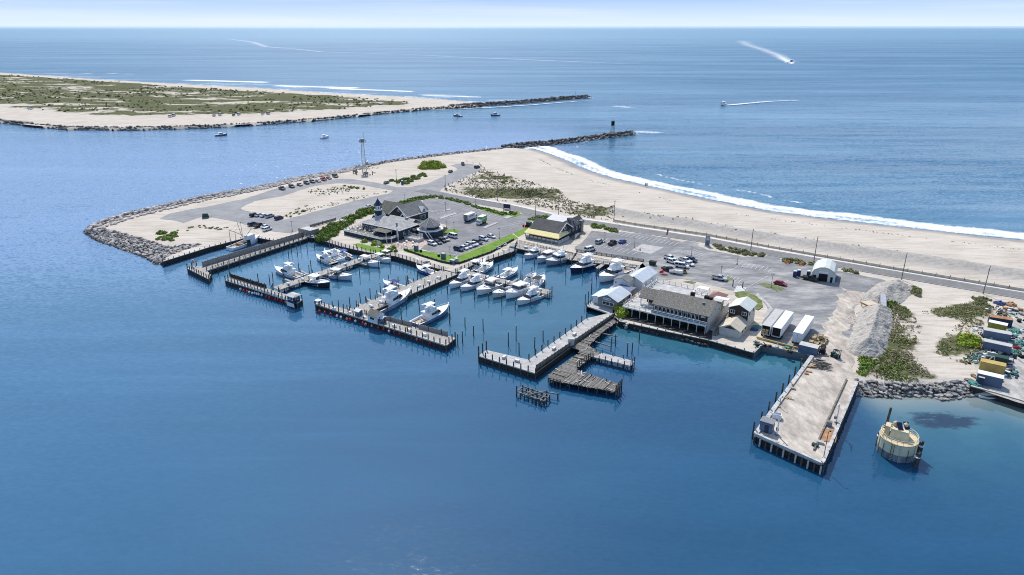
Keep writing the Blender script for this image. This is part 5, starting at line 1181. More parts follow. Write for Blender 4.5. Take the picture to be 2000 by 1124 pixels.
# --- house, tan shed, garage
T = E('gabled_house', 'brown fronted two storey house with pale metal roof and two white windows', 'house', G(1462,650), TH)
MB().house(-7.4,-1.3,2.4,10.2,0,6.0,1.4,'y').build('wall', K['beigewall'], T); MB().box(-7.3,-1.4,2.32,2.4,2.5,6.0).add([(-7.3,2.33,6),(-1.4,2.33,6),(-4.35,2.33,7.3)],[(0,1,2)]).build('brown_front', K['brownwall'], T)
MB().roof(-7.4,-1.3,2.4,10.2,6.0,1.4,.35,.14,'y').build('roof', K['palegreenroof'], T)
win(T,'y',2.3,-6.2,4.2,1.5,1.2,bars=1); win(T,'y',2.3,-2.6,4.2,1.5,1.2,bars=1)
for y in (3.6,7.4): win(T,'x',-1.3,y,4.2,.8,1.1,'brownwall')
MB().box(-7.2,-1.4,2.0,2.35,2.3,3.0).build('fascia', K['brownwall'], T)
T = E('tan_shed', 'tan roofed shed with pale folding doors in front of the brown house', 'shed', G(1462,650), TH)
MB().house(-7.2,-1.1,-6.3,2.0,0,2.5,1.5,'y').build('wall', K['beigewall'], T); MB().roof(-7.2,-1.1,-6.3,2.0,2.5,1.5,.4,.14,'y').build('roof', K['tanroof'], T)
for i in range(3): MB().box(-7.0+i*2,-5.1+i*2,-6.37,-6.3,.05,2.4).build('door', K['palegrey'], T)
MB().add([(-6,-6.34,2.6),(-2.2,-6.34,2.6),(-4.1,-6.34,3.6)],[(0,1,2)]).build('gable_vent', K['brownwall'], T); win(T,'x',-1.1,-3,1.0,1.0,.8,'brownwall'); win(T,'x',-1.1,0,1.0,1.0,.8,'brownwall')
T = E('arched_garage', 'pale green arched roof garage with an open dark doorway at the car park', 'garage', G(1630,552), TH+.12)
prof = [(-8.0,0),(-8.0,3.0),(-7.2,4.3),(-5.6,5.2),(-4.0,5.5),(-2.4,5.2),(-.8,4.3),(0,3.0),(0,0)]
def ext(pr, y0, y1, cap=True):
    n = len(pr); mb = MB(); mb.add([(a,y0,z) for a,z in pr]+[(a,y1,z) for a,z in pr], [(i,(i+1)%n,n+(i+1)%n,n+i) for i in range(n)] + ([tuple(range(n-1,-1,-1)), tuple(range(n,2*n))] if cap else [])); return mb
ext(prof,-1,9).build('wall', K['palegreenwall'], T)
rp_ = [(a*1.03+.12,z*1.03+.02) for a,z in prof[1:-1]]; ext(rp_+[(a*.99+.04,z*.99) for a,z in rp_[::-1]],-1.5,9.4).build('roof', K['palegreenroof'], T)
MB().box(-5.6,-2.6,-1.06,-1.0,0,3.0).build('doorway', K['dark'], T); MB().box(-5.7,-2.5,-1.1,-1.05,3.0,3.9).build('door_curtain', K['whitewall'], T)  # black sheet stands for the shade inside the opening
MB().box(-7.4,-6.5,-1.06,-1,.0,2.1).build('door', K['dark'], T); MB().box(-1.6,-.8,-1.06,-1,0,2.1).build('door', K['dark'], T); MB().box(-.02,.05,1,7,0,2.4).build('side_opening', K['dark'], T)  # black panels painted as shaded openings, no leaves behind them
# huts on the piers
def hut(name, label, cat, loc, w, d, h, rh, wm, rm, ax='x', windows=True, rot=TH):
    t = E(name, label, cat, loc, rot); MB().house(-w/2,w/2,-d/2,d/2,0,h,rh,ax).build('wall', K[wm], t); MB().roof(-w/2,w/2,-d/2,d/2,h,rh,.25,.1,ax).build('roof', K[rm], t)
    if windows: win(t,'y',-d/2,0,h*.42,w*.5,h*.4,'whitetrim'); door(t,'x',w/2,0,d*.35,h*.8,'navypaint')
    return t
hut('pier_hut', 'white hut with a mossy roof in the middle of the longest front pier', 'hut', G(735,628,1.9), 4.0, 3.4, 2.6, 1.3, 'whitewall', 'oldshingle', 'x')
hut('kiosk', 'tiny blue sided kiosk on the front pier beside the white hut, nearer the stem', 'kiosk', G(701,616,1.9), 1.9, 1.7, 1.7, .4, 'bluegrey', 'whitepaint')
hut('kiosk', 'tiny blue sided kiosk right below the white hut on the front pier', 'kiosk', G(747,630,1.9), 1.9, 1.7, 1.8, .4, 'bluegrey', 'whitepaint')
b = E('blue_booth', 'dark blue booth with a pale umbrella roof at the end of the short pier', 'booth', G(574,589,1.9), TH)
MB().box(-1.7,1.7,-1.3,1.3,0,2.3).build('wall', K['navypaint'], b); win(b,'y',-1.3,-.7,.9,1.1,1.1); win(b,'x',1.7,0,.9,1.1,1.1); MB().hip(-1.7,1.7,-1.3,1.3,2.4,.5,.5,.8).build('roof', K['palegrey'], b); win(b,'y',-1.3,.8,.9,1.1,1.1)
mb = MB(); mb.box(-1.9,1.9,-1.6,-1.5,-1.4,0.0); mb.build('skirt', K['whitepaint'], b)
w = E('corner_windbreak', 'small white canopy at the western corner of the longest pier', 'canopy', G(622,595,1.9), TH)
MB().box(-1.0,1.0,-.9,.9,1.5,1.62).build('roof', K['whitepaint'], w); mb = MB(); [mb.box(x-.06,x+.06,y-.06,y+.06,0,1.5) for x in (-.9,.9) for y in (-.8,.8)]; mb.build('post', K['darkwood'], w)
# ---------------------------------------------------------------- boats (x towards the bow, stern at -L/2)
def hull_parts(par, L, B, fb=1.25, rise=.9, cock=.42, cz=.55, stripe=None):
    N = 13; sec = []
    for i in range(N):
        t = i/(N-1); x = -L/2+L*t
        w = B/2*(.9+.1*min(1, t/.3)) if t < .5 else B/2*max(0, 1-((t-.5)/.5)**2.3)
        s = fb+rise*t*t; k = -.45+(.6 if t > .999 else 0)+.35*max(0,(t-.8)/.2)
        w = max(w, .02); sec.append((x+(.0 if t < .999 else 0), w, s, k))
    vs = []; fs = []
    for (x, w, s, k) in sec:
        ch = .72+.1*(1 if x < 0 else 0); xs = x
        vs += [(xs,-w,s),(xs-.03*L*(x/L+.5)**3,-w*ch,.12),(xs-.06*L*(x/L+.5)**3,0,k),(xs-.03*L*(x/L+.5)**3,w*ch,.12),(xs,w,s)]
    for i in range(N-1):
        for j in range(4): a = i*5+j; fs.append((a,a+1,a+6,a+5))
    fs.append((4,3,2,1,0))
    h = MB().add(vs, fs).build('hull', K['hullpaint'], par, smooth=False)
    # gunwale, foredeck, cockpit
    d = MB(); nb = int(cock*(N-1))
    for i in range(N-1):
        x0,w0,s0,_ = sec[i]; x1,w1,s1,_ = sec[i+1]
        if i < nb:
            for sg in (-1,1):
                a = [(x0,sg*w0,s0+.03),(x1,sg*w1,s1+.03),(x1,sg*(w1-.28),s1+.03),(x0,sg*(w0-.28),s0+.03)]
                d.add(a if sg < 0 else a[::-1], [(0,1,2,3)])
                a = [(x0,sg*(w0-.28),s0+.03),(x1,sg*(w1-.28),s1+.03),(x1,sg*(w1-.28),cz),(x0,sg*(w0-.28),cz)]
                d.add(a if sg < 0 else a[::-1], [(0,1,2,3)])
        else:
            c0 = s0+.03+.06*w0; c1 = s1+.03+.06*w1
            d.add([(x0,-w0,s0+.02),(x1,-w1,s1+.02),(x1,0,c1),(x0,0,c0)],[(0,1,2,3)]).add([(x0,w0,s0+.02),(x1,w1,s1+.02),(x1,0,c1),(x0,0,c0)],[(3,2,1,0)])
    x0,w0,s0,_ = sec[nb]; d.add([(x0,-w0,cz),(x0,w0,cz),(x0,w0,s0+.05),(x0,-w0,s0+.05)],[(0,3,2,1)])
    x0,w0,s0,_ = sec[0]; d.box(x0,x0+.25,-w0*.97,w0*.97,.3,s0+.03)
    d.build('deck', K['gelcoat'], par)
    MB().add([(sec[0][0]+.2,-w0+.2,cz),(sec[nb][0],-sec[nb][1]+.2,cz),(sec[nb][0],sec[nb][1]-.2,cz),(sec[0][0]+.2,w0-.2,cz)],[(0,1,2,3)]).build('cockpit_floor', K['teak' if L > 12 else 'deckwhite'], par)
    m = MB()
    for i in range(N-1):
        x0,w0,s0,_ = sec[i]; x1,w1,s1,_ = sec[i+1]
        for sg in (-1,1): m.bar((x0,sg*w0,s0-.06),(x1,sg*w1,s1-.06),.06,.09)
    m.build('rub_rail', K['chrome' if L < 12 else 'palegrey'], par)
    r = MB(); k0 = int(.62*(N-1))
    for i in range(k0, N-1):
        x0,w0,s0,_ = sec[i]; x1,w1,s1,_ = sec[i+1]
        for sg in (-1,1): r.bar((x0,sg*w0*.92,s0+.55),(x1,sg*w1*.92,s1+.55),.045); r.bar((x1,sg*w1*.92,s1),(x1,sg*w1*.92,s1+.55),.035)
    r.build('bow_rail', K['chrome'], par)
    return sec
def boat(kind_, name, label, loc, L, group=None):
    t = E(name, label, 'boat', loc, 0, group)
    if kind_ == 'sportfisher':
        B = 4.7; hull_parts(t, L, B, 1.25, 1.15, .36, .6)
        MB().frus(-2.4,3.4,1.85,1.3,1.3,-2.3,1.7,1.65,1.2,3.0).build('cabin', K['gelcoat'], t)
        MB().frus(.4,2.95,1.72,1.42,1.95,.3,2.0,1.72,1.32,2.8).build('windscreen', K['glass'], t)
        MB().frus(-1.6,.2,1.8,1.78,2.1,-1.5,.2,1.76,1.75,2.65).build('side_window', K['glass'], t)
        f = MB().frus(-3.2,1.6,1.6,1.1,3.0,-3.2,1.4,1.6,1.1,3.12); f.frus(-1.2,1.5,1.5,.9,3.12,-1.4,1.0,1.5,1.0,3.95); f.build('flybridge', K['gelcoat'], t)
        MB().box(-2.6,-1.2,-.4,.4,3.12,4.1).box(-.9,.3,-1.1,1.1,3.9,4.05).build('helm_seat', K['deckwhite'], t)
        MB().frus(-3.0,.9,1.45,1.1,5.15,-2.9,.8,1.35,1.0,5.3).build('hardtop', K['canvas'], t)
        m = MB(); [m.tube((x,sg*1.25,3.1),(x*.9,sg*1.15,5.2),.045,n=5) for x in (-2.6,.6) for sg in (-1,1)]; m.box(-2.9,-2.7,-.5,.5,5.3,5.6).tube((-2,0,5.3),(-2.2,0,7.2),.03,n=5).build('hardtop_frame', K['chrome'], t)
        for sg in (-1,1): MB().tube((-.6,sg*1.8,2.6),(-3.8,sg*3.0,9.0),.05,.02,5).build('outrigger', K['galvanised'], t)
        m = MB(); m.tube((-4.6,0,.6),(-4.6,0,1.2),.12); m.box(-4.9,-4.3,-.3,.3,1.2,1.3).box(-4.9,-4.8,-.3,.3,1.3,1.9).build('fighting_chair', K['deckwhite'], t)
    elif kind_ == 'express':
        B = 3.6; hull_parts(t, L, B, 1.1, .85, .45, .5)
        MB().frus(-.5,3.2,1.25,.75,1.2,-.4,2.3,1.1,.55,1.75).build('cabin_trunk', K['gelcoat'], t)
        MB().frus(-.6,1.4,1.4,1.1,1.35,-.7,.4,1.3,.95,2.1).build('windscreen', K['glass'], t)
        MB().frus(-2.4,.6,1.25,1.05,2.95,-2.3,.5,1.15,.95,3.08).build('hardtop', K['canvas'], t)
        m = MB(); [m.tube((x,sg*1.2,1.1),(x*.95,sg*1.1,2.97),.045,n=5) for x in (-2.0,.2) for sg in (-1,1)]; m.tube((-1.5,.6,3.0),(-1.7,.6,5.4),.025,n=4).build('hardtop_frame', K['chrome'], t)
        MB().box(-1.6,-.8,-.9,.9,.5,1.5).box(-2.6,-1.9,-1.0,1.0,.5,1.1).build('helm_seat', K['deckwhite'], t)
        m = MB(); [m.box(.9+i*.8,1.4+i*.8,-.22,.22,1.66-.0*i,1.78) for i in range(2)]; m.build('hatch', K['glass'], t)
    elif kind_ == 'console':
        B = 3.0; hull_parts(t, L, B, .95, .75, .72, .42)
        MB().box(-1.0,.2,-.55,.55,.42,1.5).box(.4,1.2,-.5,.5,.42,.95).build('console', K['gelcoat'], t)
        MB().frus(-.1,.35,.55,.5,1.45,-.2,.0,.5,.45,2.0).build('windscreen', K['glass'], t)
        MB().box(-1.9,-1.3,-.6,.6,.42,1.25).box(-L/2+.3,-L/2+.8,-1.1,1.1,.42,.95).build('helm_seat', K['deckwhite'], t)
        MB().frus(-2.0,.7,1.05,1.0,2.45,-1.9,.6,1.0,.95,2.55).build('t_top', K['canvas'], t)
        m = MB(); [m.tube((x,sg*.7,.5),(x*1.1-.1,sg*.85,2.47),.04,n=5) for x in (-1.3,.3) for sg in (-1,1)]; m.build('t_top_frame', K['chrome'], t)
        for sg in (-.45,.45): MB().frus(-L/2-.55,-L/2+.02,.18,.2,.3,-L/2-.6,-L/2-.02,.14,.18,1.35).build('outboard', K['hullpaint'], t); t.children[-1].location=(0,sg,0)
    elif kind_ == 'charter':
        B = 3.9; hull_parts(t, L, B, 1.1, 1.0, .5, .5)
        MB().frus(-.6,3.6,1.3,.8,1.3,-.6,3.3,1.2,.6,1.8).build('cabin_trunk', K['gelcoat'], t)
        MB().frus(-1.6,1.7,1.5,1.25,1.3,-1.6,1.2,1.4,1.15,2.9).frus(-2.4,1.6,1.6,1.25,2.9,-2.3,1.5,1.5,1.2,3.02).build('wheelhouse', K['gelcoat'], t)
        MB().frus(.2,1.64,1.5,1.31,2.0,.1,1.38,1.46,1.25,2.7).build('windscreen', K['glass'], t); MB().frus(-1.4,0,1.53,1.5,2.0,-1.4,0,1.47,1.45,2.6).build('side_window', K['glass'], t)
        MB().box(-1.8,-.2,-.9,.9,3.02,3.7).box(-1.5,-.9,-.4,.4,3.7,4.0).build('flybridge', K['gelcoat'], t)
        m = MB(); m.tube((-1.8,0,3),(-2.2,0,6.2),.05,n=5); [m.tube((-1,sg*1.3,2.9),(-2,sg*2.2,7.0),.035,.02,5) for sg in (-1,1)]; m.build('mast', K['chrome'], t)
        MB().box(-4.2,-3.2,-.6,.6,.5,1.1).box(-2.3,-1.9,-1.2,1.2,.5,1.2).build('bait_station', K['deckwhite'], t)
    return t
PROTO = {}
LEN = dict(sportfisher=15.5, express=10.5, console=8.6, charter=11.2)
def place(kind_, a, b, label, hullc=(.92,.92,.92), topc=(.9,.9,.9), sc=None, z=0, group=None, wsc=1, grow=1.16):
    "a: stern, b: bow, as they meet the water"
    p = G(*a, z); q = G(*b, z); L = (q-p).length; s = (sc or L/LEN[kind_])*grow; c = (p+q)/2
    rot = math.atan2(q.y-p.y, q.x-p.x); nm = {'sportfisher':'sportfishing_boat','express':'cabin_cruiser','console':'open_motorboat','charter':'charter_boat'}[kind_]
    cols = {'hull': (*hullc,1), 't_top': (*topc,1), 'hardtop': (*topc,1), 'outboard': (*((.85,.85,.85) if sum(topc) > 2 else (.06,.06,.07)),1)}
    if kind_ not in PROTO:
        t = boat(kind_, nm, label, c, LEN[kind_], group); t.rotation_euler = (0,0,rot); t.scale = (s,s*wsc,s); PROTO[kind_] = t
        for ch in t.children:
            k = ch.name.split('.')[0]
            if k in cols: ch.color = cols[k]
        return t
    r = dup(PROTO[kind_], c, rot, label, group, (s*R.uniform(.96,1.04),s*wsc*R.uniform(.94,1.05),s*R.uniform(.92,1.06)), cols)
    v = R.random(); gone = {'sportfisher': ('outrigger',) if v < .45 else (), 'express': ('hardtop','hardtop_frame') if v < .35 else (), 'charter': ('flybridge',) if v < .5 else (), 'console': ('windscreen',) if v < .3 else ()}[kind_]
    for ch in list(r.children):
        if ch.name.split('.')[0] in gone: bpy.data.objects.remove(ch)
    return r
NAVY = (.03,.045,.10); BLUE = (.10,.22,.42); BLK = (.03,.03,.035); CRM = (.7,.66,.56)
g = 'boats in the marina'
place('sportfisher', (590,546), (537,531), "white flybridge boat alone on the west side of the branch pier near its outer end", sc=.85, group=g)
place('console', (597,553), (642,563), "open white boat with a T-top and black bottom inside the branch pier", BLK, group=g)
place('sportfisher', (654,519), (618,506), "white flybridge boat pointing at the long pier, outermost of three moored abreast", sc=.72, group=g)
place('charter', (668,512), (634,498), "white boat with a tall tower, middle of three moored abreast off the branch pier", sc=.95, group=g)
place('console', (684,506), (656,495), 'open boat with a bright blue canopy nearest the terrace', (.5,.55,.6), (.04,.12,.42), sc=1.0, group=g)
place('express', (640,540), (685,548), 'white hardtop cruiser with pale lilac hull moored halfway along the branch pier', (.62,.66,.78), group=g)
place('express', (698,514), (739,522), 'white cruiser with rounded foredeck third along the inner side of the branch pier', (.92,.92,.92), group=g)
place('console', (725,506), (764,515), 'open white boat with bare foredeck and no roof shade beside the branch pier root', (.8,.82,.86), (.8,.8,.8), group=g, sc=1.1)
place('console', (741,500), (774,506), 'smaller white boat tucked under the boardwalk corner by the branch pier root', (.8,.8,.84), (.85,.85,.85), group=g)
place('express', (850,528), (815,517), 'white walkaround boat moored at the root of the wide stem pier, closer to the boardwalk', (.82,.83,.85), group=g, sc=.95)
place('console', (846,538), (817,529), 'open boat with royal blue hull at the root of the wide stem pier', (.05,.14,.42), (.9,.9,.9), group=g, sc=1.05)
place('console', (786,567), (751,558), 'small open boat with a navy bimini on the west side of the wide stem pier', (.92,.92,.92), (.03,.05,.20), group=g)
place('console', (599,468), (622,473), "small white boat with grey top by the shed at the long pier's root", (.7,.74,.8), (.55,.58,.62), group=g)
place('sportfisher', (737,613), (798,582), 'long pale blue motor yacht berthed along the east side of the wide stem pier', (.36,.44,.58), group=g, wsc=.95)
place('sportfisher', (813,637), (873,610), 'white convertible yacht with a slate blue hull lying alone behind the front pier', (.20,.27,.42), group=g)
rowA = [((922,546),(884,563),'sportfisher','white flybridge boat first from the shore on the near side of the finger pier',(.92,.92,.92)), ((950,553),(905,569),'sportfisher','white flybridge boat with a canvas fronted bridge, second from the shore in the near row',(.82,.83,.86)),
    ((976,558),(935,577),'express','large white express cruiser with hatches on its foredeck, third in the near row',(.85,.85,.85)), ((1003,568),(965,582),'express','cream trimmed open bow cruiser, fourth and smallest in the near row',CRM),
    ((1036,566),(991,584),'charter','white trunk cabin boat with several front windows, fifth in the near row',(.92,.92,.92)), ((1062,577),(1012,597),'sportfisher','wide white boat with a plain empty foredeck at the outer end of the near row',(.83,.85,.88))]
for (a, b, k, lb, c), tc in zip(rowA, ((.9,.9,.9),(.74,.76,.80),(.9,.9,.9),(.66,.58,.46),(.9,.9,.88),(.8,.82,.85))): place(k, a, b, lb, c, tc, group=g, sc={'sportfisher':.8,'express':1.2,'charter':1.12}[k] if 'fourth' not in lb else .95)
place('express', (916,533), (946,517), "white boat with a sweeping arch roof behind the finger pier nearest the shore", (.92,.92,.92), group=g)
place('console', (933,537), (964,521), 'white boat with blue inside next to the arch roofed boat behind the finger pier', (.55,.62,.75), (.85,.85,.85), group=g, sc=1.1)
place('console', (977,548), (1011,532), 'open white boat with T-top lying alone behind the middle of the finger pier', (.45,.55,.68), (.9,.9,.9), group=g, sc=1.15)
place('console', (1026,560), (1045,543), 'boat with a dark grey canvas dome top behind the outer part of the finger pier', (.8,.8,.8), (.30,.32,.36), group=g, sc=1.1)
place('console', (1040,567), (1062,547), 'boat with a black canvas top and tall rods nearest the tip of the finger pier', (.8,.8,.8), (.03,.03,.03), group=g, sc=1.2)
place('express', (1016,488), (984,498), 'white cruiser with a light blue boot stripe alone at the corner of the front dock', (.5,.68,.8), group=g)
place('charter', (1059,497), (1026,507), 'white charter boat nearest the boardwalk under the yellow awning restaurant', (.62,.66,.72), group=g)
place('charter', (1086,502), (1052,514), 'white charter boat with red trim in the middle of the three under the awning restaurant', (.66,.70,.78), group=g)
place('charter', (1111,508), (1070,519), 'white charter boat with a grey waterline, easternmost of the three under the awning restaurant', (.34,.38,.42), group=g, sc=1.12)
place('sportfisher', (1163,517), (1120,533), 'large navy hulled sportfishing boat backed up to the railed dock', NAVY, group=g, sc=1.0)
place('sportfisher', (1222,532), (1175,551), 'largest all white sportfishing boat beside the long white shed', (.92,.92,.92), group=g, sc=1.08, wsc=1.08)
place('charter', (425,266), (439,265), 'small dark hulled boat with a cabin out in the inlet, nearest the left', (.12,.14,.18), sc=.8, group='boats out on the water')
place('console', (629,271), (640,269), 'small white motor boat drifting in the inlet west of the lattice mast', (.8,.8,.8), sc=.95, group='boats out on the water')
place('charter', (900,228), (887,227), 'dark boat in the inlet mouth, first of two below the far jetty', (.06,.08,.16), sc=.85, group='boats out on the water')
place('charter', (973,226), (961,227), 'white topped blue boat in the inlet mouth, closer to the jetty tip', (.10,.16,.32), sc=.9, group='boats out on the water')
place('console', (1416,205), (1408,207), 'speeding white motorboat trailing a thin straight wake past the near jetty', (.8,.8,.8), sc=1.5, group='boats out on the water')
place('charter', (1547,119), (1544,125), 'far off boat heading to shore with a bright bow wave', (.4,.4,.4), sc=1.7, group='boats out on the water')
# wakes
def foammat():
    m = bpy.data.materials.new('wake_foam'); m.use_nodes = True; n = m.node_tree.nodes; l = m.node_tree.links; b = n['Principled BSDF']
    b.inputs['Base Color'].default_value = (.78,.83,.87,1); b.inputs['Roughness'].default_value = .7
    gg = n.new('ShaderNodeNewGeometry'); t = n.new('ShaderNodeTexNoise'); t.inputs['Scale'].default_value = .16; t.inputs['Detail'].default_value = 8; l.new(gg.outputs['Position'], t.inputs['Vector'])
    a = n.new('ShaderNodeAttribute'); a.attribute_name = 'foam_amount'
    s = n.new('ShaderNodeMath'); s.operation = 'ADD'; l.new(t.outputs['Fac'], s.inputs[0]); l.new(a.outputs['Fac'], s.inputs[1])
    r = n.new('ShaderNodeMapRange'); r.inputs[1].default_value = .62; r.inputs[2].default_value = 1.05; r.inputs[4].default_value = .85; l.new(s.outputs[0], r.inputs[0]); l.new(r.outputs[0], b.inputs['Alpha']); K['foam'] = m
foammat()
def wake(label, pts):
    "pts: (px, py, half width in m, density)"
    P = [G(x,y,.6) for x, y, _, _ in pts]; v = []; f = []; d = []
    for i, p in enumerate(P):
        t = P[min(i+1,len(P)-1)]-P[max(i-1,0)]; t.normalize(); n = Vector((-t.y,t.x,0))
        for j, k in enumerate((-1,-.5,0,.5,1)): v.append(p+n*pts[i][2]*k); d.append(pts[i][3]*(1-abs(k)*.9))
    for i in range(len(P)-1):
        for j in range(4): a = i*5+j; f.append((a,a+1,a+6,a+5))
    o = npmesh('wake', [tuple(q) for q in v], f, K['foam'], True, dict(foam_amount=d)); kind(o, 'stuff', label)
wake('thin foam line behind the speeding motorboat', [(1412,206,2.5,1.1),(1430,205,4.5,.95),(1460,202,5,.75),(1500,198.5,6,.55),(1560,196,6,.3)])
wake('white bow wave and long curving wake of the far off boat', [(1545,126,6,.2),(1546,123,10,.95),(1538,119,22,.65),(1520,108,32,.4),(1490,97,38,.36),(1460,88,50,.34),(1450,80,70,.28)])
wake('white spray fan either side of the far off boat', [(1531,123,4,.1),(1538,122,8,1.0),(1546,121,10,1.0),(1556,121.5,8,1.0),(1562,122.5,4,.1)])
wake('pale slick sheen painted on the water far out beyond the barrier island', [(400,75,18,.1),(450,77,22,.34),(495,83,36,.36),(520,92,30,.34),(575,96,20,.32),(630,102,22,.34),(700,104,20,.28),(800,107,20,.26),(900,112,22,.27),(1050,118,30,.33),(1200,124,20,.2),(1300,126,8,.1)])  # sky sheen of a smooth slick, drawn as a pale foam sheet
wake('thin foam seam below the far jetty', [(820,215,1.5,.3),(900,213,2.5,.6),(960,210,3,.6),(1040,205,3,.65),(1100,200,3,.6),(1160,196,2,.2)])
# trawler in the slip
t = E('fishing_trawler', 'rust streaked fishing trawler with tangled rigging in the slip behind the long pier', 'trawler', (G(452,489,0)+G(507,471,0))/2, (lambda d: math.atan2(d.y,d.x))(G(507,471,0)-G(452,489,0)))
hull_parts(t, 17, 5.0, 1.4, 1.6, .62, .9); t.children[0].color = (.62,.64,.66,1)
MB().frus(.8,4.8,1.6,1.3,1.9,.8,4.5,1.5,1.2,4.2).box(1.5,4.2,-1.2,1.2,4.2,4.3).build('wheelhouse', K['whitewall'], t); MB().frus(3.2,4.78,1.5,1.36,3.1,3.1,4.7,1.46,1.3,3.8).build('windscreen', K['glass'], t)
for p, q in (((-1,0,1),(-1,0,11)),((-6,-1.8,1),(-6,-1.8,8)),((-6,1.8,1),(-6,1.8,8)),((-6,-1.8,8),(-6,1.8,8)),((-1,0,5),(-7.5,0,9)),((-.5,1,4),(1.5,5.5,10)),((-.5,-1,4),(1.5,-5.5,10))): MB().tube(p,q,.12,.08,6).build('mast_boom', K['steel'], t)
m = MB()
for p, q in (((-1,0,10.8),(8,0,3)),((-1,0,10.8),(-6,1.8,8)),((-1,0,10.8),(-6,-1.8,8)),((-1,0,10.8),(1.5,5.5,10)),((-1,0,10.8),(1.5,-5.5,10)),((-7.5,0,9),(-8,0,2))): m.tube(p,q,.03,n=4)
m.build('rigging', K['dark'], t); MB().lathe([(.2,-1.3),(1.0,-1.3),(1.0,-1.2),(.5,-1.2),(.5,1.2),(1.0,1.2),(1.0,1.3),(.2,1.3)],12).build('net_drum', K['greenpaint'], t); t.children[-1].rotation_euler=(math.pi/2,0,0); t.children[-1].location=(-5,0,2.1)
MB().box(-3.6,-2.2,-1.2,1.2,.9,1.7).box(-4,-3,1,1.6,.9,1.5).build('deck_gear', K['rustpaint'], t)
t = E('dinghy', 'small cream dinghy beached below the cluttered yard bulkhead', 'dinghy', G(1934,778,.1), .0-.35)
hull_parts(t, 5.4, 1.9, .55, .25, .8, .2); t.children[0].color=(.75,.65,.48,1)
for lb, p in (('low wooden float at the root of the long pier, larger of two', (569,481)), ('low wooden float beside the larger one by the long pier', (552,484))):
    o = MB().box(-2.2,2.2,-.8,.8,-.2,.5).box(-2.3,2.3,-.9,.9,.5,.58,1).build('work_float', [K['darkwood'], K['tanroof']], None, loc=G(*p,0)); o.rotation_euler=(0,0,.1); tag(o, lb, 'float')
# ---------------------------------------------------------------- vehicles
def carbody(par, L, Wd, prof, cab, hh, bed=None):
    "prof: lower body side outline; cab: (x0,x1,X0,X1,ztop) greenhouse"
    n = len(prof); w = Wd/2; mb = MB()
    mb.add([(x,-w,z) for x,z in prof]+[(x,w,z) for x,z in prof], [(i,n+i,n+(i+1)%n,(i+1)%n) for i in range(n)]+[tuple(range(n)), tuple(range(2*n-1,n-1,-1))])
    x0,x1,X0,X1,zt = cab
    mb.frus(X0,X1,w*.8,w*.8,zt-.02,X0+.05,X1-.05,w*.76,w*.76,zt+.06)
    for t_ in (0,.36,.7,1):
        for sg in (-1,1): mb.bar((x0+(x1-x0)*t_,sg*w*.93,hh),(X0+(X1-X0)*t_,sg*w*.80,zt),.1,.09)
    if bed: pass
    mb.build('body', K['paint'], par)
    MB().frus(x0,x1,w*.93,w*.93,hh-.03,X0,X1,w*.79,w*.79,zt).build('glass', K['glass'], par)
    if bed: MB().box(bed[0],bed[1],-w*.82,w*.82,bed[2],bed[2]+.02).build('load_bed', K['dark'], par)
    for x in (-L*.3, L*.31):
        for sg in (-1,1):
            o = MB().lathe([(.2,-.12),(.34,-.12),(.34,.12),(.2,.12)],12).lathe([(.19,-.1),(.19,.13)],8,m=1).build('wheel', [K['tyre'], K['chrome']], par); o.rotation_euler=(math.pi/2*sg,0,0); o.location=(x,sg*(w-.1),.34)
    m = MB(); [m.box(L/2-.12,L/2+.01,sg*w*.72-.2,sg*w*.72+.2,.62,.78) for sg in (-1,1)]; m.build('headlight', K['chrome'], par)
CARS = {}
def car(kind_, a, b, label, col, group=None, at=None, rot=None):
    p = G(*a, LZ+.05); q = G(*b, LZ+.05); c = (p+q)/2; r = math.atan2(q.y-p.y, q.x-p.x)
    if kind_ not in CARS:
        t = E({'sedan':'parked_car','suv':'parked_suv','pickup':'pickup_truck','van':'parked_van'}[kind_], label, {'pickup':'pickup truck','van':'van'}.get(kind_,'car'), c, r, group)
        if kind_ == 'sedan': carbody(t,4.6,1.8,[(-2.3,.35),(2.3,.32),(2.3,.7),(1.2,.92),(-1.6,.98),(-2.25,.9)],(-1.9,1.25,-1.1,.45,1.42),.92)
        if kind_ == 'suv': carbody(t,4.8,1.9,[(-2.4,.4),(2.4,.38),(2.4,.9),(1.3,1.08),(-2.3,1.1),(-2.4,.9)],(-2.3,1.35,-2.05,.6,1.72),1.05)
        if kind_ == 'pickup': carbody(t,5.7,2.0,[(-2.85,.5),(2.85,.48),(2.85,1.0),(1.6,1.16),(-.6,1.16),(-2.85,1.14)],(-.65,1.55,-.5,.85,1.85),1.1,(-2.75,-.75,1.15))
        if kind_ == 'van': carbody(t,5.3,2.0,[(-2.65,.42),(2.65,.4),(2.65,.95),(1.75,1.15),(-2.6,1.18),(-2.65,.9)],(-2.6,1.8,-2.45,1.1,1.98),1.12)
        CARS[kind_] = t
    else: t = dup(CARS[kind_], c, r, label, group)
    if not group and 'group' in t: del t['group']
    for ch in t.children:
        if ch.name.split('.')[0] == 'body': ch.color = (*col,1)
    return t
WH=(.75,.76,.78); SI=(.42,.44,.46); BK=(.02,.021,.023); NV_=(.03,.045,.10); RD=(.35,.02,.03); DG=(.08,.085,.09); LB=(.42,.52,.62)
def off(c, v): return (c[0]-v[0]/2,c[1]-v[1]/2),(c[0]+v[0]/2,c[1]+v[1]/2)
g='cars parked along the inlet revetment'
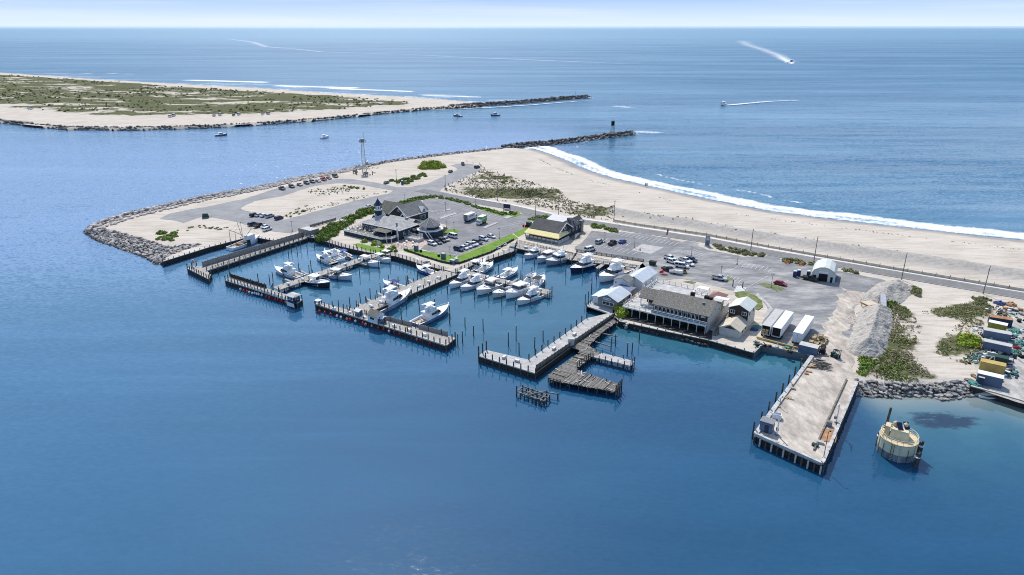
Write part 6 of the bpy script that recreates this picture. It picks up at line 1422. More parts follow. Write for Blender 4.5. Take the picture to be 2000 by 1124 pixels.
for k, c, lb, col in (('pickup',(551,370.5),'dark green pickup, westernmost car along the inlet rocks',(.03,.05,.045)),('suv',(570,366.5),'black car second from the west along the inlet rocks',BK),('sedan',(585.5,363),'charcoal car standing between two gaps along the inlet rocks',DG),('suv',(599,359.5),'black SUV first of the tight row along the inlet rocks',BK),('suv',(610.5,357),'navy SUV beside the black one in the tight row by the inlet',NV_),('sedan',(621.5,355.5),'silver car in the tight row by the inlet, next to the red one',SI),('pickup',(632,352.5),'red pickup in the row along the inlet rocks',RD),('sedan',(642.5,349.7),'dark grey saloon right after the red pickup by the inlet',(.12,.13,.14)),('van',(655,346.5),'black van at the eastern end of the row by the inlet',BK)): car(k, *off(c,(13,4.6)), lb, col, g)
g='cars by the sand lot corner'
for k, c, lb, col in (('suv',(496.5,422.5),'black SUV at the western end of the row on the sand lot edge',BK),('sedan',(506,422.5),'pale blue car second in the row on the sand lot edge',LB),('sedan',(516,423.5),'white car third in the row on the sand lot edge',WH),('suv',(527,424.5),'silver SUV fourth in the row on the sand lot edge',SI),('suv',(545,428.5),'dark navy SUV standing apart at the end of the sand lot row',(.03,.03,.08)),
    ('suv',(493.5,440.5),'navy SUV nearest the slip in the southern row of four',NV_),('pickup',(506,443.5),'black pickup second in the southern row of four near the slip',BK),('sedan',(518.5,445),'white car behind the pale SUV in the southern row of four',WH),('suv',(522,450.5),'white SUV on bare sand closest to the fishing slip',WH)): car(k, *off(c,(17,-5.5)), lb, col, g)
car('sedan', *off((755,358.8),(13,-5)), 'dark saloon parked alone beside the sandy bushes near the junction', DG)
car('sedan', *off((720,406),(15,-4.5)), 'white car half hidden behind the hedge near the lantern turret', WH)
car('pickup', *off((904,322.5),(3,5)), 'dark blue truck at the far edge of the turning circle', NV_)
car('suv', *off((932,328.5),(11,-3)), 'black SUV on the seaward side of the turning circle', BK)
car('sedan', *off((880,337),(8,-4)), 'dark car at the narrow neck of the turning circle', BK)
g='cars in the restaurant lot'
car('van', (895,467),(872,460.5), 'white van facing the small tree beside the octagon wing', WH, g)
for k, c, lb, col in (('suv',(844,478.5),'white SUV first in the row beside the pink patio',WH),('sedan',(855,475.8),'dark blue car second in the row beside the pink patio',(.08,.1,.14)),('suv',(863.5,472.5),'black SUV third in the row beside the pink patio',BK),('sedan',(870.5,469.8),'silver car last in the row beside the pink patio',SI)): car(k, *off(c,(15,5)), lb, col, g)
for k, c, lb, col in (('suv',(896,489.5),'navy SUV at the southern end of the row along the lawn',NV_),('sedan',(906,486.5),'white saloon beside the navy SUV along the lawn',WH),('sedan',(913.5,483.5),'pale grey saloon third along the lawn row',(.6,.6,.6)),('suv',(920,481),'silver SUV fourth along the lawn row',SI),('sedan',(926,479),'white hatchback fifth along the lawn row',WH),('suv',(932.5,476),'dark navy SUV sixth along the lawn row',(.04,.05,.09)),('suv',(944.5,469.5),'two tone white and black SUV standing apart along the lawn row',(.6,.62,.65)),('sedan',(959.5,464),'white saloon at the northern end of the row along the lawn',WH)): car(k, *off(c,(15,4.2)), lb, col, g)
g='cars in the harbour lot'
car('suv', *off((1170,475),(12,-6.5)), 'pale grey off-roader beside the lamp post in the harbour lot', (.45,.46,.47), g); car('pickup', *off((1196,477.5),(14,-8)), 'black pickup between two cars in the dark paved bays', BK, g); car('sedan', *off((1215.5,474.5),(13,-6.5)), 'bright blue car in the dark paved bays', (.05,.09,.35), g)
car('van', *off((1152,490),(11,-3)), 'white van parked on the edge of the railed dock', WH, g)
for k, c, lb, col in (('pickup',(1308,507.5),'white pickup at the back left of the tight cluster',WH),('suv',(1312,514),'white SUV in front of the white pickup in the tight cluster',WH),('suv',(1350,510.5),'dark navy SUV at the back right of the tight cluster',(.03,.045,.07)),('pickup',(1338,512),'white pickup in the middle of the tight cluster',WH),('sedan',(1345,518),'white saloon at the right of the tight cluster',WH),('van',(1331.5,522.5),'white van at the front of the tight cluster',WH),('pickup',(1306,530),'black pickup with a trailer boat next to the long white shed',BK)): car(k, *off(c,(20,6) if k!='van' else (22,3.5)), lb, col, g)
car('pickup', (1390,544.5),(1418.5,549.5), 'grey pickup with white cab roof beside the grassy island', (.5,.52,.54), g); car('sedan', (1510.5,553.5),(1536.5,559.5), 'red saloon alone in the open car park', RD, g)
car('pickup', *off((1582,547.5),(13,3)), 'small black utility truck in front of the arched garage', BK, g)
g='vehicles on the barrier island sand'
for k,c,v,lb,col in (('van',(60,214.5),(11,-1.5),'white camper at the western edge of the island dunes',WH),('suv',(333,229.5),(8,-2),'white car beside a van on the island beach',WH),('van',(340,227.5),(8,-3),'silver van beside a white car on the island beach',(.6,.6,.6)),('sedan',(418.5,227.5),(5,-2),'small grey car left of a white camper on the island',SI),('van',(430,226),(8,-3),'white camper in the middle of the island beach row',WH),('sedan',(456.5,226.8),(4,-2),'small dark car in the island beach row',DG),('van',(467,225),(8,-3),'pale camper right of a small dark car on the island',(.6,.62,.64)),('sedan',(513,225),(4,-1.5),'white car in the eastern pair on the island beach',WH),('van',(524,224),(7,-2.5),'grey camper in the eastern pair on the island beach',SI),('van',(744,207.5),(9,-1.5),'lone camper parked near the end of the island dunes',(.4,.42,.45))):
    t=car(k,*off(c,v),lb,col,g); t.location.z=LZ+.25; t.scale=(1.25,1.25,1.25)
def boxtruck(label, rear, front, L, body, txt, cabcol, m='whitewall'):
    p=G(*rear,LZ); q=G(*front,LZ); t=E('box_truck',label,'box truck',(p+q)/2,math.atan2(q.y-p.y,q.x-p.x)); h=L/2
    MB().box(-h,h-2.0,-1.25,1.25,1.0,3.7).build('cargo_box',K[body],t); MB().box(-h-.01,h-1.99,-1.26,1.26,3.7,3.76).build('box_roof',K['whitepaint'],t)
    MB().box(-h-.04,-h,-1.15,1.15,1.05,3.6).build('rear_door',K['greywall' if m=='whitewall' else 'whitewall'],t)
    MB().frus(h-1.9,h,1.05,1.05,.6,h-1.9,h-.5,1.0,.95,2.5).build('cab',K['whitepaint'],t); MB().frus(h-1.2,h-.18,1.0,1.02,1.5,h-1.3,h-.52,.97,.97,2.3).build('windscreen',K['glass'],t)
    MB().box(-h,h-.3,-.9,.9,.55,.95).build('chassis',K['dark'],t)
    for x in (-h+1.4,h-.9):
        for sg in (-1,1): o=MB().lathe([(.2,-.15),(.45,-.15),(.45,.15),(.2,.15)],12).build('wheel',K['tyre'],t); o.rotation_euler=(math.pi/2,0,0); o.location=(x,sg*1.05,.45)
    mb=MB()
    for k in range(8):
        for sg in (-1,1): mb.box(-h+1.5+k*.5,-h+1.5+k*.5+R.uniform(.28,.42),sg*1.27-.02,sg*1.27+.02,2.5,3.0)
    mb.build('lettering',K[txt],t); return t
boxtruck('long white box truck with red lettering in the restaurant lot',(902,438),(936,424),8.6,'whitewall','textred',None); boxtruck('short green and white box truck facing the restaurant',(951,432.5),(929,443),6.4,'truckgreen','whitewall',None,'g')
def trailer(label,x0,x1,y0,y1,T_,open_=False,roofm='whitepaint',m='whitewall'):
    c=Lc(T_,(x0+x1)/2,(y0+y1)/2,0); t=E('semi_trailer',label,'trailer',c,TH); w=(x1-x0)/2; l=(y1-y0)/2
    mb=MB(); mb.box(-w,-w+.08,-l,l,1.0,3.95).box(w-.08,w,-l,l,1.0,3.95).box(-w+.08,w-.08,l-.1,l,1.0,3.95).box(-w+.08,w-.08,-l,l-.1,1.0,1.1)
    mb.build('trailer_wall',K[m],t); MB().box(-w-.02,w+.02,-l-.02,l+.02,3.95,4.02).build('trailer_roof',K[roofm],t)
    if open_:
        MB().box(-w+.1,w-.1,-l+.6,-l+.7,1.1,3.9).build('dark_interior',K['dark'],t)  # black panel painted in for the shade deep inside the trailer
        mb=MB(); [mb.box(-w+.2+i%2*1,-w+1.0+i%2*1,-l+.1,-l+.55,1.1+i//2*.6,1.55+i//2*.6) for i in range(6 if open_=='load' else 0)]
        if mb.v: mb.build('stacked_load',K['cratewood'],t)
    else: MB().box(-w+.08,w-.08,-l-.03,-l+.03,1.1,3.9).build('rear_door',K['whitewall'],t); MB().box(-.03,.03,-l-.06,-l-.03,1.1,3.9).build('door_seam',K['steel'],t)
    for y in (-l+1.3,-l+2.5):
        for sg in (-1,1): o=MB().lathe([(.2,-.15),(.5,-.15),(.5,.15),(.2,.15)],12).build('wheel',K['tyre'],t); o.rotation_euler=(math.pi/2,0,0); o.location=(sg*(w-.2),y,.5)
    MB().box(-.5,.5,-l+.5,l-1,.7,1.0).bar((-.7,l-3,0),(-.7,l-3,1),.12).bar((.7,l-3,0),(.7,l-3,1),.12).build('undercarriage',K['dark'],t); return t
class AT: location=G(1568,670)
trailer("grey roofed trailer, left of the parked pair, with a load in its open rear",-11.6,-9.1,-2.9,12.5,AT,'load','palegrey'); trailer('white trailer on the right of the parked pair with its dark rear open',-8.6,-6.1,-2.7,12.7,AT,True); trailer('white trailer standing apart beside the wooden crates',-2.6,0,-2.9,12.6,AT)
t=E('storage_container','blue grey steel container with a pale roof at the head of the dirt pier','container',Lc(AT,2.8,-6.2,0),TH); mb=MB().box(-2.5,2.5,-1.4,1.4,0,2.5); [mb.box(-2.45+i*.25,-2.35+i*.25,-1.44,-1.4,.1,2.4) for i in range(20)]; mb.build('container_wall',K['bluegrey'],t); MB().box(-2.55,2.55,-1.45,1.45,2.5,2.58).build('container_roof',K['palegrey'],t)
# ---------------------------------------------------------------- poles, lamps, signs, towers
def utility(p, h, label):
    t=E('utility_pole',label,'utility pole',G(*p),TH+math.pi/2); MB().tube((0,0,-.3),(0,0,h),.17,.11,8).build('pole',K['oldwood'],t)
    MB().box(-.9,.9,-.06,.06,h-.7,h-.56).build('cross_arm',K['oldwood'],t); MB().tube((.25,.1,h-2.2),(.25,.1,h-1.5),.16,n=8).build('transformer',K['galvanised'],t)
for p,h,lb in (((774.6,358),8.5,'lone wooden pole beside the low green bushes at the junction'),((870,370),8.5,'leaning wooden pole at the neck of the turning circle road'),((972,393),10,'wooden pole in the middle of the scrubby dune'),((1046,425),9.5,'wooden pole at the entrance beside the awning restaurant'),((1091,421.5),6,'shorter wooden pole behind the metal roof of the awning restaurant'),((1199,433),10.5,'tall wooden pole where the scrubby dune meets the sand fence'),((1466,490),9.5,'wooden pole in the long planted strip by the pylon sign'),((1589,514),11,'wooden pole behind the arched garage'),((1760.5,546.5),10.5,'wooden pole behind the northern sand heap'),((1920,574.5),10.5,'easternmost wooden pole beside the coastal road')): utility(p,h,lb)
def lamp(p,h,label,arms=2):
    t=E('lamp_post',label,'lamp post',G(*p,LZ+.04),R.choice((0,TH,TH+1.57))); MB().lathe([(.3,0),(.3,.6),(.1,.62)],8).build('base',K['concrete'],t); MB().tube((0,0,.6),(0,0,h),.1,.07,7).build('pole',K['steel'],t)
    mb=MB(); [mb.box(s*.2-.3*(s<0),s*.2+.3+.0-.3*(s<0),-.16,.16,h-.05,h+.12) for s in ((1,-1) if arms==2 else (1,))]; mb.build('lamp_head',K['dark'],t)
for p,h,lb in (((1350,501),4,'lamp post in the painted bays nearest the dumpster'),((1439.5,517),4.2,'lamp post in the open car park below the planted strip'),((1407.5,541),4,'lamp post on the grassy island behind the grey pickup'),((1506,562),5,'lamp post on the grassy island next to the red saloon'),((1181,474),4.4,'lamp post beside the pale off-roader'),((1239,484),4.2,'lamp post at the corner of the pale concrete pad'),((870.5,412),4.2,'lamp post on the short pale parking island'),((975,466),4.5,'lamp post at the edge of the lawn strip'),((879,500),3.8,'lamp post at the southern corner of the lot beside the grey boxes'),((872,447),3.6,'lamp post left of the small grass patch by the octagon wing'),((887,450),3.8,'lamp post in the small grass patch by the octagon wing'),((791,394),4,'lamp post in the hedge behind the big hall roof'),((865,389),3.2,'lamp post in the hedge at the north corner of the round lot'),((929,400),3,'lamp post in the hedge along the coastal road'),((571,452),4.5,'lamp post beside the grey board enclosure')): lamp(p,h,lb)
def tower_frame(mb,w0,w1,z0,z1,n):
    for i in range(n):
        a=i/n;b=(i+1)/n; wa=w0+(w1-w0)*a; wb=w0+(w1-w0)*b; za=z0+(z1-z0)*a; zb=z0+(z1-z0)*b
        for k in range(4):
            p=[(wa*sx,wa*sy) for sx,sy in ((-1,-1),(1,-1),(1,1),(-1,1))]; q=[(wb*sx,wb*sy) for sx,sy in ((-1,-1),(1,-1),(1,1),(-1,1))]
            mb.bar((*p[k],za),(*q[k],zb),.17); mb.bar((*p[k],za),(*q[(k+1)%4],zb),.09); mb.bar((*q[k],zb),(*q[(k+1)%4],zb),.08)
t=E('lattice_mast','tall steel lattice mast with a lookout platform beside the inlet','tower',G(712,336),.3)
mb=MB(); tower_frame(mb,1.3,.7,0,19,10); mb.build('lattice',K['galvanised'],t); MB().box(-1.9,1.9,-1.9,1.9,19,19.3).build('platform',K['steel'],t); rail(t,[(-1.8,-1.8),(1.8,-1.8),(1.8,1.8),(-1.8,1.8),(-1.8,-1.8)],19.3,1.2,'steel',1.2,w=.12); MB().box(-1.0,1.0,-1.0,1.0,19.3,21).tube((1.2,0,19.3),(1.2,0,25),.08).tube((-1.2,.4,19.3),(-1.2,.4,23),.06).build('equipment',K['steel'],t); MB().box(.9,2.6,-.8,.8,4.6,6.2).build('lower_cabin',K['steel'],t)
f=E('mast_enclosure','dark timber post enclosure at the foot of the lattice mast','enclosure',G(712,340),TH)
for k,(x,y) in enumerate([(-7,-3),(-5,-3),(-7,0),(-3,-4),(4,-3),(6,-3),(6,1),(3,-4)]): MB().box(x-.2,x+.2,y-.2,y+.2,0,2.4).build('post',K['oldwood'],f)
MB().box(-7,-3,-3.1,-2.9,.9,2.0).box(3,6,-3.1,-2.9,.9,2.0).box(-7.1,-6.9,-3,0,.9,2).build('board_panel',K['oldwood'],f)
t=E('jetty_light_tower','small black topped skeleton light tower on the near rock jetty','light tower',G(1196,265,2.4),.3)
mb=MB(); tower_frame(mb,1.5,.9,1.5,9,4); mb.build('lattice',K['steel'],t); MB().box(-2.2,2.2,-2.2,2.2,-.6,1.5).build('foundation',K['rock_dark'],t); MB().lathe([(1.5,8.4),(1.5,12),(.6,12.2)],8).build('daymark',K['dark'],t); MB().tube((0,0,12),(0,0,14.4),.12).build('lantern',K['steel'],t)
t=E('marker_pole','thin marker pole standing on the far black jetty','marker',G(1125,192,3)); MB().tube((0,0,0),(-1.6,0,10),.22,.12,6).build('pole',K['steel'],t); MB().box(-.8,.8,-.8,.8,0,1.2).build('base',K['rock_dark'],t)
t=E('pylon_sign','tall dark blue pylon sign on a pale base beside the road','sign',G(1381,481),TH+.5); MB().box(-.9,.9,-.25,.25,0,4.4).build('sign_board',K['bluegrey'],t); MB().box(-1.3,1.3,-.5,.5,0,.35).build('base',K['concrete'],t); MB().box(-.7,.7,-.3,-.25,2.6,4.0).build('sign_panel',K['palegrey'],t)
t=E('monument_sign','dark blue restaurant sign on posts in the grass at the lot entrance','sign',G(990,417),TH+.2); [MB().box(x-.14,x+.14,-.14,.14,0,4.8).build('sign_post',K['navypaint'],t) for x in (-1.7,1.7)]; MB().box(-1.6,1.6,-.12,.12,2.6,4.7).build('sign_board',K['navypaint'],t); MB().box(-1.3,1.3,-.14,.14,1.2,2.2).build('lower_board',K['palegrey'],t)
t=E('feather_banner','dark red feather banner leaning by the planted strip','banner',G(1300,464)); MB().tube((0,0,0),(.5,0,4),.05).build('pole',K['steel'],t); MB().hexa([(.1,-.03,1),(.8,-.03,1.1),(.8,.03,1.1),(.1,.03,1)],[(.45,-.03,4),(1.2,-.03,3.4),(1.2,.03,3.4),(.45,.03,4)]).build('flag',K['umbrella'],t)
t=E('info_board','white information board on the edge of the lawn below the dark terrace','sign',G(740,482),TH); MB().box(-1.1,1.1,-.08,.08,.9,2.5).build('board',K['palegrey'],t); [MB().box(x-.08,x+.08,-.05,.12,0,2.4).build('sign_post',K['darkwood'],t) for x in (-.9,.9)]
for p,lb in (((813,489),'dark grey cabinet on the lawn with a round bin to its right'),((866,505),'dark grey cabinet on the lawn with a round bin to its left')):
    t=E('cabinet',lb,'cabinet',G(*p,LZ+.1),TH); MB().box(-.8,.8,-.6,.6,0,2.1).build('body',K['bluegrey'],t); MB().box(-.9,.9,-.7,.7,2.1,2.25).build('lid',K['palegrey'],t)
for p,lb in (((822,492),'round dark bin right of the western lawn cabinet'),((857,501),'round dark bin left of the eastern lawn cabinet')):
    t=E('round_bin',lb,'bin',G(*p,LZ+.1)); MB().lathe([(.55,0),(.6,1.0)],12).build('body',K['darkwood'],t); MB().lathe([(.65,1.0),(.2,1.25)],12).build('lid',K['palegrey'],t)
for p,w,lb,m in (((884,515),2.0,'dark grey utility box on the lawn corner','bluegrey'),((891,512),1.6,'paler taller utility box beside the dark one on the lawn corner','palegrey')):
    t=E('utility_box',lb,'utility box',G(*p,LZ+.1),TH); MB().box(-w/2,w/2,-.6,.6,0,1.5).build('body',K[m],t); MB().box(-w/2-.08,w/2+.08,-.68,.68,1.5,1.6).build('lid',K['palegrey'],t)
for p,lb in (((974,486),'white bench by the low wall, southern of two'),((986,479.5),'white bench by the low wall, nearer the awning restaurant')):
    t=E('bench',lb,'bench',G(*p,LZ+.1),TH+1.57); MB().box(-1.1,1.1,-.35,.25,.42,.5).build('seat',K['whitepaint'],t); MB().box(-1.1,1.1,.25,.33,.5,1.1).build('backrest',K['whitepaint'],t); [MB().box(x-.06,x+.06,-.3,.3,0,.42).build('leg',K['whitepaint'],t) for x in (-.9,.9)]
# fences
t=E('sand_fence','long tan slatted sand fence between the coastal road and the beach','fence',G(1600,503)); o_=Vector(t.location)
FP=[G(x,y)-o_ for x,y in [(1198,433),(1240,440.5),(1380,461),(1500,484.5),(1640,509),(1800,536.5),(2000,570),(2180,603)]]; mb=MB(); k=0
for a,b in zip(FP,FP[1:]):
    mb.bar((a.x,a.y,.6),(b.x,b.y,.6),.05,1.0)
    for i in range(max(2,int((b-a).length/4.5))):
        p=a.lerp(b,i/max(2,int((b-a).length/4.5))); MB().box(p.x-.08,p.x+.08,p.y-.08,p.y+.08,-.2,1.6).build('fence_post',K['oldwood'],t)
mb.build('slat_panel',K['sandfence'],t)
t=E('dune_post_fence','line of short dark posts round the turning circle and scrubby dune','fence',G(940,335)); o_=Vector(t.location)
L_=[(872,372),(868,366),(900,354),(940,334),(946,331),(936,321.5),(912,317),(892,317.5)]; L2=[(946,331),(985,343),(1040,359),(1090,374)]
for Lx,sp in ((L_,4.2),(L2,6)):
    PP=[G(*p)-o_ for p in Lx]
    for a,b in zip(PP,PP[1:]):
        n=max(1,int((b-a).length/sp))
        for i in range(n): p=a.lerp(b,i/n); MB().box(p.x-.16,p.x+.16,p.y-.16,p.y+.16,-.3,1.2+R.uniform(-.2,.3)).build('post',K['oldwood'],t)
t=E('guard_fence','wooden plank fence along the sand lot road above the slip','fence',G(632,439)); o_=Vector(t.location); PP=[G(*p)-o_ for p in [(606,445),(630,438.5),(656,431)]]
for a,b in zip(PP,PP[1:]): wallfence(t,a,b,.2,1.1,'oldwood',post=2.2,name='fence_panel')
# porta-potties, dumpster, small things
for p,lb in (((1552,541),'blue portable toilet on the left of the close pair'),((1559.5,539),'blue portable toilet on the right of the close pair'),((1578.5,541),'blue portable toilet next to the arched garage wall')):
    t=E('portable_toilet',lb,'portable toilet',G(*p),TH+.1); MB().box(-.65,.65,-.65,.65,0,2.2).build('body',K['blueplastic'],t); MB().lathe([(.92,2.2),(.7,2.45),(.1,2.55)],4,(0,0),0,math.pi/4).build('roof',K['whitewall'],t); MB().box(-.45,.45,-.7,-.65,.1,2.0).build('door',K['navypaint'],t)
t=E('dumpster','dark green dumpster by the end of the dock railing','dumpster',G(1274.5,518),TH); MB().frus(-1.1,1.1,.7,.7,.1,-1.3,1.3,.9,.9,1.5).build('body',K['greenpaint'],t); MB().box(-1.35,1.35,-.95,.95,1.5,1.6).build('lid',K['dark'],t); MB().bar((-1.4,0,1.1),(1.4,0,1.1),.14).build('lifting_bar',K['steel'],t)
t=E('trailered_boat','small white boat on a trailer behind the black pickup','boat',G(1321,533,2.5),-.5); hull_parts(t,5.2,1.9,.8,.4,.7,.3); MB().bar((-2,0,-.3),(3.6,0,-.3),.16).build('trailer_frame',K['steel'],t); [MB().lathe([(.1,-.1),(.3,-.1),(.3,.1),(.1,.1)],10).build('wheel',K['tyre'],t) for _ in (0,1)]
for k,c in enumerate([c for c in t.children if c.name.startswith('wheel')]): c.rotation_euler=(math.pi/2,0,0); c.location=(-.6,(-1)**k*.85,-.2)
def kayak(p,rot,m,lb):
    t=E('kayak',lb,'kayak',G(*p,LZ+.1),rot); MB().lathe([(.04,-1.6),(.28,-.9),(.38,0),(.28,.9),(.04,1.6)],10).build('hull',K[m],t); t.children[0].rotation_euler=(0,math.pi/2,0); t.children[0].location=(0,0,.3); MB().lathe([(.3,.5),(.22,.62)],10).build('cockpit',K['dark'],t)
kayak((1296,537),-.3,'pinkrubber','pink kayak lying beside the black pickup and the shed'); kayak((1292,532),.6,'redrubber','red kayak behind the pink one near the shed end')
t=E('spill_cart','small yellow and black cart standing in front of the white van','cart',G(1336,534),-.2); MB().box(-1,1,-.6,.6,.3,.9).build('body',K['yellowpaint'],t); MB().box(-.7,.7,-.5,.5,.9,1.3).build('cover',K['dark'],t); MB().bar((1,0,.4),(2.2,0,.3),.12).build('drawbar',K['whitepaint'],t)
t=E('traffic_cone','orange cone standing on the pale concrete pad','traffic cone',G(1250,489,LZ+.09)); MB().box(-.4,.4,-.4,.4,0,.08).build('base',K['dark'],t); MB().lathe([(.3,.08),(.08,1.2)],10).build('cone',K['orange'],t)
for p,lb in (((1538,515),'orange barrier left in the planted strip west of the garage, western one'),((1565,519),'orange barrier left in the planted strip closest to the garage')):
    t=E('barrier',lb,'barrier',G(*p),.3); MB().box(-1,1,-.1,.1,.5,1.0).build('board',K['orange'],t); [MB().box(x-.06,x+.06,-.4,.4,0,1.1).build('leg',K['orange'],t) for x in (-.8,.8)]
for k,p in enumerate([(1431,560),(1450,563)]):
    t=E('bollard_post',['dark bollard post left of the striped crossing','dark bollard post right of the striped crossing'][k],'bollard',G(*p)); MB().tube((0,0,0),(0,0,2.2),.2,.18,8).lathe([(.22,2.2),(.1,2.4)],8).build('post',K['pilewood'],t)
# ---------------------------------------------------------------- working yard by the dirt pier
cr=0; proto=None
for x,y,z in [(2.2+ (i%3)*1.5, -3+(i//3)*2.1, 0) for i in range(15)]+[(2.5,-1.8,1.05),(4,-2.2,1.05),(2.6,1.5,1.05),(4.1,4.0,1.05)]:
    loc=Lc(AT,x,y,z); rot=TH+R.uniform(-.25,.25)
    lb='weathered wooden crate lying on the dirt beside the lone white trailer' if z<.5 else 'wooden crate stacked on top of the crates beside the lone trailer'; gp='crates on the dirt' if z<.5 else 'crates stacked on others'
    if proto is None:
        proto=E('wooden_crate',lb,'crate',loc,rot,gp); MB().box(-.6,.6,-.9,.9,.1,.95).build('box',K['cratewood'],proto); mb=MB(); [mb.box(-.64,.64,y-.06,y+.06,0,1.0) for y in (-.8,0,.8)]; mb.build('batten',K['darkwood'],proto)
    else: dup(proto,loc,rot,lb,gp)
def forklift(p,rot,m,lb):
    t=E('forklift',lb,'forklift',G(*p,LZ+.1),rot); MB().box(-1.3,.9,-.6,.6,.4,1.2).box(-1.4,-.7,-.62,.62,1.2,1.5).build('body',K[m],t); mb=MB(); [mb.bar((x,s*.55,1.2),(x*.9,s*.5,2.4),.09) for x in (-.8,.5) for s in (-1,1)]; mb.box(-.85,.55,-.6,.6,2.4,2.48); mb.build('roll_cage',K['dark'],t); mb=MB(); [mb.box(.95,1.1,s*.4-.07,s*.4+.07,.1,3.0) for s in (-1,1)]; mb.box(.95,1.05,-.45,.45,2.8,2.95); mb.build('mast',K['steel'],t); mb=MB(); [mb.box(1.1,2.2,s*.3-.07,s*.3+.07,.1,.17) for s in (-1,1)]; mb.build('fork',K['steel'],t)
    for x in (-.9,.6):
        for s in (-1,1): o=MB().lathe([(.15,-.14),(.4,-.14),(.4,.14),(.15,.14)],12).build('wheel',K['tyre'],t); o.rotation_euler=(math.pi/2,0,0); o.location=(x,s*.62,.4)
forklift((1632,700),-1.1,'greenpaint','green forklift parked on the dirt near the pier root'); forklift((1606,690),1.0,'dark','dark forklift with raised mast beside the blue grey container')
t=E('lumber_pile','stack of dark scrap timber on the pier beside the container','timber pile',G(1603,716,2.4),TH); mb=MB()
for i in range(26): a=R.uniform(-.5,.5); x,y,z=R.uniform(-1.6,1.6),R.uniform(-1.6,1.6),.15+R.random()*1.4; mb.bar((x-math.cos(a)*1.3,y-math.sin(a)*1.3,z),(x+math.cos(a)*1.3,y+math.sin(a)*1.3,z),.2,.2)
mb.build('timber',K['oldwood'],t); mb=MB(); [mb.bar((-2.8+R.uniform(-.5,.5),-2.4+R.uniform(-.5,.8),.15),(-1.2+R.uniform(-.6,.6),-1.2+R.uniform(-.6,.6),.2),.18,.18) for i in range(12)]; mb.build('scrap_board',K['rustpaint'],t)
P5=lambda x,y,z=2.3:G(x,y,z)
t=E('pier_booth','grey blue booth with a flat roof at the outer left corner of the dirt pier','booth',P5(1497,841),math.radians(-35)); MB().box(-1.4,1.4,-1.1,1.1,0,2.6).build('wall',K['bluegrey'],t); MB().box(-1.55,1.55,-1.25,1.25,2.6,2.75).build('roof',K['steel'],t); door(t,'y',-1.1,.2,.9,2.0,'navypaint')
def davit(p,rot,lb):
    t=E('pier_crane',lb,'crane',P5(*p),rot); MB().tube((0,0,0),(0,0,5.2),.16,.13,8).build('mast',K['whitepaint'],t); MB().tube((0,0,5.1),(-2.6,0,5.8),.1,.08,6).tube((0,0,3.8),(-1.4,0,5.4),.06,n=5).build('jib',K['whitepaint'],t); MB().lathe([(.4,0),(.4,.25)],8).build('base',K['steel'],t); MB().box(-.3,.3,.15,.6,1,1.7).build('winch',K['steel'],t)
davit((1517,850),-.3,'white swing crane beside the grey blue booth on the dirt pier'); davit((1633,826),.9,'white swing crane on the right edge of the dirt pier')
t=E('tote_bin','white open work bin beside the left crane on the dirt pier','bin',P5(1517,817),-.4); MB().box(-1,1,-.7,.7,.1,1.2).build('body',K['whitepaint'],t); MB().box(-.85,.85,-.55,.55,1.2,1.24).build('contents',K['bluegrey'],t)
lamp((1522,797.5),3.2,'short lamp post standing in the open dirt of the pier',1)
lamp((1608,897),7,'tall lamp post at the outer right corner of the dirt pier',1)
for p,w,d,h,m,lb in (((1541,778),1.2,.9,.35,'cratewood','wooden pallet against the white edge beam, nearest the yellow bollard'),((1534,777.5),1.2,1,.2,'cratewood','wooden pallet close beside the first one on the dirt pier'),((1546,780),1.1,.8,.25,'palewood','pale wooden pallet lying out on the dirt'),((1548,760),1.3,.7,.5,'palegrey','grey box with a yellow bollard beside it'),((1592,871),1.4,.9,.5,'greenpaint','dark green box near the outer end of the dirt pier'),((1602,866),1.4,.9,.55,'palegrey','pale grey box near the outer end of the dirt pier'),((1575,731),1.0,.8,.3,'rustpaint','rusty scrap stack on the upper left edge of the dirt pier'),((1580,727),1.6,.5,.25,'rustpaint','long rusty scrap piece beside the timber stack'),((1619,832),1.2,.9,1.2,'steel','dark winch unit at the foot of the right crane')):
    t=E('pallet' if 'pallet' in lb else 'work_box',lb,'pallet' if 'pallet' in lb else 'box',P5(*p),TH+R.uniform(-.3,.3)); mb=MB(); [mb.box(-w/2,w/2,-d/2+i*d/4-.0,-d/2+i*d/4+d/5,h-.08,h) for i in range(4)]; mb.build('top_boards',K[m],t); MB().box(-w/2+.03,w/2-.03,-d/2+.03,d/2-.06,0,h-.09).build('body',K[m],t)
t=E('mooring_bollard','yellow bollard on the left side of the dirt pier','bollard',P5(1547,757)); MB().lathe([(.28,0),(.2,.2),(.2,.8),(.32,.9),(.3,1.1)],10).build('post',K['yellowpaint'],t)
o=MB().prism([(p.x,p.y) for p in [q-G(1622,853,2.3) for q in GG([(1610,838),(1637,842),(1632,866),(1604,862)],2.3)]],.02,.12).build('rusty_plate',K['rustpaint'],None,loc=G(1622,853,2.3)); tag(o,'large rusty plate lying flat on the outer right part of the dirt pier','plate')
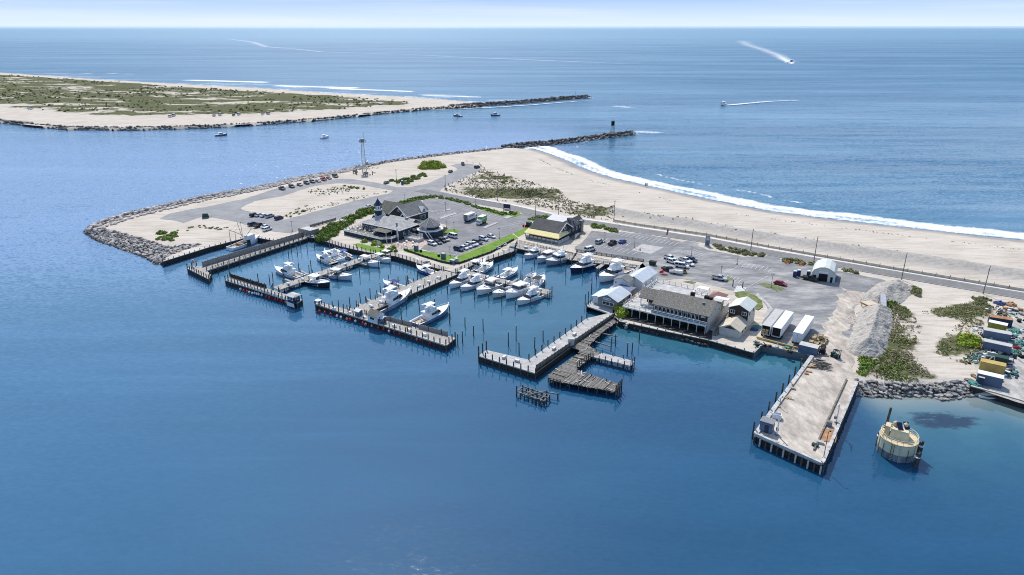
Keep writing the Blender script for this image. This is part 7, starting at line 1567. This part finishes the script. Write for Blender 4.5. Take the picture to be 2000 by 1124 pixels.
# light beacon caisson
t=E('caisson','round cream coloured mooring caisson with rusty streaks and solar panels standing in the water','caisson',G(1748.5,885,0),-.6)
MB().lathe([(3.85,-2),(3.85,1.7)],30).build('tide_band',K['tidewall'],t); MB().lathe([(3.9,1.7),(3.9,4.1)],30).build('cylinder_wall',K['cream'],t); MB().lathe([(3.95,4.1),(3.95,4.3)],30).build('deck',K['creamrust'],t)
for k in range(14):
    a=k*2*math.pi/14; MB().bar((3.95*math.cos(a),3.95*math.sin(a),-1),(3.95*math.cos(a),3.95*math.sin(a),4.1 if k%3 else 3.4),.08,.12).build('wall_stiffener',K['creamrust' if k%3 else 'darkwood'],t)
m=MB(); n=20
for k in range(n):
    a,b=[2*math.pi*q/n for q in (k,k+1)]
    for z in (4.85,5.3): m.bar((3.75*math.cos(a),3.75*math.sin(a),z),(3.75*math.cos(b),3.75*math.sin(b),z),.08)
    m.bar((3.75*math.cos(a),3.75*math.sin(a),4.3),(3.75*math.cos(a),3.75*math.sin(a),5.3),.08)
m.build('railing',K['cream'],t); MB().frus(-1.9,1.9,1.5,1.5,4.3,-1.6,1.6,1.2,1.2,6.4).build('equipment_house',K['cream'],t); MB().box(-3.0,-2.0,-1.0,1.0,4.3,6.6).build('side_cabinet',K['creamrust'],t)
for x,y in ((-.3,-.2),(.9,.9)): o=MB().box(-.55,.55,-.9,.9,0,.08).build('solar_panel',K['solar'],t); o.rotation_euler=(.6,0,.5); o.location=(x,y,7.0); MB().tube((x,y,6.4),(x,y,7),.06).build('panel_post',K['steel'],t)
for x,y in ((-1.2,.6),(.8,-.9+1.9)): MB().lathe([(.4,6.4),(.55,6.6),(.5,7.3),(.15,7.6)],10,(x,y)).build('lantern',K['creamrust'],t)
for sg in (-.25,.25): MB().bar((sg-.6,-3.98,0),(sg-.6,-3.98,4.3),.07).build('ladder_rail',K['dark'],t)
m=MB(); [m.box(-.85,-.35,-4.02,-3.96,z,z+.06) for z in np.linspace(.2,4.2,11)]; m.build('ladder_rung',K['cream'],t)
def dolphin(p,lb,hs,lean=0):
    t=E('pile_dolphin',lb,'pile cluster',G(*p,0)); 
    for k,h in enumerate(hs): a=k*2.1; MB().tube((.35*math.cos(a),.35*math.sin(a),-1.5),(.25*math.cos(a)+lean,.25*math.sin(a),h),.26,.24,8).build('pile',K['pilewood'],t)
    MB().lathe([(.62,min(hs)-.9),(.62,min(hs)-.7)],10).build('binding',K['whitepaint'],t)
dolphin((1787,911),'black pile cluster with pale bands just right of the cream caisson, lower one',(3.6,3.2,3.4),.3); dolphin((1793,895),'black pile cluster just right of the cream caisson, farther one',(4.4,4.0)); dolphin((1714,872),'short black pile cluster hugging the left side of the cream caisson',(4.2,3.6,3.9)); t=E('pile_dolphin','single tall black pile rising left of the cream caisson','mooring pile',G(1720,868,0)); MB().tube((0,0,-1.5),(.5,0,9.6),.32,.26,9).build('pile',K['pilewood'],t)
# heaps of sand
def heap(name,label,ridge,hh,w,foot):
    Pt=GG(ridge); c=sum(Pt,Vector())/len(Pt); c.z=LZ
    ln=np.array([(p.x-c.x,p.y-c.y) for p in Pt]); r=np.arange(-26,26,.55); X_,Y_=np.meshgrid(r,r); Q=np.column_stack([X_.ravel(),Y_.ravel()])
    d=pdist(Q,ln)+ (fbm(Q+60,4)-.5)*1.4; hv=hh*(.72+.45*fbm(Q+200,9)); z=np.maximum(0,hv*(1-d/w)); z=z+np.where(z>0,((fbm(Q+9,2.6)-.5)*1.5+(fbm(Q+70,.9)-.5)*.5)*np.minimum(1,z),0); z=np.where(d<w*1.02,z,-.6)
    m_=len(r); ii=(np.arange(m_-1)[:,None]*m_+np.arange(m_-1)).ravel(); f=np.column_stack([ii,ii+1,ii+m_+1,ii+m_]); f=f[(z[f]>-.5).any(1)]
    us,iv=np.unique(f,return_inverse=True); o=npmesh(name,np.column_stack([Q,z])[us],iv.reshape(f.shape),K['sand_heap'],False); o.location=c; tag(o,label,'sand heap')
mat('sand_heap',(.31,.285,.25),.95,.2,1.3,c2=(.58,.535,.475),bump=.3,bsc=2.2,st=(.45,2.0,1),rot=.6,mixlo=.36,mixhi=.66)
heap('sand_heap','tall grey white sand heap ridge nearest the dirt pier',[(1714,612),(1707,642),(1690,686)],4.3,5.4,0); heap('sand_heap','smaller grey white sand heap near the road and the orange hopper',[(1750,562),(1738,572),(1722,585)],3.4,6.2,0)
rockpile('rubble',[(p.x+R.uniform(-1.6,1.6),p.y+R.uniform(-1.6,1.6),LZ+.05) for p in GG([(1664,632),(1667,645),(1672,660),(1678,680),(1684,694),(1700,690),(1712,668),(1728,648),(1738,634),(1690,585),(1700,574),(1712,560),(1730,553),(1665,622),(1672,612)]) for _ in range(16)],.22,'','stones spilled round the foot of the sand heaps',[('rock_mixed',.6),('rock_pale',.4)])
t=E('orange_hopper','rusty orange flat hopper between the two sand heaps','hopper',G(1697,600),.3); MB().frus(-2,2,1.5,1.5,.9,-2.3,2.3,1.9,1.9,1.5).build('bin',K['rustpaint'],t); MB().box(-2.1,2.1,-1.7,1.7,1.5,1.53).build('contents',K['tanroof'],t); [MB().box(x-.1,x+.1,y-.1,y+.1,0,1).build('leg',K['steel'],t) for x in (-1.8,1.8) for y in (-1.3,1.3)]
t=E('screening_machine','grey sand screening conveyor leaning between the sand heaps','conveyor',G(1722,602),1.15); MB().hexa([(-4,-1,1.2),(4,-1,2.8),(4,1,2.8),(-4,1,1.2)],[(-4,-1,2.0),(4,-1,3.6),(4,1,3.6),(-4,1,2.0)]).build('conveyor_belt',K['steel'],t); [MB().bar((x,y,0),(x,y,1.6+x*.2),.2).build('leg',K['steel'],t) for x in (-3,3) for y in (-.9,.9)]; MB().hexa([(-3.8,-.8,2.05),(3.8,-.8,3.57),(3.8,.8,3.57),(-3.8,.8,2.05)],[(-3.8,-.8,2.1),(3.8,-.8,3.62),(3.8,.8,3.62),(-3.8,.8,2.1)]).build('belt_surface',K['galvanised'],t)
o=MB().tube((-2.9,0,.35),(2.9,.3,.35),.3,n=8).build('pipe',K['oldwood'],None,loc=G(1742,656)); tag(o,'long dark pipe lying in the weeds behind the tall sand heap','pipe')
# ---------------------------------------------------------------- cluttered yard
def container(a,b,dep,h,wm,rm,lb,name='yard_container'):
    p=G(*a,LZ+.05); q=G(*b,LZ+.05); L=(q-p).length; t=E(name,lb,'container',(p+q)/2,math.atan2(q.y-p.y,q.x-p.x)); mb=MB(); mb.box(-L/2,L/2,0,dep,0,h); [mb.box(-L/2+i*.4+.05,-L/2+i*.4+.25,-.04,0,.1,h-.1) for i in range(int(L/.4))]; mb.build('container_wall',K[wm],t); MB().box(-L/2-.05,L/2+.05,-.05,dep+.05,h,h+.1).build('container_roof',K[rm],t); return t
container((1930,634),(1975,641),2.4,2.5,'navypaint','rustpaint','navy container with a rusty brown roof, farthest up the cluttered yard'); container((1927,644),(1963,652),2.4,2.5,'olivepaint','whitepaint','olive green container with a white roof in the cluttered yard')
t=container((1919,659),(1972,669),2.6,2.3,'bluegrey','palegrey','blue grey container with a cab shaped end in the middle of the cluttered yard'); container((1917,683),(1972,695),2.4,2.6,'bluegrey','palegrey','blue grey container under a full pale roof, junk piled in front'); container((1926,708),(1966,717),2.2,2.2,'greenpaint','greenpaint','dark green container half hidden behind a steel frame'); container((1911,723),(1960,734),2.4,2.6,'yellowpaint','yellowpaint','mustard yellow container in the cluttered yard'); t=container((1905,748),(1955,760),2.4,2.8,'bluegrey','whitepaint','slate blue container with a white roof right on the yard bulkhead')
MB().box(-2.4,-1.2,-1.0,-.05,0,2.2).build('porch_box',K['navypaint'],t); MB().box(-2.5,-1.1,-1.1,0,2.2,2.3).build('porch_roof',K['tanroof'],t)
t=E('steel_frame','grey steel gallows frame in front of the dark green container','frame',G(1925,712),-.25); mb=MB()
for p,q in (((-2.2,0,0),(-2.2,0,2.6)),((2.2,0,0),(1.6,0,2.6)),((-2.2,0,2.6),(1.6,0,2.6)),((-.5,0,0),(1.2,0,2.5)),((2,0,.3),(7,0,.3)),((2,0,1.1),(7,0,1.1))): mb.bar(p,q,.2)
[mb.bar((2.3+i*.7,0,.3),(2.3+i*.7,0,1.1),.1) for i in range(7)]; mb.build('steel_bars',K['galvanised'],t)
def netpile(p,r,m,lb):
    o=MB(); k=9
    for i in range(46): a=R.uniform(0,6.28); d=r*math.sqrt(R.random()); z=max(.1,(1-d/r)*r*.6*R.uniform(.5,1.1)); o.ball((d*math.cos(a),d*math.sin(a),z),R.uniform(.22,.42)*min(1,r),5,4,0,.8)
    o.ball((0,0,0),r*.8,10,6,0,.55); q=o.build('net_pile',[K[m]],None,loc=G(*p)); tag(q,lb,'net pile')
def junk(n,poly,label):
    "loose yard scrap nobody could count"
    P=np.array(xy(GG(poly))); x0,y0=P.min(0); x1,y1=P.max(0); mb=MB(); c=0
    ms=['tealnet','darknet','galvanised','blueplastic','rustpaint','whitepaint','dark','oldwood','palewood','greenpaint']
    while c<n:
        x,y=R.uniform(x0,x1),R.uniform(y0,y1)
        if not inside(np.array([[x,y]]),P)[0]: continue
        c+=1; k=R.choices(range(10),(4,4,2,1,2,2,4,3,3,2))[0]; s=R.uniform(.2,.75); a=R.uniform(0,3.1); u=R.random()
        if u<.5: mb.ball((x,y,LZ+s*.35),s,6,4,k,.6)
        elif u<.8: mb.bar((x-math.cos(a)*s*1.8,y-math.sin(a)*s*1.8,LZ+.2),(x+math.cos(a)*s*1.8,y+math.sin(a)*s*1.8,LZ+.2+R.random()*.5),.2,.2,k)
        else: mb.bar((x-math.cos(a)*s,y-math.sin(a)*s,LZ+s*.5),(x+math.cos(a)*s,y+math.sin(a)*s,LZ+s*.5),s*1.2,s,k)
    kind(mb.build('scrap',[K[m] for m in ms]),'stuff',label)
junk(60,[(1912,680),(1965,690),(1960,700),(1908,694)],'gear piled against the pale roofed container'); junk(50,[(1920,652),(1975,660),(1970,668),(1918,660)],'gear between the olive and blue grey containers'); junk(90,[(1922,598),(1990,600),(2010,630),(1960,628),(1920,615)],'loose fishing gear at the upper end of the yard'); junk(200,[(1960,648),(2030,640),(2040,720),(1978,716),(1968,690)],'fishing gear heaped right of the containers'); junk(110,[(1906,690),(1965,700),(1962,708),(1905,702)],'clutter in front of the white roofed container'); junk(70,[(1900,735),(1955,744),(1950,749),(1900,742)],'clutter between mustard and slate containers'); junk(90,[(1884,640),(1918,630),(1912,710),(1890,712)],'driftwood and scrap at the left edge of the yard'); junk(40,[(1960,720),(1990,725),(1985,740),(1962,735)],'scrap by the mustard container')
for p,r,m,lb in (((1904,751),1.6,'tealnet','heap of teal netting at the left corner of the slate container'),((1984,648),1.8,'tealnet','heap of teal netting right of the olive container'),((1990,672),2.2,'tealnet','largest teal net heap at the right edge of the yard'),((1972,728),1.3,'darknet','dark green net heap right of the mustard container'),((1953,594),2.0,'blueplastic','heap under a blue tarpaulin at the top of the yard'),((1974,596),2.0,'rustpaint','brown heap beside the blue tarpaulin'),((1982,688),1.4,'tealnet','teal net heap by a red tub'),((1478,640),1.3,'tealnet','heap of teal nets beside the tan shed'),((1473,645),1.1,'blueplastic','heap of blue gear beside the tan shed')): netpile(p,r,m,lb)
for p,m,lb in (((1970,713),'blueplastic','blue tub right of the dark green container'),((1907,704),'tealnet','teal tub left of the steel frame'),((1981,683),'redrubber','red tub among the teal nets'),((1976,680),'blueplastic','blue barrel at the end of the white roofed container')):
    t=E('yard_tub',lb,'tub',G(*p)); MB().frus(-.7,.7,.6,.6,0,-.85,.85,.75,.75,1.2).build('body',K[m],t); MB().frus(-.7,.7,.6,.6,1.2,-.7,.7,.6,.6,1.22).build('contents',K['dark'],t)
t=E('yellow_boom','long faded yellow boom lying below the trailers','boom',G(1520,676,LZ+.2)); a,b=G(1478,659,LZ+.4)-t.location,G(1558,680,LZ+.4)-t.location; MB().tube(a,b,.3,n=8).build('tube',K['yellowpaint'],t); junk(36,[(1470,662),(1500,672),(1560,686),(1545,690),(1495,676),(1474,684)],'odds and ends on the concrete apron below the trailers')
t=E('covered_trailer','dark green tarpaulin covered trailer alone on the bare western asphalt','trailer',G(402,426),.4); MB().frus(-1.6,1.6,1.1,1.1,.5,-1.3,1.0,.9,.9,2.2).build('tarpaulin',K['greenpaint'],t); MB().box(-1.7,1.7,-1.1,1.1,.35,.5).bar((1.6,0,.4),(2.8,0,.4),.12).build('trailer_frame',K['steel'],t)
t=E('blue_canopy','small blue sloping canopy on the sand by the lattice mast','canopy',G(710,346),.2); MB().hexa([(-1.6,-1,.6),(1.4,-1,1.8),(1.4,1,1.8),(-1.6,1,.6)],[(-1.6,-1,.7),(1.4,-1,1.9),(1.4,1,1.9),(-1.6,1,.7)]).build('canopy_cloth',K['bluegrey'],t); [MB().box(1.2,1.3,y-.05,y+.05,0,1.8).build('post',K['steel'],t) for y in (-.9,.9)]
t=E('portable_toilet','blue portable toilet in the bushes at the junction','portable toilet',G(786,361),.3); MB().box(-.65,.65,-.65,.65,0,2.2).build('body',K['blueplastic'],t); MB().lathe([(.92,2.2),(.7,2.45),(.1,2.55)],4,(0,0),0,math.pi/4).build('roof',K['whitewall'],t)
t=E('concrete_box','pale topped utility box in the hedge west of the dark terrace','utility box',G(672,437),TH); MB().box(-2,2,-1,1,0,1.5).build('body',K['greywall'],t); MB().box(-2.1,2.1,-1.1,1.1,1.5,1.65).build('lid',K['palegrey'],t)
# people
def person(p,rot,shirt,trousers,label,z=LZ,s=1):
    t=E('person',label,'person',G(*p,z),rot,sc=s)
    import bmesh
    pts=[((0,0,.95),.15,-1),((0,0,1.2),.16,0),((0,0,1.42),.17,1),((0,0,1.52),.07,2),((0,0,1.62),.1,3),((0,0,1.76),.09,4),((0,.09,.9),.1,0),((.04,.11,.5),.075,6),((0,.12,.08),.05,7),((.14,.12,.04),.04,8),((0,-.09,.9),.1,0),((-.04,-.11,.5),.075,10),((-.08,-.12,.08),.05,11),((.06,-.12,.04),.04,12),((0,.2,1.4),.06,2),((.05,.26,1.15),.05,14),((.16,.24,.95),.035,15),((0,-.2,1.4),.06,2),((.0,-.26,1.15),.05,17),((.08,-.26,.93),.035,18)]
    me=bpy.data.meshes.new('body'); me.from_pydata([q[0] for q in pts],[(q[2],i) for i,q in enumerate(pts) if q[2]>=0],[]); o=bpy.data.objects.new('body',me); C.objects.link(o); o.parent=t
    md=o.modifiers.new('s','SKIN'); o.modifiers.new('u','SUBSURF').levels=1; o.modifiers['u'].render_levels=1
    for i,v in enumerate(me.skin_vertices[0].data if me.skin_vertices else []): v.radius=(pts[i][1],pts[i][1])
    me.materials.append(K['skin'])
    MB().frus(-.15,.15,.2,.2,.92,-.16,.16,.25,.25,1.46).build('shirt',K[shirt],t,True); MB().box(-.1,.12,.02,.2,.12,.95).box(-.14,.08,-.2,-.02,.12,.95).build('trousers',K[trousers],t); MB().ball((-.01,0,1.71),.125,8,6).build('hair',K['dark'],t,True)
person((830,556),.3,'hiviz','navypaint','person in a yellow top standing on the wide stem pier',1.85,1.1); person((796,647),1.0,'hiviz','dark','person in yellow working on the front pier beside the board screens',1.9,1.1); person((1261,364),.5,'dark','dark','beach walker in dark clothes, left of the pair by the surf',.5,1.2); person((1263.5,364.5),.6,'navypaint','dark','beach walker in dark clothes, right of the pair by the surf',.5,1.2); person((1220,262),.2,'dark','navypaint','angler standing near the tip of the near rock jetty',2.7,1.2); person((1226,261.5),.9,'bluegrey','dark','second angler at the tip of the near rock jetty',2.6,1.2)
# ---------------------------------------------------------------- plants
def leaves(cent, size, n_per, flat=.6):
    "leaf-sized triangles scattered round clump centres (x, y, z, radius, height)"
    V=[]
    for (x,y,z,r,h) in cent:
        n=max(4,int(n_per*r*r)); d=rng.normal(size=(n,3)); d/=np.linalg.norm(d,axis=1)[:,None]; d[:,2]=np.abs(d[:,2]); rad=rng.uniform(.55,1.05,n)[:,None]
        p=np.array([x,y,z])+d*rad*np.array([r,r,h]); a=rng.normal(size=(n,3)); a/=np.linalg.norm(a,axis=1)[:,None]; b=np.cross(a,d+rng.normal(size=(n,3))*.6); b/=np.linalg.norm(b,axis=1)[:,None]+1e-6
        s=size*rng.uniform(.6,1.3,n)[:,None]; V.append(np.stack([p-a*s,p+a*s*.6+b*s*.9,p+a*s*.4-b*s*.8],1).reshape(-1,3))
    V=np.vstack(V); return V, np.arange(len(V)).reshape(-1,3)
def clumps(poly,n,r,h,z=LZ,px=True):
    P=np.array(xy(GG(poly)) if px else poly); x0,y0=P.min(0); x1,y1=P.max(0); out=[]; k=0
    while len(out)<n and k<n*30:
        k+=1; q=np.array([[R.uniform(x0,x1),R.uniform(y0,y1)]])
        if inside(q,P)[0]: s=R.uniform(.65,1.25); out.append((q[0,0],q[0,1],z+R.uniform(-.1,.1),r*s,h*s))
    return out
def shrub(name,label,poly,n,r,h,m,size=.28,dens=34,cat='shrub',z=LZ,group=None):
    ce=clumps(poly,n,r,h,z); c=np.mean([q[:2] for q in ce],0); ce=[(a-c[0],b-c[1],d-z,e,f) for a,b,d,e,f in ce]; t=E(name,label,cat,(c[0],c[1],z),0,group)
    v,f=leaves(ce,size,dens); core=MB(); [core.ball((a,b,max(0,d)+.05),e*.74,8,5,0,f_/max(e,.01)) for a,b,d,e,f_ in ce]
    cv=np.array(core.v); cf=np.array([t_ for q in core.f for t_ in ([q[:3]]+([[q[0],q[2],q[3]]] if len(q)==4 else [])) if len(q)<=4])
    o=npmesh('foliage',np.vstack([v,cv]),np.vstack([f,cf+len(v)]),K[m]); o.parent=t; return t
shrub('hedge','long thick bright hedge between the sand lot road and the turreted restaurant',[(628,452),(668,430),(712,412),(756,402),(760,408),(722,418),(690,430),(660,456),(640,470),(622,470)],100,2.3,1.7,'leaf',.35)
shrub('hedge','low hedge curving behind the hall roof to the junction',[(757,403),(790,394),(822,386),(838,384),(838,388),(822,391),(790,399),(764,408)],60,1.4,1.1,'leaf',.3); shrub('hedge','clipped hedge strip along the coastal road edge of the round lot',[(838,383),(862,385.5),(905,394),(945,407),(990,418),(986,422),(944,411),(900,396),(860,388.5),(838,388)],110,1.15,.9,'leaf',.28)
lawn('rough_grass','green grass round the hedge of the lot entrance',[(925,404),(945,406),(990,416),(1014,414),(1018,420),(1000,426),(986,423),(944,412.5)],'lawn',.12)
shrub('shrub','dark bushes behind the dark blue entrance sign',[(996,414),(1014,417),(1016,421),(998,420)],8,1.1,1.0,'leaf_scrub'); shrub('shrub','bright rounded bush mass beside the turning circle',[(820,321),(838,318.5),(868,321),(870,328),(850,332),(822,331)],26,2.6,2.2,'leaf_bright',.4); shrub('shrub','long low green bush mass between junction and turning circle',[(750,351),(775,354),(800,347),(826,341),(836,344),(815,353),(790,361),(765,356)],34,1.8,1.2,'leaf',.35); shrub('shrub','bush clump in the middle of the sandy lot',[(672,364),(700,366),(724,371),(720,374),(690,370)],14,1.0,.8,'leaf',.3)
shrub('shrub','oval green shrub patch on the sandy point',[(298,460),(318,452),(338,450),(346,465),(336,471),(305,470)],30,1.5,.8,'leaf',.3); shrub('shrub','ragged low plants trailing across the sandy point',[(340,452),(365,446),(390,441),(440,443),(450,449),(438,452),(400,447),(360,452)],22,.8,.5,'leaf_scrub',.25,20)
shrub('shrub','yellowish ornamental bushes along the foot of the dark terrace',[(700,470),(724,468),(770,484),(764,489),(728,480)],12,1.3,1.5,'leaf_bright',.3); shrub('shrub','green hedge right of the info board below the terrace stairs',[(755,484),(775,486),(772,494),(758,492)],7,1.2,1.2,'leaf',.3)
shrub('shrub','bright bush at the broken pier root beside the balcony',[(1206,606),(1222,604),(1226,616),(1212,622)],8,1.6,2.0,'leaf_bright',.3); shrub('shrub','bush bed with a red flower bin behind the awning restaurant entrance',[(1032,428),(1050,424),(1075,425),(1072,430),(1050,432),(1034,434)],16,1.5,1.3,'leaf',.3); shrub('shrub','green bush bed between the awning restaurant path and the lot bays',[(1155,438),(1175,441),(1195,446),(1215,450),(1198,456),(1180,447),(1158,446)],22,1.4,1.0,'leaf',.3)
shrub('shrub','scrubby planted strip beside the pylon sign along the road',[(1392,478),(1420,483),(1460,492),(1490,497),(1488,502),(1450,498),(1405,487)],34,1.3,1.0,'leaf_scrub',.28); shrub('shrub','scrubby planted strip behind the arched garage',[(1530,507),(1560,509),(1592,516),(1590,520),(1560,516),(1532,512)],24,1.3,.9,'leaf_scrub',.28)
shrub('shrub','short planted strip right of the arched garage by the road',[(1645,526),(1672,530),(1674,535),(1648,531)],9,1.1,.8,'leaf_scrub',.28)
shrub('shrub','bright round yellow green bush in the weeds by the cluttered yard',[(1872,663),(1890,659),(1912,664),(1910,678),(1890,680),(1874,674)],22,1.8,1.7,'leaf_bright',.3); shrub('shrub','dark green bush clump beside the conveyor',[(1730,592),(1744,588),(1750,602),(1746,618),(1734,620),(1726,606)],14,1.5,1.4,'leaf',.3); shrub('shrub','green bush against the southern foot of the tall sand heap',[(1680,700),(1700,696),(1706,715),(1690,735),(1676,732)],18,1.4,.9,'leaf',.3); shrub('shrub','bush on the sandy bank behind the northern sand heap',[(1776,562),(1790,562),(1796,576),(1784,576)],8,1.1,.9,'leaf',.28); shrub('shrub','bushes below the easternmost utility pole',[(1900,580),(1935,585),(1935,600),(1905,598)],16,1.4,1.0,'leaf_scrub',.3)
shrub('shrub','dark bush in the lower corner of the scrubby dune',[(1008,374),(1040,372),(1052,382),(1044,390),(1012,386)],18,2.2,1.5,'leaf_scrub',.35); shrub('shrub','green bush in the upper middle of the scrubby dune',[(978,358),(1004,355),(1006,361),(982,367)],10,1.6,1.2,'leaf',.32)
t=shrub('small_tree','small olive brown tree beside the octagon wing',[(862,455),(870,455),(870,459),(863,460)],6,1.3,1.3,'leaf_dry',.28,40,'tree',LZ+1.6); MB().tube((0,0,-1.7),(0,0,.6),.14,.08,6).build('trunk',K['trunkwood'],t)
lawn('rough_grass','small grass patch beside the octagon wing',[(866,455),(880,448),(897,450),(894,455),(876,461)],'lawn',.12)
# ground cover nobody could count
def tufts(name,label,polys,n,h,m,thr=.46,sc=9,soft=6,size=.35,zf=None,dens=5):
    P=[]; A=[np.array(xy(q)) for q in polys]
    for q in A:
        x0,y0=q.min(0); x1,y1=q.max(0); pts=rng.uniform((x0,y0),(x1,y1),(n*3,2)); pts=pts[inside(pts,q)]; k=fbm(pts,sc); pts=pts[k+rng.uniform(-.06,.06,len(k))>thr]; P.append(pts[:n])
    P=np.vstack(P); z=zf(P); ce=[(p[0],p[1],zz,h*rng.uniform(.6,1.4),h*rng.uniform(.5,1.2)) for p,zz in zip(P,z)]
    v,f=leaves(ce,size,dens/max(h*h,.05)); kind(npmesh(name,v,f,K[m]),'stuff',label)
tufts('dune_grass','dry grass tufts on the scrubby dune',[DUNEVEG],1500,.5,'leaf_dry',.42,9,size=.34,zf=pen_h); tufts('dune_scrub','dark low scrub on the scrubby dune',[DUNEVEG],900,.6,'leaf_scrub',.5,14,size=.34,zf=pen_h)
tufts('weeds','weeds on the sandy ground around the heaps',EASTVEG,620,.42,'leaf_grass',.50,6,size=.26,zf=pen_h,dens=7); tufts('weeds','dry stalks on the sandy ground around the heaps',EASTVEG,420,.4,'leaf_dry',.46,5,size=.24,zf=pen_h); tufts('weeds','bright low plants near the rock bank',EASTVEG[:1],420,.42,'leaf',.52,6,size=.26,zf=pen_h,dens=7)
RP=GG([(1195,410),(1245,418),(1330,431),(1400,443),(1480,457),(1560,470),(1650,482),(1750,498),(1750,504),(1650,489),(1560,477),(1480,465),(1400,452),(1330,439),(1245,428),(1195,424)]); tufts('beach_grass','sparse grass dots along the top of the sand ridge',[RP],420,.5,'leaf_scrub',.5,7,size=.3,zf=pen_h)
LB_=GG([(545,425),(560,428),(690,392),(760,377),(755,374),(680,388),(600,408)]); tufts('roadside_weeds','weeds along the southern edge of the sandy lot',[LB_],260,.5,'leaf_scrub',.38,7,size=.32,zf=lambda P:P[:,0]*0+LZ+.06)
SP=[GG(p) for p in ([(590,372),(640,366),(690,366),(680,378),(620,384)],[(562,412),(600,402),(600,414),(566,420)],[(690,320),(745,330),(735,345),(690,340)],[(1100,400),(1195,418),(1195,428),(1110,410)])]; tufts('roadside_weeds','sparse scrub on the bare sand',SP,120,.5,'leaf_scrub',.5,8,size=.32,zf=lambda P:P[:,0]*0+LZ+.06)
bw_=seaward(BEACH,-21); WR=[]
for a,b in zip(bw_[2:],bw_[3:]):
    n=int((b-a).length/1.6)
    for i in range(n):
        if vnoise(np.array([[a.x+i*3.1,a.y]]),14)[0]>.42: p=a.lerp(b,i/n); WR.append((p.x+R.uniform(-1.2,1.2)+3*math.sin(p.x*.05),p.y+R.uniform(-1.2,1.2),1.5,R.uniform(.2,.6),.08))
v_,f_=leaves(WR,.3,22); zz=pen_h(v_[:,:2]); v_[:,2]=v_[:,2]-1.5+zz; kind(npmesh('wrack',v_,f_,K['oldwood']),'stuff','broken line of dark seaweed wrack along the near beach')
tufts('island_scrub','dark scrub mounds all over the barrier island dunes',[IVEG],3600,1.3,"leaf_scrub",.48,60,size=.9,zf=isl_h,dens=9); tufts('island_scrub','greener scrub on the barrier island dunes',[IVEG],1500,1.4,'leaf',.58,90,size=.9,zf=isl_h,dens=8)
